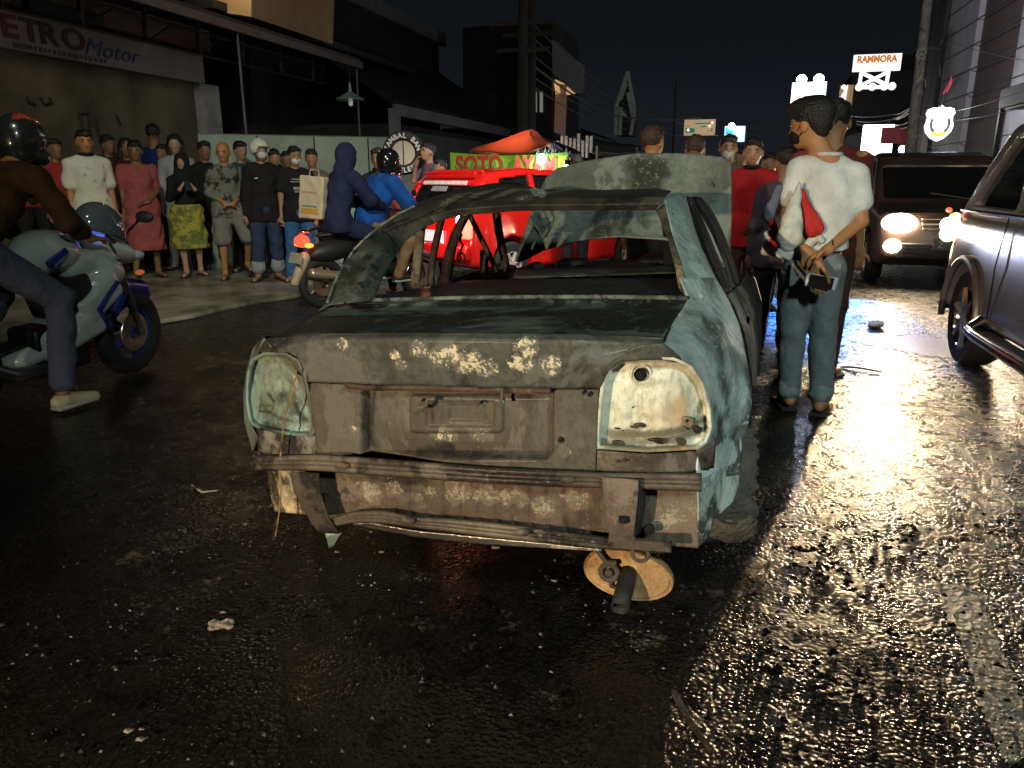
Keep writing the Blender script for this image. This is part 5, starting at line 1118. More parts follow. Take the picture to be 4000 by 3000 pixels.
def person(label, loc, rz=0, H=1.70, sk='tan', arm=('down', 'down'), top=None, bot=None, hair='short', mask=None, shoes='sandal', skc=None, J=None, res=.018, headyaw=0, headpitch=0, leg=None, width=1.0, group=None, dress=None, extra=None, hide=(), hres=None, face=True):
    """one continuous body; clothes, hair, mask and footwear are its own separate pieces"""
    s = H/1.70; t = thing('person', label, 'person', loc, rz, group)
    j = dict(pel=V3((0, 0, .93)), che=V3((0, 0, 1.24)), nek=V3((0, -.01, 1.42)), hed=V3((0, .02, 1.585)))
    for k_, sx in (('R', 1), ('L', -1)):
        a = ARMS[arm[0 if k_ == 'R' else 1]]
        j['sh'+k_] = V3((sx*.155*width, -.01, 1.362)); j['el'+k_] = V3((sx*a[0][0], a[0][1], a[0][2])); j['wr'+k_] = V3((sx*a[1][0], a[1][1], a[1][2])); j['hd'+k_] = V3((sx*a[2][0], a[2][1], a[2][2]))
        j['hp'+k_] = V3((sx*.09, 0, .90)); j['kn'+k_] = V3((sx*.105, .03, .49)); j['an'+k_] = V3((sx*.11, -.02, .085)); j['to'+k_] = V3((sx*.15, .17, .03))
    for k_ in j: j[k_] = j[k_]*s
    if leg: j.update({a: V3(b_)*s for a, b_ in leg.items()})
    if J: j.update({a: V3(b_) for a, b_ in J.items()})
    w = width; hd = j['hed']; HM = Euler((R(headpitch), 0, R(headyaw))).to_matrix(); hr = (R(headpitch), 0, R(headyaw))
    def hp(x, y, z): return hd+HM@V3((x, y, z))*s
    b = S(.03)
    b.ell(hp(0, -.012, .030), (.080*s, .099*s, .096*s), hr, .01); b.ell(hp(0, .018, -.035), (.060*s, .072*s, .082*s), hr, .04); b.cap(hp(0, .052, -.078), hp(0, .058, -.085), .028*s, .026*s, .03)
    if face:
        b.cap(hp(0, .083, .012), hp(0, .100, -.026), .009*s, .014*s, .012); b.cap(hp(-.012, .092, -.03), hp(.012, .092, -.03), .009*s, .009*s, .008)
        b.cap(hp(-.03, .078, .026), hp(.03, .078, .026), .010*s, .010*s, .015); b.cap(hp(-.014, .082, -.062), hp(.014, .082, -.062), .008*s, .008*s, .01)
        for sx in (1, -1): b.ell(hp(sx*.081, -.005, -.012), (.012*s, .022*s, .034*s), hr, .006); b.sub(hp(sx*.031, .098, .006), (.017*s, .016*s, .011*s), hr)
    b.cap(j['nek']-V3((0, 0, .03)), hp(0, -.012, -.05), .056*s*w, .050*s, .03)
    b.cap((j['shR']*.6+j['nek']*.4)-V3((0, 0, .012*s)), (j['shL']*.6+j['nek']*.4)-V3((0, 0, .012*s)), .048*s, .048*s, .05); b.cap(j['nek']-V3((0, 0, .06*s)), j['nek']-V3((0, 0, .07*s)), .06*s, .06*s, .05)
    ax = (j['shR']-j['shL']).normalized(); ang = math.atan2(ax.y, ax.x); up_ = (j['nek']-j['pel']).normalized()
    lean = math.atan2(-(up_@V3((-math.sin(ang), math.cos(ang), 0))) if False else -up_.dot(V3((-math.sin(ang), math.cos(ang), 0))), up_.z); er = Euler((lean, 0, ang))
    def torso(q_, g):
        q_.ell(j['che'], (.142*s*w+g, .098*s*w+g, .185*s+g), er, .04); q_.ell((j['che']+j['pel'])/2, (.122*s*w+g, .090*s*w+g, .17*s+g), er, .05); q_.ell(j['pel']+V3((0, 0, .02*s)), (.140*s*w+g, .104*s*w+g, .115*s+g), (0, 0, ang), .04)
    torso(b, 0)
    for k_ in 'RL':
        b.cap(j['sh'+k_], j['el'+k_], .050*s*w, .038*s*w, .03); b.cap(j['el'+k_], j['wr'+k_], .038*s*w, .025*s, .015)
        b.cap(j['hp'+k_], j['kn'+k_], .078*s*w, .052*s*w, .05); b.cap(j['kn'+k_], j['an'+k_], .050*s*w, .034*s, .02)
        kn, an = j['kn'+k_], j['an'+k_]; cd_ = (kn-an).normalized(); b.cap(kn.lerp(an, .18)-V3((0, .018*s, 0)), kn.lerp(an, .42)-V3((0, .016*s, 0)), .045*s*w, .038*s, .03)
        to = j['to'+k_]; b.cap(an-V3((0, 0, .035*s)), to, .036*s, .024*s, .03); b.cap(an+(an-to)*.22-V3((0, 0, .045*s)), an, .030*s, .034*s, .02)
        hand(b, j['wr'+k_], j['hd'+k_], (0, -1, .3) if j['hd'+k_].z < -.5 else (0, .3, 1), .45, sc=s*1.0, side=1 if k_ == 'R' else -1)
    b.build('body', skc or SK[sk], t, res)
    if face and res < .017:
        for sx in (1, -1): MB().ball(hp(sx*.031, .078, .006), (.015*s, .007*s, .007*s), 8, 5).build('eye', EYE, t); MB().tube([hp(sx*.016, .090, .026), hp(sx*.032, .088, .031), hp(sx*.046, .078, .025)], .0052*s, 5).build('eyebrow', HAIR, t)
        MB().tube([hp(-.020, .086, -.058), hp(0, .093, -.056), hp(.020, .086, -.058)], .0062*s, 5).build('mouth', LIP, t)
    # clothes
    if top:
        m_, slv, ln_ = top['m'], top.get('sleeve', .5), top.get('len', .0); g = top.get('g', .016)*s
        q_ = S(.03); torso(q_, g*.9); q_.cap((j['shR']*.62+j['nek']*.38)-V3((0, 0, .014*s)), (j['shL']*.62+j['nek']*.38)-V3((0, 0, .014*s)), .048*s+g*.6, .048*s+g*.6, .05); q_.cap(j['nek']-V3((0, 0, .06*s)), j['nek']-V3((0, 0, .07*s)), .062*s+g*.6, .062*s+g*.6, .05)
        if ln_: q_.cap(j['hpR']+V3((0, 0, .02)), j['hpR']+V3((0, 0, -ln_)), .095*s+g, .10*s+g, .06); q_.cap(j['hpL']+V3((0, 0, .02)), j['hpL']+V3((0, 0, -ln_)), .095*s+g, .10*s+g, .06)
        if not top.get('vest'):
            for k_ in 'RL':
                sh, el, wr = j['sh'+k_], j['el'+k_], j['wr'+k_]
                if slv <= .6: q_.cap(sh+(el-sh)*.05, sh.lerp(el, slv*1.35), .048*s*w+g*.7, .044*s*w+g*1.1, .035)
                else: q_.cap(sh+(el-sh)*.05, el, .048*s*w+g*.7, .042*s*w+g*.8, .035); q_.cap(el, el.lerp(wr, (slv-.5)*2), .042*s*w+g*.8, .030*s+g*.7, .02)
        q_.cut(j['pel']-V3((0, 0, .085*s+ln_)), (0, 0, -1))
        q_.sub(j['nek']+V3((0, .02*s, .085*s)), (.075*s, .085*s, .085*s))
        so = q_.build(top.get('name', 'shirt'), m_, t, res, top.get('fold', .007), 15/s)
        if top.get('collar'):
            MB().torus(j['nek']+V3((0, .008, .035*s)), .066*s, .016*s, 'z', 20, 8, 1.3).build('collar', top['collar'], so)
        if top.get('zip'): MB().tube([j['nek']+V3((0, .085*s, -.02)), j['che']+V3((0, .128*s, 0)), j['pel']+V3((0, .132*s, 0))], .005, 5).build('zip', top['zip'], so)
        if top.get('logo'):
            lg = MB()
            for lx, lz, lw, lh in top['logo'][1]: lg.box(j['che']+V3((lx, .128*s+.012, lz)), (lw, .012, lh))
            lg.build('chest_print', top['logo'][0], so, 0)
    if bot:
        m_, ln_ = bot['m'], bot.get('len', 1.0); g = bot.get('g', .021)*s; q_ = S(.03); q_.ell(j['pel']+V3((0, 0, .0)), (.152*s*w+g, .112*s*w+g, .12*s+g), (0, 0, ang), .05)
        for k_ in 'RL':
            hp_, kn, an = j['hp'+k_], j['kn'+k_], j['an'+k_]
            if ln_ <= .5: q_.cap(hp_, hp_.lerp(kn, ln_*2), .082*s*w+g, .064*s*w+g*1.6, .03)
            else: q_.cap(hp_, kn, .082*s*w+g, .056*s*w+g, .03); q_.cap(kn, kn.lerp(an, (ln_-.5)*2), .056*s*w+g, .045*s+g*bot.get('flare', 1.0), .02)
        q_.cut(j['pel']+V3((0, 0, .075*s)), (0, 0, 1))
        bo = q_.build(bot.get('name', 'trousers'), m_, t, res, bot.get('fold', .0065), 17/s)
        if bot.get('cuff'):
            for k_ in 'RL':
                kn, an = j['kn'+k_], j['an'+k_]; a_ = kn.lerp(an, (ln_-.5)*2-.02); c_ = kn.lerp(an, (ln_-.5)*2-.14); q2_ = S(.005).cap(c_, a_, .048*s+g*1.3, .050*s+g*1.5); q2_.build('cuff', bot['cuff'], bo, res, .003, 20)
    if dress:
        m_ = dress['m']; zb = dress['hem']*s; zt = dress.get('top', 1.38)*s; g = .03*s; q_ = S(.06)
        if zt > 1.2*s: torso(q_, .02*s); q_.cap((j['shR']*.6+j['nek']*.4)-V3((0, 0, .02)), (j['shL']*.6+j['nek']*.4)-V3((0, 0, .02)), .062*s, .062*s, .05)
        else: q_.ell(j['pel']+V3((0, 0, .03)), (.15*s*w+g*.6, .115*s*w+g*.6, .12*s), None)
        q_.cap(j['pel'], (0, .02, zb-.02), .145*s*w, dress.get('r', .19)*s, .12)
        q_.cap(j['hpR'], (.09, .03, zb), .12*s, .14*s, .1).cap(j['hpL'], (-.09, .03, zb), .12*s, .14*s, .1)
        if zt > 1.2*s:
            for k_ in 'RL':
                sh, el = j['sh'+k_], j['el'+k_]; q_.cap(sh, sh.lerp(el, dress.get('sleeve', .7)), .072*s, .062*s, .035)
        q_.cut((0, 0, zb), (0, 0, -1)); q_.cut((0, 0, zt+.06), (0, 0, 1)) if zt < 1.2*s else q_.sub(j['nek']+V3((0, .02, .09*s)), (.07*s, .08*s, .08*s))
        q_.build(dress.get('name', 'dress'), m_, t, res, dress.get('fold', .010), 16/s)
    # hair and headgear
    hb = S(.02); rr = hres or res; hm = HAIR
    if hair in ('short', 'brown'):
        if hair == 'brown': hm = HAIRB
        hb.ell(hp(0, -.020, .040), (.085*s, .101*s, .092*s), hr); hb.ell(hp(.015*rsh.choice((-1, 1)), .034, .098), (.058*s, .055*s, .028*s), hr, .03); hb.ell(hp(0, .03, .085), (.072*s, .058*s, .022*s), hr, .02); hb.sub(hp(0, .085, -.045), (.10*s, .085*s, .095*s), hr); hb.cut(hp(0, 0, -.055), HM@V3((0, .5, -1)))
        hb.sub(hp(.085, .03, -.06), (.04*s, .05*s, .06*s), hr).sub(hp(-.085, .03, -.06), (.04*s, .05*s, .06*s), hr); hb.build('hair', hm, t, rr*.7, .006, rsh.uniform(38, 75))
    elif hair == 'long':
        hb.ell(hp(0, -.02, .038), (.092*s, .103*s, .095*s), hr); hb.cap(hp(-.072, -.03, .0), hp(-.085, .0, -.22), .036*s, .028*s, .03).cap(hp(.072, -.03, .0), hp(.085, .0, -.22), .036*s, .028*s, .03).cap(hp(0, -.06, 0), hp(0, -.06, -.24), .06*s, .055*s, .04)
        hb.sub(hp(0, .10, -.04), (.062*s, .09*s, .10*s), hr); hb.build('hair', hm, t, rr, .004, 50)
    elif hair == 'hijab':
        hb.ell(hp(0, -.015, .03), (.100*s, .112*s, .108*s), hr); hb.cap(hp(0, 0, -.05), j['che']+V3((0, .0, .08*s)), .095*s, .165*s, .06); hb.sub(hp(0, .115, -.02), (.054*s, .07*s, .076*s), hr); hb.build('headscarf', extra or MASKB, t, rr, .004, 25)
    elif hair == 'hood':
        hb.ell(hp(0, -.02, .035), (.105*s, .115*s, .120*s), hr); hb.cap(hp(0, -.02, -.04), j['nek'], .095*s, .11*s, .05); hb.sub(hp(0, .13, -.01), (.060*s, .08*s, .085*s), hr); hb.build('hood', extra, t, rr, .004, 25)
    elif hair in ('helmet', 'halfhelmet', 'fullhelmet'):
        hb.ell(hp(0, -.01, .035), (.118*s, .135*s, .118*s), hr)
        if hair != 'halfhelmet': hb.cap(hp(0, -.02, -.03), hp(0, -.01, -.06), .115*s, .105*s, .03)
        if hair == 'fullhelmet': hb.cap(hp(-.05, .09, -.085), hp(.05, .09, -.085), .045*s, .045*s, .05)
        hb.sub(hp(0, .13, -.02 if hair != 'fullhelmet' else .0), (.10*s, .10*s, .075*s if hair != 'fullhelmet' else .048*s), hr, )
        hb.sub(hp(0, .02, -.06), (.085*s, .10*s, .12*s), hr)
        if hair == 'halfhelmet': hb.cut(hp(0, 0, -.05), HM@V3((0, 0, -1)))
        ho = hb.build('helmet', extra, t, rr)
        if hair != 'halfhelmet':
            vz = S(.01).ell(hp(0, -.008, .02), (.120*s, .139*s, .11*s), hr); vz.cut(hp(0, .05, 0), HM@V3((0, -1, 0))); vz.cut(hp(0, 0, .045), HM@V3((0, 0, 1))); vz.cut(hp(0, 0, -.05), HM@V3((0, 0, -1)))
            vz.build('visor', mat('visor_smoke', (.02, .025, .025), .12, 0, .1, coat=1), ho, rr)
        else: MB().tube([hp(-.09, .0, -.03), hp(-.05, .03, -.11), hp(.05, .03, -.11), hp(.09, .0, -.03)], .007, 5).build('strap', SOLE, ho); S(.01).ell(hp(0, .10, .045), (.09*s, .06*s, .012*s), hr).build('peak', extra, ho, rr)
    if mask:
        q_ = S(.02).ell(hp(0, .040, -.048), (.062*s, .068*s, .056*s), hr); q_.cut(hp(0, .03, 0), HM@V3((0, -1, 0))); q_.cut(hp(0, 0, .0), HM@V3((0, .0, 1))); q_.build('face_mask', mask, t, min(res, .014))
    for k_ in 'RL':
        an, to = j['an'+k_], j['to'+k_]; d_ = (to-an); d_.z = 0
        if d_.length < 1e-4: d_ = V3((0, 1, 0))
        d_.normalize(); c_ = an+d_*.07*s; gz = to.z-.022*s
        if shoes == 'sandal':
            so = MB().box((c_.x, c_.y, gz), (.095*s, .265*s, .022), (0, 0, math.atan2(-d_.x, d_.y))).build('sandal', SOLE, t, 20, .008)
            sd_ = V3((-d_.y, d_.x, 0)); f0 = c_+d_*.06*s; f0.z = to.z+.028*s
            MB().tube([(c_+sd_*.042*s+V3((0, 0, 0))).xy.to_3d()+V3((0, 0, gz+.01)), f0+V3((0, 0, .006)), (c_-sd_*.042*s).xy.to_3d()+V3((0, 0, gz+.01))], .008*s, 6).build('strap', SOLE, so)
        elif shoes:
            q_ = S(.02).cap(an-V3((0, 0, .03*s)), to, .048*s, .036*s).cap(an+(an-to)*.2-V3((0, 0, .045*s)), an-V3((0, 0, .02*s)), .04*s, .042*s); q_.cut((0, 0, gz-.004), (0, 0, -1)) if gz > -.03 else None; so = q_.build('shoe', shoes, t, res); MB().box((c_.x, c_.y, gz+.012), (.088*s, .27*s, .026), (0, 0, math.atan2(-d_.x, d_.y))).build('sole', mat('sole_white', (.6, .58, .5), .6), so, 20, .01); MB().tube([c_+V3((-.02, .0, .045)), c_+V3((.02, .01, .045))], .006, 5).build('lace', mat('sole_white', (.6,)*3), so)
    return t, j
rsc = random.Random(21)
def face_to(x, y, tx, ty): return math.atan2(-(tx-x), ty-y)
def crowd(u, vtop, Y_, label, look=(-.7, 3.2), dr=0, zg=.045, **k):
    k.setdefault('headyaw', rsc.uniform(-28, 22)); k.setdefault('headpitch', rsc.uniform(-10, 4))
    if 'leg' not in k and zg > 0: w_ = rsc.uniform(-.03, .05); k['leg'] = dict(anR=(.12+w_, rsc.uniform(-.06, .08), .085)); k['leg']['toR'] = (.19+w_, k['leg']['anR'][1]+.17, .03); k['leg']['knR'] = (.115, .05, .49)
    p = atY(u, vtop, Y_); H = max(1.2, (p.z-zg)/1.005)
    return person(label, (p.x, p.y, zg), face_to(p.x, p.y, *look)+R(dr), H=H, **k)
T_ = lambda m, **k: dict(m=m, **k)
blackc = cloth('black', (.014, .014, .016)); jean = cloth('denim', (.035, .055, .11)); greyc = cloth('grey', (.17, .17, .165)); navy = cloth('navy', (.018, .024, .055))
# ------------------------------------------------ spectators on the pavement
crowd(41, 262, 8.0, 'person with black hair in a dark red shirt standing behind the motorcycle rider', sk='brown', top=T_(cloth('dark_red', (.28, .03, .025)), sleeve=.5, len=.05), bot=T_(blackc), arm=('clasp', 'down'))
crowd(112, 300, 8.2, 'person in red partly hidden between the rider and the man in the white polo shirt', dr=30, sk='brown', top=T_(cloth('red_top', (.33, .035, .03)), sleeve=.9, len=.1), bot=T_(blackc))
polo = cloth('white_polo', (.60, .61, .52), col2=(.25, .26, .24), thr=.64)
crowd(178, 281, 7.7, 'bald man in a white spotted polo shirt with a dark collar, arms at his sides', sk='orange', arm=('down', 'down'), top=T_(polo, sleeve=.6, len=.14, g=.026, collar=blackc), bot=T_(blackc), hair='short', width=1.12, res=.016, look=(.5, 2.5))
crowd(270, 298, 9.3, 'long haired woman in dark clothes behind the pink dress', sk='brown', top=T_(cloth('wine', (.05, .015, .02)), sleeve=.9), bot=T_(blackc), hair='long')
crowd(288, 304, 8.6, 'woman in a long dusty pink dress with short dark hair', sk='brown', arm=('down', 'clasp'), dress=dict(m=cloth('dusty_pink', (.34, .085, .085)), hem=.36, sleeve=.75, r=.20), hair='short', width=1.1, res=.016)
crowd(327, 268, 10.3, 'tall person in a dark blue shirt turned away in front of the tan wall', sk='brown', dr=150, top=T_(cloth('royal_blue', (.012, .022, .12)), sleeve=.5, len=.1), bot=T_(blackc))
crowd(375, 290, 9.6, 'long haired woman with a pale grey blouse behind the girl in the yellow skirt', sk='fair', top=T_(cloth('pale_grey', (.32, .34, .34)), sleeve=.8, len=.2, g=.03), bot=T_(greyc), hair='long', dr=-10)
t, j = crowd(389, 331, 8.9, 'girl in a black top and yellow green patterned skirt holding up a phone', sk='fair', arm=('phone', 'phone'), top=T_(blackc, sleeve=.95), dress=dict(m=cloth('yellow_green', (.38, .34, .06), col2=(.16, .18, .05), thr=.5), hem=.40, top=.95, name='skirt', r=.22, fold=.016), hair='hijab', res=.016, extra=blackc)
ph = MB().box(t.matrix_basis@V3((0, .30*.94, 1.29*.94)), (.075, .012, .15), (R(15), 0, t.rotation_euler.z)).build('phone', mat('phone_black', (.015, .015, .018), .25), None, 0, .005); tag(ph, 'dark phone held by the girl in the yellow green skirt', 'phone')
crowd(438, 305, 9.8, 'man in black standing behind the bald man in the grey shirt', sk='brown', top=T_(blackc, sleeve=.9, len=.1), bot=T_(blackc), dr=15)
crowd(479, 307, 8.75, 'bald man with grey sleeved shirt and grey shorts resting one leg bent', sk='orange', arm=('clasp', 'clasp'), top=T_(cloth('grey_black_shirt', (.16, .16, .14), col2=(.03, .028, .025), thr=.55), sleeve=.75, len=.06, g=.024), bot=T_(cloth('grey_shorts', (.20, .185, .165)), len=.46, g=.03, name='shorts'), hair=None, res=.016, leg=dict(knL=(-.20, .16, .53), anL=(-.19, -.10, .20), toL=(-.2, .07, .12)), look=(-.3, 3), dr=-5)
crowd(517, 305, 9.6, 'person in a teal hooded top behind the helmeted man', sk='tan', top=T_(cloth('teal', (.02, .075, .085)), sleeve=.95), bot=T_(blackc), hair='short')
crowd(559, 303, 8.8, 'man in a white open helmet and white face mask, black jacket and rolled jeans', sk='tan', arm=('down', 'down'), top=T_(cloth('black_jacket', (.018, .016, .018)), sleeve=.97, len=.12, g=.034, zip=HAIR, logo=(mat('tag_white', (.6, .6, .6)), ((.09, .02, .04, .012),))), bot=T_(jean, len=.90, g=.028, cuff=cloth('pale_cuff', (.28, .31, .34))), hair='halfhelmet', extra=mat('helmet_white', (.66, .68, .58), .35, 0, .15, 5, coat=.6), mask=MASKW, res=.016, look=(0, 2))
crowd(617, 327, 10.2, 'person with dark hair and a grey top behind the helmeted man', sk='brown', top=T_(cloth('slate', (.10, .12, .14)), sleeve=.9), bot=T_(blackc))
crowd(634, 316, 8.9, 'masked man in a black printed T-shirt and bright blue jeans beside the scooter', sk='tan', arm=('down', 'down'), top=T_(cloth('black_tee', (.016, .016, .018)), sleeve=.45, len=.08, g=.026, logo=(mat('print_grey', (.35, .30, .28)), ((0, .06, .14, .014), (0, .03, .17, .012), (0, -.05, .11, .035), (0, -.09, .09, .02)))), bot=T_(cloth('bright_denim', (.045, .14, .33)), g=.02), hair='short', mask=MASKW, res=.016, look=(0, 2), width=1.05)
crowd(816, 320, 8.6, 'bearded man in a black jersey standing behind the rider in blue', sk='brown', arm=('hip', 'clasp'), top=T_(cloth('black_jersey', (.016, .018, .018)), sleeve=.5, len=.1, collar=blackc, logo=(mat('badge_white', (.7, .7, .68)), ((.09, .07, .045, .02), (-.09, .08, .03, .03)))), bot=T_(blackc), hair='short', res=.016, dr=-20)
crowd(853, 368, 8.3, 'boy with short black hair in a red collared top beside the red car', sk='tan', top=T_(cloth('red_brown', (.30, .06, .03)), sleeve=.5, collar=cloth('white_trim', (.6, .58, .5))), bot=T_(blackc), hair='short', res=.016)
crowd(926, 308, 10.6, 'man in profile in a mauve shirt with a hand raised to his mouth', sk='tan', dr=-70, arm=('mouth', 'down'), top=T_(cloth('mauve', (.13, .08, .12)), sleeve=.5), bot=T_(blackc), hair='short', res=.016)
crowd(952, 345, 10.0, 'person in black sleeves raising an arm beside the tyre sign', sk='brown', dr=-60, arm=('mouth', 'mouth'), top=T_(blackc, sleeve=.95), bot=T_(blackc), hair='short')
crowd(228, 292, 9.9, 'person in a dark brown top between the white polo and the pink dress', sk='brown', arm=('cross', 'cross'), top=T_(cloth('dark_brown_top', (.05, .03, .02)), sleeve=.5), bot=T_(blackc), dr=25)
crowd(350, 312, 10.0, 'person in a dark green top between the tall blue shirt and the long haired woman', sk='brown', arm=('hip', 'down'), top=T_(cloth('bottle_green', (.02, .05, .03)), sleeve=.5), bot=T_(blackc), dr=-35)
crowd(590, 322, 9.9, 'person with raised arms in a dark jacket just right of the white helmet', sk='tan', arm=('phone', 'phone'), top=T_(cloth('dark_olive', (.04, .04, .025)), sleeve=.9), bot=T_(blackc), dr=10)
crowd(672, 322, 9.6, 'person in a grey brown top behind the hooded passenger', sk='tan', arm=('cross', 'cross'), top=T_(cloth('taupe', (.12, .095, .08)), sleeve=.9), bot=T_(blackc), dr=-20)
# ------------------------------------------------ people around the bonnet
crowd(1246, 334, 9.6, 'dark haired head showing between the banner and the raised bonnet', zg=0, sk='brown', dr=180, top=T_(blackc, sleeve=.9), bot=T_(blackc))
crowd(1411, 272, 6.6, 'man with cropped brown hair and an orange shirt behind the raised bonnet', zg=0, sk='orange', dr=160, top=T_(cloth('orange_shirt', (.55, .13, .02)), sleeve=.5), bot=T_(blackc), hair='brown')
crowd(1502, 292, 7.2, 'brown haired man seen only from the eyes up over the raised bonnet', zg=0, sk='brown', dr=170, top=T_(cloth('brown_tee', (.08, .05, .03)), sleeve=.5), bot=T_(blackc), hair='brown')
crowd(1576, 292, 8.3, 'man in a white face mask looking over the raised bonnet', zg=0, sk='tan', top=T_(cloth('olive_grey', (.12, .12, .10)), sleeve=.5), bot=T_(blackc), hair='short', mask=cloth('mask_green_white', (.52, .62, .52)), res=.015)
crowd(1602, 318, 9.2, 'person half hidden between the masked man and the man in the red jacket', zg=0, sk='brown', top=T_(cloth('rust', (.20, .05, .03)), sleeve=.5), bot=T_(blackc))
crowd(1630, 298, 7.3, 'man in a zipped red jacket with black shoulders facing the camera', zg=0, sk='tan', arm=('down', 'down'), top=T_(cloth('red_jacket', (.50, .022, .022)), sleeve=.96, len=.10, g=.034, zip=HAIR, collar=blackc), bot=T_(cloth('brown_trousers', (.09, .045, .03)), g=.02), hair='short', res=.015, look=(-.4, 2), shoes=SOLE, width=1.1, headyaw=4, headpitch=-4)
crowd(1664, 330, 8.4, 'person with dark hair and a grey shirt right of the red jacket', zg=0, sk='brown', top=T_(cloth('shirt_grey', (.22, .21, .19)), sleeve=.5), bot=T_(blackc), dr=30)
crowd(1702, 318, 6.2, 'person in a slate jacket mostly hidden by the man in white', zg=0, sk='brown', dr=200, arm=('down', 'down'), top=T_(cloth('slate_jacket', (.07, .06, .075)), sleeve=.95, len=.10, g=.02), bot=T_(blackc), hair='short')
# the jacket's pale and red hem pieces hang beside the leg of the man in white
# ------------------------------------------------ man in white with his back to the camera
HY = 4.60; hb0 = V3((atY(1748, 700, HY).x, HY, 0))
def hq(u, v, dy=0): p = atY(u, v, HY+dy); return p-hb0
Jh = dict(pel=hq(1758, 570, .02), che=hq(1785, 435, .0), nek=hq(1788, 338, .02), hed=hq(1748, 270, .06), shR=hq(1853, 372, .0), shL=hq(1722, 362, .03), elR=hq(1860, 478, -.02), wrR=hq(1790, 538, -.17), elL=hq(1703, 465, .0), wrL=hq(1738, 538, -.16),
          hpR=hq(1786, 580, .02), hpL=hq(1728, 580, .02), knR=hq(1776, 712, .03), knL=hq(1712, 712, .03), anR=hq(1772, 868, -.03), anL=hq(1702, 868, .05), hdR=V3((-.80, -.10, -.50)), hdL=V3((.55, -.25, -.60)))
for k_, dx in (('R', .05), ('L', -.03)): Jh['to'+k_] = V3((Jh['an'+k_].x+dx, Jh['an'+k_].y+.17, .034)); Jh['an'+k_].z = .095
whitet = cloth('white_tee', (.66, .68, .66)); jeanl = cloth('washed_denim', (.19, .215, .225))
hero, jh = person('man in a white T-shirt and washed jeans seen from behind, hands clasped at his back', hb0, 0, H=1.745, sk='orange', J=Jh, top=None, bot=None, hair=None, headyaw=62, headpitch=-8, mask=MASKB, shoes='sandal', res=.0085)
s = 1.745/1.7
q_ = S(.045)
q_.ell(jh['che']+V3((0, 0, .0)), (.170, .126, .21), None, .04).cap(jh['shL']+V3((.045, 0, -.005)), jh['shR']+V3((-.045, 0, -.005)), .060, .060, .04).cap(jh['shL'].lerp(jh['nek'], .62)-V3((0, 0, .028)), jh['shR'].lerp(jh['nek'], .62)-V3((0, 0, .028)), .060, .060, .05)
q_.ell((jh['che']+jh['pel'])/2, (.150, .116, .20), None, .05).cap(jh['pel']+V3((-.03, 0, .05)), jh['pel']+V3((.035, 0, .055)), .128, .128, .05)
for k_ in 'RL': q_.cap(jh['sh'+k_].lerp(jh['el'+k_], .06), jh['sh'+k_].lerp(jh['el'+k_], .60), .062, .068, .04)
q_.cut(jh['pel']+V3((0, 0, .025)), (.12, 0, -1)).cut(jh['shR'].lerp(jh['elR'], .64), (jh['elR']-jh['shR'])) if False else q_.cut(jh['pel']+V3((0, 0, .07)), (.12, 0, -1))
q_.sub(jh['nek']+V3((0, .03, .10)), (.082, .085, .088))
tee = q_.build('shirt', whitet, hero, .0095, .0065, 11)
MB().torus(jh['nek']+V3((0, .012, .012)), .070, .011, 'z', 28, 8).build('collar', whitet, tee)
q_ = S(.03).ell(jh['pel']+V3((0, 0, .0)), (.158, .128, .135), None, .05)
for k_ in 'RL': q_.cap(jh['hp'+k_], jh['kn'+k_], .102, .079, .02).cap(jh['kn'+k_], jh['kn'+k_].lerp(jh['an'+k_], .90), .079, .066, .015)
q_.cut(jh['pel']+V3((0, 0, .125)), (0, 0, 1)); jn = q_.build('jeans', jeanl, hero, .0095, .0060, 17)
for k_ in 'RL':
    kn, an = jh['kn'+k_], jh['an'+k_]; S(.005).cap(kn.lerp(an, .85), kn.lerp(an, .905), .068, .070).build('cuff', cloth('pale_denim', (.24, .30, .30)), jn, .009, .004, 26)
    c_ = jh['hp'+k_]+V3((0, -.118, -.02)); MB().box(c_, (.12, .012, .13)).build('back_pocket', jeanl, jn, 20, .004)
# hair: short black crop with tapered nape
HMh = Euler((R(-8), 0, R(62))).to_matrix(); hd_ = jh['hed']
def hh(x, y, z): return hd_+HMh@V3((x, y, z))*s*1.02
hrr = (R(-8), 0, R(62))
hs = S(.03).ell(hh(0, -.028, .052), (.098, .117, .098), hrr).ell(hh(0, .045, .100), (.070, .065, .040), hrr, .04).ell(hh(0, -.07, .0), (.074, .050, .080), hrr, .04)
hs.sub(hh(0, .10, -.035), (.11, .085, .085), hrr).sub(hh(0, .05, -.11), (.12, .095, .075), hrr).sub(hh(.09, .01, -.035), (.030, .030, .045), hrr).sub(hh(-.09, .01, -.035), (.030, .030, .045), hrr)
hs.build('hair', HAIR, hero, .008, .0022, 95)
# mask ear loop
MB().tube([hh(-.058, .045, -.03), hh(-.078, .015, -.005), hh(-.082, .0, .0)], .0028, 5).tube([hh(-.05, .05, -.075), hh(-.075, .02, -.05), hh(-.082, .0, -.03)], .0028, 5).build('mask_loop', MASKB, hero)
wb = MB().torus(jh['wrR'].lerp(jh['elR'], .10), .030, .005, 'x', 18, 6).build('bracelet', mat('cord_bracelet', (.05, .045, .04), .7), hero)
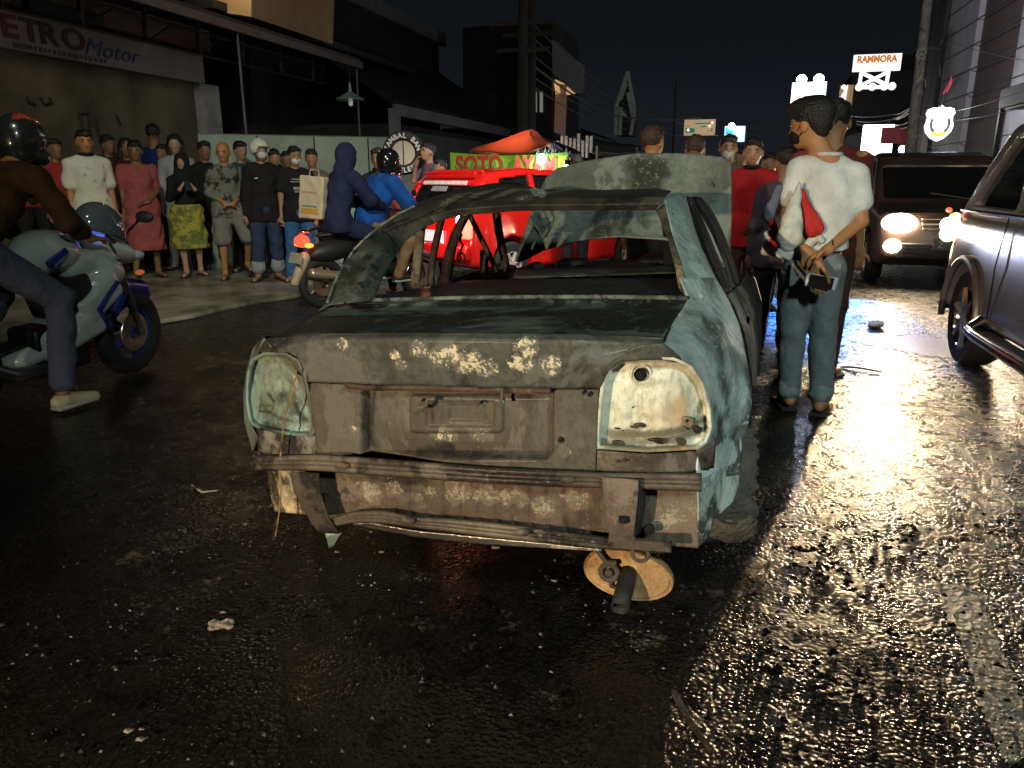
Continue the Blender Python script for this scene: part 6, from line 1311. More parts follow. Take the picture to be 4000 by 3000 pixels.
# phone in his hand
pc_ = hq(1774, 609, -.262)
phn = thing('phone', 'white framed phone with a dark back held behind the man in white', 'phone', hb0+pc_, 0, rot=(R(8), R(8), R(-4)))
MB().box((0, 0, 0), (.158, .009, .072)).build('frame', mat('phone_white', (.75, .78, .80), .3, coat=.5), phn, 20, .008)
MB().box((-.002, -.0052, 0), (.124, .003, .066)).build('screen', mat('phone_screen', (.02, .012, .012), .15, coat=1), phn, 0)
ph2 = S(.004); hand(ph2, pc_+V3((-.022, .045, .090)), (.20, -.25, -1), (.0, -1, 0), .25, sc=1.06, side=-1); ph2.cap(pc_+V3((.0, .0, .075)), pc_+V3((.028, -.020, .030)), .012, .011, .004).cap(pc_+V3((.028, -.020, .030)), pc_+V3((.036, -.018, .0)), .011, .009, .004); ph2.build('grip_hand', SK['orange'], hero, .006)
# the jacket slung over his left arm
jk = thing('jacket', 'red and white jacket slung over the left arm of the man in the white T-shirt', 'jacket', hb0)
wj = cloth('cream_white', (.62, .63, .56)); rj = cloth('jacket_red', (.52, .035, .03))
S(.012).cap(hq(1726, 398, -.16), hq(1716, 455, -.20), .014, .040).cap(hq(1714, 455, -.20), hq(1706, 508, -.22), .040, .066).cap(hq(1706, 508, -.22), hq(1700, 530, -.22), .066, .044).build('sleeve', wj, jk, .008, .006, 24)
S(.01).box(hq(1695, 547, -.215), (.045, .030, .032), .02, (0, R(14), 0)).build('cuff', wj, jk, .008)
mbj = S(.012).cap(hq(1733, 416, -.15), hq(1752, 500, -.17), .018, .030).cap(hq(1738, 430, -.15), hq(1770, 495, -.16), .018, .028).cap(hq(1750, 470, -.15), hq(1762, 500, -.16), .03, .03)
mbj.build('red_panel', rj, jk, .009, .005, 30)
S(.012).cap(hq(1758, 515, -.14), hq(1742, 530, -.15), .028, .025).cap(hq(1768, 510, -.14), hq(1775, 518, -.14), .022, .02).cap(hq(1728, 412, -.14), hq(1731, 470, -.15), .010, .014).build('white_panel', wj, jk, .009, .006, 30)
S(.015).cap(hq(1682, 405, -.02), hq(1660, 468, -.04), .020, .036).build('grey_sleeve', cloth('slate_blue', (.13, .14, .20)), jk, .010, .006, 24)
S(.012).cap(hq(1664, 470, -.05), hq(1676, 520, -.06), .020, .030).build('red_stripe', rj, jk, .010, .006, 24)
S(.012).cap(hq(1660, 505, -.04), hq(1655, 540, -.04), .026, .032).cap(hq(1660, 540, -.04), hq(1672, 545, -.04), .028, .020).build('white_hem', wj, jk, .010, .006, 24)
crowd(1808, 216, 5.5, 'maroon shirted man behind the man in white, only hair, shoulder and elbow showing', zg=0, sk='orange', dr=190, arm=('down', 'down'), top=T_(cloth('maroon', (.16, .03, .028)), sleeve=.5, len=.05), bot=T_(cloth('dark_brown', (.06, .035, .025))), hair='short', width=1.15, res=.013)
# ------------------------------------------------------------------ vehicles
TYRE = mat('tyre_rubber', (.022, .021, .020), .75, 0, .3, 20, .3, 60); CHR = mat('chrome', (.75, .73, .70), .14, 1.0, .1, 5)
GLS = mat('dark_glass', (.010, .011, .012), .06, 0, .1, 2, spec=.8, coat=1.0); BLKP = mat('black_plastic', (.02, .02, .021), .5, 0, .3, 8)
class S2(S):
    """adds a side profile (y, z polygon) extruded across x with tumblehome"""
    def prof(s, poly, w0, w1, z0, z1, rad=.05, k=None, nose=None): s.p.append(('q', np.array(poly, float), (w0, w1, z0, z1, rad, nose), None, k)); return s
    def bounds(s):
        lo = np.full(3, 1e9); hi = -lo
        for q_ in s.p:
            if q_[0] == 'q':
                w_ = max(q_[2][0], q_[2][1]); a = q_[1].min(0); b_ = q_[1].max(0); lo = np.minimum(lo, (-w_, a[0], a[1])); hi = np.maximum(hi, (w_, b_[0], b_[1]))
        t = S(); t.p = [q_ for q_ in s.p if q_[0] != 'q']
        if t.p: l2, h2 = t.bounds(); lo = np.minimum(lo, l2); hi = np.maximum(hi, h2)
        return lo, hi
_od = S.dist
def poly2(P2, poly):
    d = np.full(P2.shape[:-1], 1e9); sgn = np.ones(P2.shape[:-1]); n = len(poly); j = n-1
    for i in range(n):
        vi, vj = poly[i], poly[j]; e = vj-vi; w_ = P2-vi; t_ = np.clip((w_@e)/(e@e), 0, 1); b_ = w_-t_[..., None]*e; d = np.minimum(d, (b_**2).sum(-1))
        c1 = P2[..., 1] >= vi[1]; c2 = P2[..., 1] < vj[1]; c3 = e[0]*w_[..., 1] > e[1]*w_[..., 0]
        f = (c1 & c2 & c3) | (~c1 & ~c2 & ~c3); sgn = np.where(f, -sgn, sgn); j = i
    return sgn*np.sqrt(d)
def dist2(q_, P):
    if q_[0] != 'q': return _od(q_, P)
    w0, w1, z0, z1, rad, nose = q_[2]
    a = poly2(P[0, :, :, 1:], q_[1])[None] if P.ndim == 4 else poly2(P[..., 1:], q_[1]); a = np.broadcast_to(a, P.shape[:-1])+rad
    t_ = np.clip((P[..., 2]-z0)/(z1-z0), 0, 1); t_ = t_*t_*.6+t_*.4; w_ = w0+(w1-w0)*t_
    if nose: yl_, yh_, am = nose; e = np.clip((yl_-P[..., 1])/.5, 0, 1)+np.clip((P[..., 1]-yh_)/.5, 0, 1); w_ = w_-am*e*e
    b_ = np.abs(P[..., 0])-w_+rad
    return np.minimum(np.maximum(a, b_), 0)+np.sqrt(np.maximum(a, 0)**2+np.maximum(b_, 0)**2)-rad
S.dist = staticmethod(dist2)
def wheel(parent, x, y, r, w_, side, rimm=None, spokes=5):
    wh = MB().lathe([(r-.12, x-side*w_*.35), (r-.11, x-side*w_/2), (r-.02, x-side*w_*.5), (r, x-side*w_*.3), (r, x+side*w_*.3), (r-.02, x+side*w_*.5), (r-.11, x+side*w_/2), (r-.12, x+side*w_*.38)], 'x', (0, y, r), 36).build('wheel', TYRE, parent)
    rm = MB().lathe([(r-.115, x+side*w_*.42), (r-.13, x+side*w_*.46), (r-.15, x+side*w_*.25), (r-.155, x-side*.05)], 'x', (0, y, r), 30)
    for k in range(spokes):
        a = 2*math.pi*k/spokes+.3; c, s_ = math.cos(a), math.sin(a); rm.tube([(x+side*w_*.36, y, r), (x+side*w_*.42, y+c*(r-.13), r+s_*(r-.13))], [.035, .024], 6)
    rm.lathe([(0, x+side*w_*.45), (.05, x+side*w_*.43), (.06, x+side*w_*.2)], 'x', (0, y, r), 14).build('rim', rimm or mat('alloy', (.42, .42, .42), .35, .8, .2, 10), wh)
    MB().lathe([(0, x), (r-.14, x), (r-.14, x-side*.02), (0, x-side*.02)], 'x', (0, y, r), 20).build('brake_disc', BLKP, wh)
    return wh
def carbody(t, lower, upper, W_, Wr, zb, zr, wheels, r, pm, glass_cut, res=.025, nose=None, rad=.07, trim=None):
    b = S2(.03).prof(lower, W_, W_-.04, .3, zb, rad, nose=nose).prof(upper, W_-.06, Wr, zb-.05, zr, .06, .03)
    for y in wheels:
        for sx in (1, -1): b.subc((sx*(W_-.24), y, r), (sx*(W_+.2), y, r), r+.055, r+.055)
    for kind, *g_ in glass_cut:
        if kind == 'side':
            pl_ = np.array(g_[0], float); b.cuts.append(('q', pl_, (2.0, 2.0, 0, 5, .03, None), None, 0))
        else: b.cuts.append(('b', np.array(g_[0], float), np.array(g_[1], float), .05, g_[2], 0))
    bo = b.build('body', pm, t, res)
    gl_ = S2(.0).prof(upper, W_-.075, Wr-.02, zb-.05, zr, .06); gl_.build('glass', GLS, t, res*1.3, 0, 9, -.022)
    return bo
# ---- red hatchback seen from behind through the burnt car
rc = thing('red_car', 'bright red hatchback parked behind the burnt car, its lit tail lamp glowing', 'car', (atY(958, 500, 9.2).x-.12, 9.2, 0), -R(31))
# local: y forward, rear end at y = 0; the rear right corner stands at x = .8
rcx = thing('tmp', None, None); bpy.data.objects.remove(rcx)
low = [(-.02, .30), (-.06, .55), (-.03, .95), (.10, 1.0), (2.6, 1.0), (3.55, .86), (3.68, .55), (3.62, .28), (3.2, .22), (.3, .22)]
upp = [(.02, .96), (.22, 1.30), (.42, 1.42), (1.0, 1.47), (1.9, 1.43), (2.75, .98)]
redp = paint('red_paint', (.68, .014, .010), .22, 1.0)
RP = Vector((-.62, 0, 0))
body = carbody(rc, low, upp, .82, .60, .98, 1.47, (.62, 3.0), .29, redp, [('side', [(.42, 1.02), (.52, 1.33), (1.05, 1.38), (1.05, 1.02)]), ('side', [(1.13, 1.02), (1.13, 1.38), (1.85, 1.35), (2.35, 1.02)]), ('box', (0, .08, 1.18), (.56, .25, .135), (R(-31), 0, 0)), ('box', (0, 2.35, 1.22), (.58, .28, .15), (R(38), 0, 0))], .022, nose=(.3, 3.3, .10))
for y in (.62, 3.0):
    for sx in (1, -1): wheel(rc, sx*.72, y, .285, .17, sx, mat('steel_pale_rim', (.55, .48, .42), .4, .3, .2, 8), 7)
tl = glow('tail_red', (1.0, .16, .10), 3.0); tlh = glow('tail_core', (1.0, .75, .66), 14)
for sx in (1, -1):
    q_ = MB().box((sx*.66, -.045, .76), (.20, .08, .26)).build('tail_lamp', tl, rc, 20, .02)
    if sx > 0: MB().ball((.63, -.10, .84), (.075, .03, .075)).build('lit_bulb', tlh, q_); lamp('tail_lamp_light', 'POINT', rc.matrix_basis@V3((.45, -.55, .84)), 22, (1, .25, .15), size=.06)
MB().box((0, -.08, .46), (1.5, .1, .20)).build('bumper', redp, rc, 20, .04)
pl_ = MB().box((-.02, -.075, .62), (.56, .02, .18)).build('number_plate', mat('plate_white_lit', (.7, .75, .8), .5, emit=(.8, .9, 1), estr=.55), rc, 0); MB().box((-.02, -.087, .56), (.50, .01, .03)).build('plate_strip', mat('plate_blue', (.1, .2, .35), .5), pl_, 0)
MB().box((0, .185, 1.285), (.86, .02, .05), (R(-31), 0, 0)).build('sun_strip', mat('strip_white', (.62, .66, .64), .5, 0, .3, 14), rc, 0)
MB().box((-.05, .135, 1.215), (.30, .01, .07), (R(-31), 0, 0)).build('window_sticker', mat('sticker_grey', (.22, .26, .30), .5), rc, 0)
S(.04).cap((-.50, .27, 1.405), (.50, .27, 1.405), .022, .022).cap((-.48, .40, 1.42), (.48, .40, 1.42), .03).build('spoiler', redp, rc, .015)
MB().box((0, -.045, .90), (.40, .03, .03)).build('boot_handle', BLKP, rc, 0)
MB().tube([(-.62, -.075, .45), (-.60, -.055, .75), (-.60, -.015, .95)], .005, 4).build('hatch_gap', BLKP, rc); MB().tube([(.50, -.075, .45), (.50, -.055, .75), (.52, -.015, .95)], .005, 4).build('hatch_gap', BLKP, rc)
for y in (1.09, 2.05): MB().tube([(.822, y, .35), (.815, y, .7), (.775, y, 1.0)], .005, 4).build('door_gap', BLKP, rc)
for sx in (1, -1): S(.02).ell((sx*.92, 2.2, 1.02), (.09, .06, .07)).build('mirror', redp, rc, .02)
# ---- dark van / SUV facing the camera
sv = thing('dark_suv', 'dark high bonneted car facing the camera with blazing warm headlights', 'car', (2.70, 10.45, 0), R(180-2))
low = [(-4.3, .35), (-4.35, .95), (-4.2, 1.05), (-1.0, 1.02), (-.15, .93), (.0, .78), (.02, .40), (-.1, .28), (-4.0, .28)]
upp = [(-4.25, 1.0), (-4.1, 1.55), (-3.8, 1.68), (-2.0, 1.70), (-1.65, 1.64), (-.95, 1.0)]
dkp = paint('dark_paint_glare_brown', (.055, .036, .030), .35, .5)  # brown of the headlamp glare is put into the dark body colour
carbody(sv, low, upp, .86, .70, 1.0, 1.70, (-.78, -3.5), .33, dkp, [('side', [(-1.95, 1.06), (-2.1, 1.56), (-3.0, 1.58), (-3.0, 1.06)]), ('side', [(-1.3, 1.06), (-1.75, 1.56), (-2.0, 1.56), (-1.85, 1.06)]), ('box', (0, -1.25, 1.33), (.66, .30, .20), (R(-48), 0, 0))], .028, nose=(-3.9, -.45, .12), rad=.09)
for y in (-.78, -3.5):
    for sx in (1, -1): wheel(sv, sx*.76, y, .32, .20, sx)
hl = glow('headlight_warm', (1.0, .76, .48), 165); hl2 = glow('foglight_warm', (1.0, .74, .44), 34)
for sx in (1, -1):
    hh_ = MB().box((sx*.60, -.03, .80), (.30, .10, .17)).build('headlight', GLS, sv, 20, .03); S(.01).ell((sx*.61, .025, .81), (.205, .04, .115)).build('lens', hl, hh_, .012)
    S(.01).ell((sx*.66, .045, .53), (.105, .03, .085)).build('fog_light', hl2, sv, .012)
for z_, w_, h_ in ((.80, .72, .030), (.745, .70, .022), (.86, .74, .02)): MB().box((0, .03, z_), (w_, .03, h_)).build('grille_bar', CHR, sv, 20, .006)
MB().box((0, .0, .47), (1.2, .06, .20)).build('lower_grille', BLKP, sv, 20, .02)
for k in range(3): MB().box((0, .035, .42+.045*k), (1.05, .012, .010)).build('lower_grille_bar', CHR, sv, 0)
pl_ = MB().box((.0, .06, .56), (.42, .015, .14)).build('number_plate', mat('plate_dark', (.05, .045, .04), .4, 0, .2, 6), sv, 0); 
MB().box((.0, .068, .56), (.41, .004, .13)).build('plate_rim', mat('plate_rim', (.12, .10, .09), .4), pl_, 0)
text('letter', 'Z', .11, mat('plate_letter', (.55, .50, .45), .4), pl_, (.165, .072, .52), (R(90), 0, R(180)), .003, 1.0)
for sx in (1, -1): S(.02).ell((sx*.98, -1.5, 1.08), (.10, .06, .09)).build('mirror', dkp, sv, .025)
MB().tube([(-.5, -.95, 1.06), (.1, -1.08, 1.15)], .01, 5).build('wiper', BLKP, sv)
# ---- silver car close on the right, seen along its left flank
sc_ = thing('silver_car', 'silver SUV close on the right, chrome side step, cool reflections along its doors', 'car', (2.60, 7.05, 0), R(0.3))
low = [(-4.65, .42), (-4.7, .9), (-4.3, 1.02), (-3.4, 1.08), (-.10, 1.10), (-.02, .95), (.0, .48), (-.12, .36), (-4.5, .36)]
upp = [(-3.5, 1.0), (-2.9, 1.62), (-2.6, 1.74), (-1.1, 1.76), (-.82, 1.70), (-.20, 1.04)]
slv = mat('silver_paint', (.35, .345, .34), .26, .5, .06, 3, .02, 60, 1.0)
carbody(sc_, low, upp, .885, .70, 1.08, 1.76, (-.82, -3.55), .36, slv, [('side', [(-.55, 1.15), (-.98, 1.60), (-1.35, 1.64), (-1.42, 1.15)]), ('side', [(-1.50, 1.15), (-1.46, 1.65), (-2.35, 1.65), (-2.40, 1.14)]), ('side', [(-2.48, 1.14), (-2.44, 1.64), (-2.85, 1.56), (-3.25, 1.14)]), ('box', (0, -.42, 1.42), (.60, .30, .20), (R(-48), 0, 0))], .021, nose=(-4.3, -.50, .10), rad=.08)
for y in (-.82, -3.55):
    for sx in (1, -1): wheel(sc_, sx*.750, y, .35, .21, sx, CHR, 6)
for y in (-.82, -3.55):
    MB().tube([(-.885, y+.42*math.cos(a_), .36+.42*math.sin(a_)) for a_ in [R(-8+196*k/16) for k in range(17)]], .026, 8).build('wheel_arch_trim', mat('grey_trim', (.20, .20, .21), .4, .3), sc_)
MB().box((-.80, -.38, .52), (.16, .02, .34)).build('mud_flap', BLKP, sc_, 0)
st_ = MB().tube([(-.88, -1.36, .42), (-.97, -1.40, .36), (-.97, -1.55, .345), (-.97, -3.0, .345), (-.88, -3.1, .40)], .038, 14).build('side_step', CHR, sc_); MB().box((-.92, -2.25, .365), (.10, 1.5, .02)).build('tread', BLKP, st_, 0)
dk = mat('seam_dark', (.01, .01, .01), .8)
for y in (-1.46, -2.44, -3.3): MB().tube([(-.889, y, .45), (-.893, y-.01, .8), (-.862, y-.02, 1.11)], .0045, 4).build('door_seam', dk, sc_)
for y in (-2.2, -3.1): S(.01).cap((-.903, y-.09, .96), (-.903, y+.09, .96), .014, .014).build('door_handle', CHR, sc_, .008)
MB().tube([(-.862, -.45, 1.115), (-.866, -2.5, 1.12), (-.862, -3.4, 1.11)], .012, 6).build('window_trim', CHR, sc_)
q_ = S(.02).cap((-.80, -.08, 1.03), (-.83, -.05, .90), .05, .06).build('headlight', mat('corner_glow_glass', (.7, .7, .72), .08, 0, .1, coat=1, emit=(1, .85, .6), estr=2.5), sc_, .012)  # corner lamp and its point light are added, standing in for glare there
MB().ball((-.845, -.05, .98), (.05, .07, .055)).build('lit_lens', glow('corner_glow_warm', (1, .88, .68), 30), q_)
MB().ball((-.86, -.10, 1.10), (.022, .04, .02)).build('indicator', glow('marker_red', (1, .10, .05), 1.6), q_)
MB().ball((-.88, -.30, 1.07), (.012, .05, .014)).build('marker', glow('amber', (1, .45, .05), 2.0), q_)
lamp('silver_corner_glow', 'POINT', sc_.matrix_basis@V3((-1.02, .02, .95)), 9, (1, .86, .66), size=.04)
MB().box((-.3, .0, .62), (.9, .08, .14)).build('rear_bumper', slv, sc_, 20, .03)
# ---- small litter on the road by the dark car
for u_, v_, lab, w_ in ((1890, 708, 'crumpled pale plastic scrap lying on the lit road', .11), (1845, 797, 'dark twig lying on the wet road right of the standing man', 0)):
    if w_: o = S(.02).ell(G(u_, v_)+V3((0, 0, .03)), (.07, .05, .035)).ell(G(u_, v_)+V3((.03, .01, .05)), (.04, .035, .02)).build('plastic_scrap', mat('scrap_white', (.6, .62, .66), .5), None, .008, .006, 60)
    else: o = MB().tube([G(1815, 793), G(1850, 797)+V3((0, 0, .012)), G(1905, 806)+V3((0, 0, .01))], .007, 5).build('twig', mat('twig', (.03, .02, .015), .8))
    tag(o, lab, 'litter')
# ---- sport motorcycle with rider, left edge
def disc_wheel(parent, y, r, rimc, tyr=.06):
    wh = MB().torus((0, y, r), r-tyr, tyr, 'x', 40, 12, 1.0).build('wheel', TYRE, parent); rm = MB().torus((0, y, r), r-tyr*1.75, .02, 'x', 36, 8, 1.6)
    for k in range(5):
        a = 2*math.pi*k/5; rm.tube([(0, y, r), (0, y+math.cos(a)*(r-.1), r+math.sin(a)*(r-.1))], [.028, .016], 6)
    rm.build('rim', rimc, wh); MB().lathe([(.05, .05), (.13, .052), (.135, .046), (.05, .044)], 'x', (0, y, r), 28).build('brake_disc', mat('brake_steel', (.6, .45, .32), .3, .9), wh)
    return wh
bk = thing('sport_motorcycle', 'white and blue fully faired sport motorcycle riding past on the left', 'motorcycle', (-4.00, 3.66, 0), R(2), rot=(0, R(3), R(2)))
whp = paint('bike_white', (.66, .70, .62), .3, 1.0); blp = paint('bike_blue', (.015, .03, .22), .3, 1.0)
disc_wheel(bk, .68, .30, paint('rim_blue', (.04, .05, .22), .35)); disc_wheel(bk, -.68, .305, paint('rim_blue', (.04,)*3), .072)
s1 = S(.015).ell((0, .60, .88), (.115, .20, .075), (R(-22), 0, 0)).ell((0, .44, .78), (.155, .20, .11), (R(-32), 0, 0)).box((0, .30, .62), (.165, .20, .12), .07, (R(28), 0, 0)).box((0, .08, .42), (.155, .26, .10), .06, (R(14), 0, 0)).ell((0, -.16, .33), (.12, .20, .07), (R(8), 0, 0)).cap((0, .48, .86), (0, .22, .84), .10, .12)
s1.subc((-.4, .68, .30), (.4, .68, .30), .37, .37).sub((.2, .10, .66), (.13, .20, .07), (R(22), 0, 0)).sub((-.2, .10, .66), (.13, .20, .07), (R(22), 0, 0)).sub((.22, .0, .44), (.10, .12, .05), (R(20), 0, 0)).sub((0, .26, 1.02), (.2, .18, .07)); s1.build('fairing', whp, bk, .010)
S(.01).box((0, .12, .64), (.13, .16, .10), .04, (R(20), 0, 0)).build('frame', BLKP, bk, .014)
S(.05).ell((0, .05, .92), (.14, .24, .13), (R(-6), 0, 0)).ell((0, -.10, .86), (.11, .16, .09)).build('fuel_tank', whp, bk, .014)
S(.03).ell((0, -.55, .86), (.12, .20, .05), (R(14), 0, 0)).cap((0, -.45, .84), (0, -.85, .98), .09, .05).build('tail_fairing', whp, bk, .014)
S(.02).box((0, -.28, .83), (.12, .18, .03), .03).box((0, -.62, .95), (.09, .12, .025), .02, (R(12), 0, 0)).build('seat', BLKP, bk, .014)
for sx in (1, -1):
    for pts, rr_ in ((((sx*.165, .42, .70), (sx*.185, .22, .55), (sx*.19, .30, .42)), .018), (((sx*.135, .05, .93), (sx*.14, -.08, .86)), .03), (((sx*.16, .46, .60), (sx*.175, .36, .50)), .03)):
        MB().tube(pts, rr_, 6).build('stripe', blp, bk)
    MB().tube([(sx*.10, .68, .30), (sx*.10, .50, .84)], .028, 10).build('fork', CHR, bk)
    MB().tube([(sx*.08, .46, .98), (sx*.24, .34, .97)], .014, 8).build('handlebar', BLKP, bk)
    S(.01).ell((sx*.30, .56, 1.12), (.07, .025, .04)).cap((sx*.12, .60, 1.0), (sx*.26, .56, 1.1), .010, .010).build('mirror', BLKP, bk, .012)
    q_ = MB().ball((sx*.075, .735, .84), (.045, .05, .035)).build('headlight', mat('lamp_glass', (.5, .52, .55), .08, 0, .1, coat=1), bk)
    MB().ball((sx*.18, .62, .74), (.02, .04, .018)).build('indicator', mat('indicator_orange', (.6, .10, .03), .3, emit=(1, .25, .05), estr=.3), bk)
wsn = S(.01).ell((0, .50, 1.02), (.13, .20, .17), (R(-38), 0, 0)); wsn.cut((0, .48, .98), (0, -.4, -1)); wsn.build('windscreen', mat('smoke_screen', (.10, .12, .14), .08, 0, .1, coat=1), bk, .012)
MB().box((0, .46, .98), (.14, .05, .05), (R(-30), 0, 0)).build('instrument_panel', glow('dash_blue', (.12, .2, 1.0), .8), bk, 20, .01)
S(.02).cap((0, .82, .60), (0, .60, .64), .055, .07).cap((0, .86, .55), (0, .84, .58), .05).build('front_mudguard', blp, bk, .014)
MB().box((0, 0, .34), (.22, .42, .30)).box((0, -.35, .40), (.10, .6, .06)).build('engine', mat('engine_dark', (.03, .03, .032), .4, .6), bk, 20, .03)
MB().tube([(.13, -.10, .24), (.16, -.45, .28), (.17, -.85, .48)], [.03, .045, .05], 12).build('exhaust', mat('exhaust_grey', (.22, .21, .2), .35, .8), bk)
MB().tube([(.10, -.15, .38), (.16, -.15, .36)], .014, 6).build('foot_peg', BLKP, bk)
J = dict(pel=V3((0, -.30, .98)), che=V3((0, -.06, 1.24)), nek=V3((0, .06, 1.42)), hed=V3((0, .17, 1.56)), shR=V3((.19, .03, 1.37)), shL=V3((-.19, .03, 1.37)), elR=V3((.27, .13, 1.10)), elL=V3((-.27, .13, 1.10)), wrR=V3((.25, .31, .99)), wrL=V3((-.25, .31, .99)),
         hdR=V3((0, 1, -.1)), hdL=V3((0, 1, -.1)), hpR=V3((.10, -.28, .92)), hpL=V3((-.10, -.28, .92)), knR=V3((.24, .02, .66)), knL=V3((-.24, .05, .66)), anR=V3((.27, -.22, .10)), anL=V3((-.20, -.22, .40)), toR=V3((.30, -.02, .04)), toL=V3((-.21, -.04, .32)))
for k_ in J: J[k_] = J[k_]+V3((0, -.12, .0)) if k_ not in ('toR', 'anR') and not k_.startswith('hd') else J[k_]
person('motorcycle rider in a brown jacket, patterned helmet, grey jeans and yellow shoe', bk.location, R(2), 1.70, 'orange', top=T_(cloth('brown_jacket', (.065, .032, .014)), sleeve=.8, g=.03), bot=T_(cloth('grey_denim', (.11, .115, .17)), g=.024, len=.93), hair='fullhelmet', extra=mat('helmet_pattern', (.02, .022, .022), .25, 0, .1, 5, coat=1, col2=(.60, .08, .04), thr=.62), J=J, shoes=mat('shoe_yellow', (.80, .70, .40), .6, 0, .15, 20), res=.0125, headpitch=-10, headyaw=-15, face=False)
# ---- scooter with two riders, and its headlamp twin behind the man in white
def make_scooter(loc, rz, lab, white=True, lit=True):
    t = thing('scooter', lab, 'scooter', loc, rz)
    disc_wheel(t, .62, .27, CHR, .04); disc_wheel(t, -.62, .27, CHR, .045)
    S(.03).cap((0, .45, .95), (0, .52, .55), .08, .10).ell((0, .50, .66), (.17, .08, .18)).build('front_cowl', BLKP, t, .016)
    S(.04).ell((0, -.45, .62), (.13, .34, .12), (R(10), 0, 0)).cap((0, -.2, .45), (0, .3, .35), .09, .07).build('body_panel', BLKP, t, .016)
    S(.03).ell((0, -.25, .80), (.13, .42, .05), (R(5), 0, 0)).build('seat', mat('seat_vinyl', (.015, .014, .014), .4), t, .016)
    q_ = S(.02).ell((0, -.82, .72), (.11, .07, .065), (R(20), 0, 0)).build('tail_lamp', glow('scooter_tail', (1, .06, .03), 2.2) if lit else mat('tail_red_off', (.4, .02, .02), .3), t, .012)
    for sx in (1, -1): MB().ball((sx*.12, -.80, .68), (.04, .05, .025)).build('indicator', glow('scooter_amber', (1, .40, .04), 1.6) if lit else mat('indicator_orange', (.6,)*3), t)
    S(.02).cap((0, -.84, .80), (0, -.60, .86), .02, .02).cap((.1, -.78, .82), (-.1, -.78, .82), .018).build('grab_rail', CHR, t, .012)
    S(.02).cap((.0, -.80, .55), (0, -.93, .30), .06, .045).build('rear_mudguard', mat('mudguard_cream', (.55, .42, .26), .4), t, .014)
    pl_ = MB().box((0, -.90, .55), (.26, .012, .11), (R(-20), 0, 0)).build('number_plate', mat('plate_cream', (.60, .52, .38), .4, 0, .3, 18), t, 0)
    S(.02).cap((.14, -.15, .30), (.17, -.80, .40), .035, .055).build('exhaust', mat('exhaust_cream', (.55, .46, .30), .3, .6, .2, 9), t, .014)
    MB().tube([(-.32, .36, 1.02), (-.1, .44, .99), (.1, .44, .99), (.32, .36, 1.02)], .014, 8).build('handlebar', BLKP, t)
    for sx in (1, -1): MB().tube([(sx*.2, .40, 1.02), (sx*.24, .40, 1.16)], .006, 5).ball((sx*.25, .41, 1.19), (.05, .015, .035)).build('mirror', BLKP, t); MB().tube([(sx*.08, .62, .27), (sx*.07, .50, .75)], .022, 8).build('fork', CHR, t)
    MB().ball((0, .56, .86), (.075, .035, .06)).build('headlight', glow('scooter_headlight', (.75, .86, 1.0), 9) if lit is not True else mat('lamp_glass', (.5, .52, .55), .08, 0, .1, coat=1), t)
    return t
SA = -34; scl = V3((-3.72, 7.70, 0))
make_scooter(scl, R(SA), 'scooter with a glowing red tail lamp ridden away by two people')
make_scooter(V3((.98, 9.45, 0)), R(178), 'scooter facing the camera behind the legs of the man in white', lit='front')
SM = Matrix.Rotation(R(SA), 3, 'Z')
J = dict(pel=V3((0, -.02, .90)), che=V3((0, .12, 1.17)), nek=V3((0, .20, 1.36)), hed=V3((0, .26, 1.51)), shR=V3((.19, .17, 1.31)), shL=V3((-.19, .17, 1.31)), elR=V3((.30, .30, 1.08)), elL=V3((-.30, .30, 1.08)), wrR=V3((.31, .42, 1.00)), wrL=V3((-.31, .42, 1.00)), hdR=V3((0, 1, 0)), hdL=V3((0, 1, 0)),
         hpR=V3((.10, .0, .84)), hpL=V3((-.10, .0, .84)), knR=V3((.20, .36, .66)), knL=V3((-.20, .36, .66)), anR=V3((.17, .22, .30)), anL=V3((-.17, .22, .30)), toR=V3((.18, .40, .25)), toL=V3((-.18, .40, .25)))
person('scooter rider in a bright blue jacket and black full face helmet', scl, R(SA), 1.68, 'tan', top=T_(cloth('bright_blue', (.015, .10, .42)), sleeve=.97, g=.046), width=1.1, bot=T_(cloth('tan_trousers', (.30, .17, .09)), g=.014), hair='fullhelmet', extra=paint('helmet_black', (.012, .012, .012), .15, 1.0), J=J, shoes=SOLE, res=.015, face=False)
J = dict(pel=V3((0, -.42, .93)), che=V3((0, -.34, 1.21)), nek=V3((0, -.30, 1.42)), hed=V3((0, -.24, 1.56)), shR=V3((.17, -.30, 1.36)), shL=V3((-.17, -.30, 1.36)), elR=V3((.24, -.12, 1.12)), elL=V3((-.24, -.12, 1.12)), wrR=V3((.12, .08, 1.04)), wrL=V3((-.12, .08, 1.04)), hdR=V3((0, 1, 0)), hdL=V3((0, 1, 0)),
         hpR=V3((.10, -.42, .88)), hpL=V3((-.10, -.42, .88)), knR=V3((.25, -.02, .72)), knL=V3((-.25, -.02, .72)), anR=V3((.22, -.20, .36)), anL=V3((-.22, -.20, .36)), toR=V3((.24, -.02, .31)), toL=V3((-.24, -.02, .31)))
navyh = cloth('navy_hood', (.022, .028, .075))
person('hooded passenger in navy on the back of the scooter', scl, R(SA), 1.66, 'tan', top=T_(navyh, sleeve=.97, len=.05, g=.045), bot=T_(navyh, g=.03), hair='hood', extra=navyh, J=J, shoes=SOLE, res=.015, face=False)
bg_ = thing('bag', 'cream printed paper bag carried behind the hooded passenger', 'bag', scl+SM@V3((-.10, -.64, .93)), R(-14), rot=(R(-6), R(4), R(-4)))
S(.01).box((0, 0, .22), (.145, .05, .22), .02).build('pouch', mat('cream_paper', (.62, .50, .34), .7, 0, .1, 6, .3, 12), bg_, .010, .004, 20)
prm = MB()
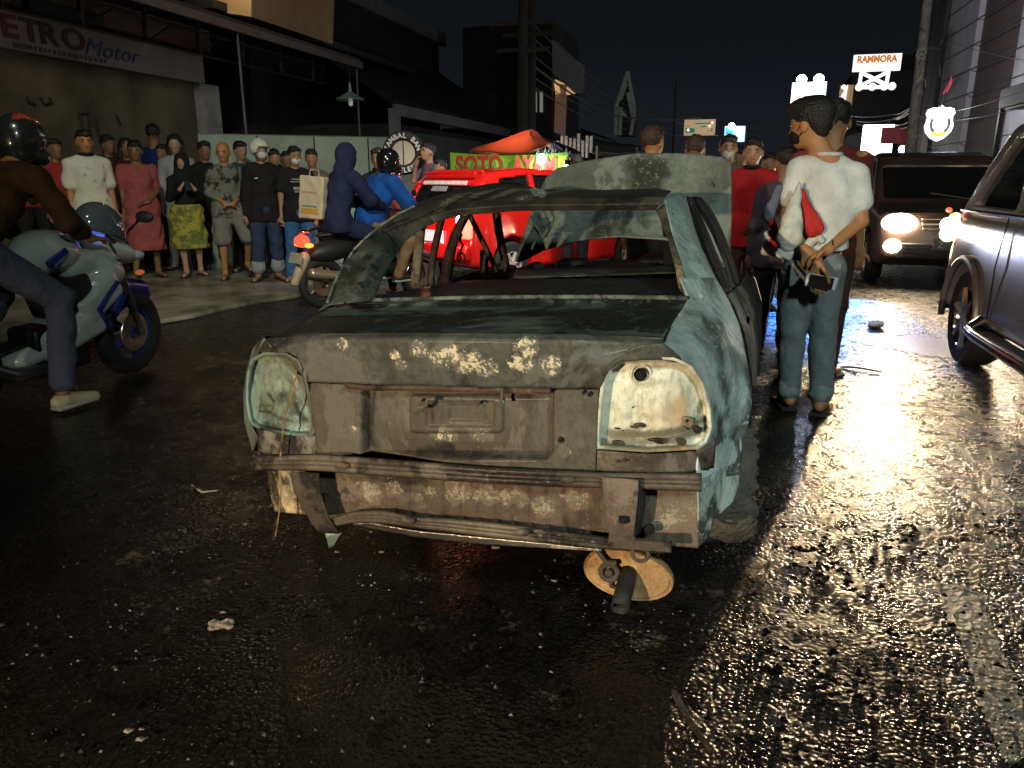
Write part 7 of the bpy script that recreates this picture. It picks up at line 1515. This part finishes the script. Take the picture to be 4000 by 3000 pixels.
MB().box((.0, -.054, .08), (.20, .004, .05)).build('orange_print', mat('print_orange', (.65, .33, .06), .6), bg_, 0)
MB().box((.0, -.054, .13), (.17, .004, .014)).build('green_print', mat('print_green', (.12, .30, .22), .6), bg_, 0)
MB().box((-.01, -.054, .27), (.18, .004, .018)).build('pink_print', mat('print_pink', (.6, .33, .30), .6), bg_, 0)
MB().tube([(-.06, 0, .43), (-.05, 0, .50), (.05, 0, .50), (.06, 0, .43)], .006, 5).build('handle', mat('cream_paper', (.6,)*3), bg_)
# ---- ash, gravel and char on the road near the wreck
rs = np.random.default_rng(3)
def scatter(name, n, xr, yr, size, m, flat=.35, clump=.0):
    vs = []; fs = []; cl = [(rs.uniform(*xr), rs.uniform(*yr), rs.uniform(.04, .22)) for _ in range(16)]
    for i in range(n):
        c_ = cl[rs.integers(len(cl))]; x, y = (c_[0]+rs.normal()*c_[2], c_[1]+rs.normal()*c_[2]*.6) if rs.random() < clump else (rs.uniform(*xr), rs.uniform(*yr)); s_ = size*rs.uniform(.4, 1.0)**2*1.6; k = len(vs); a = rs.uniform(0, 6.28)
        pts = [(1, 0, 0), (.3, .8, 0), (-.7, .6, 0), (-.9, -.4, 0), (.1, -.9, 0), (rs.uniform(-.3, .3), rs.uniform(-.3, .3), 1)]
        for px__, py__, pz__ in pts:
            q1 = rs.uniform(.7, 1.3); X = px__*math.cos(a)-py__*math.sin(a); Y_ = px__*math.sin(a)+py__*math.cos(a); vs.append((x+X*s_*q1, y+Y_*s_*q1*.8, .009+pz__*s_*flat*2))
        for q_ in range(5): fs.append((k+q_, k+(q_+1) % 5, k+5))
    return tag(mobj(name, vs, fs, m, smooth=False), kind='stuff')
scatter('ash_flakes', 220, (-3.6, .0), (.9, 5.0), .0045, mat('ash_pale', (.24, .20, .15), .8, 0, .6, 30), clump=.85)
scatter('paint_flakes', 44, (-2.8, -.5), (1.1, 3.2), .013, mat('flake_pale', (.36, .31, .23), .7, 0, .5, 12), .12, .8)
scatter('gravel', 2600, (-2.2, 2.4), (.9, 6.5), .006, mat('grit_wet', (.03, .028, .026), .5, 0, .5, 30, spec=.3), .5)
scatter('soot_crumbs', 900, (.15, 1.3), (1.1, 3.2), .009, mat('soot_crumb', (.002, .002, .002), 1.0, spec=.05), .4, .75)
for (a_, b_, c_, lab, w_, m_) in (((1455, 1500), (1480, 1560), (1535, 1630), 'long charred strip lying on the road at the bottom', .012, (.05, .035, .025)), ((845, 1060+20), (870, 1075), (925, 1062), 'pale splinter on the dark road left of the wreck', .009, (.4, .34, .24))):
    if lab.startswith('pale'): a_, b_, c_ = (415, 1052), (438, 1072), (470, 1064)
    o = MB().tube([G(*a_)+V3((0, 0, .01)), G(*b_)+V3((0, 0, .02)), G(*c_)+V3((0, 0, .01))], [w_*.6, w_, w_*.5], 6, sq=.5).build('charred_strip' if w_ > .01 else 'splinter', burnt('strip%g' % w_, m_, tuple(x*1.6 for x in m_))); tag(o, lab, 'debris')
o = S(.006).ell(G(478, 1355)+V3((0, 0, .01)), (.045, .018, .010)).ell(G(492, 1350)+V3((0, 0, .01)), (.02, .015, .009)).ell(G(462, 1362)+V3((0, 0, .008)), (.02, .012, .007)).build('ash_lump', burnt('ash_lump', (.25, .21, .16), (.5, .44, .34), s=30), None, .004, .003, 90); tag(o, 'pale flat ash lump on the dark road lower left', 'debris')
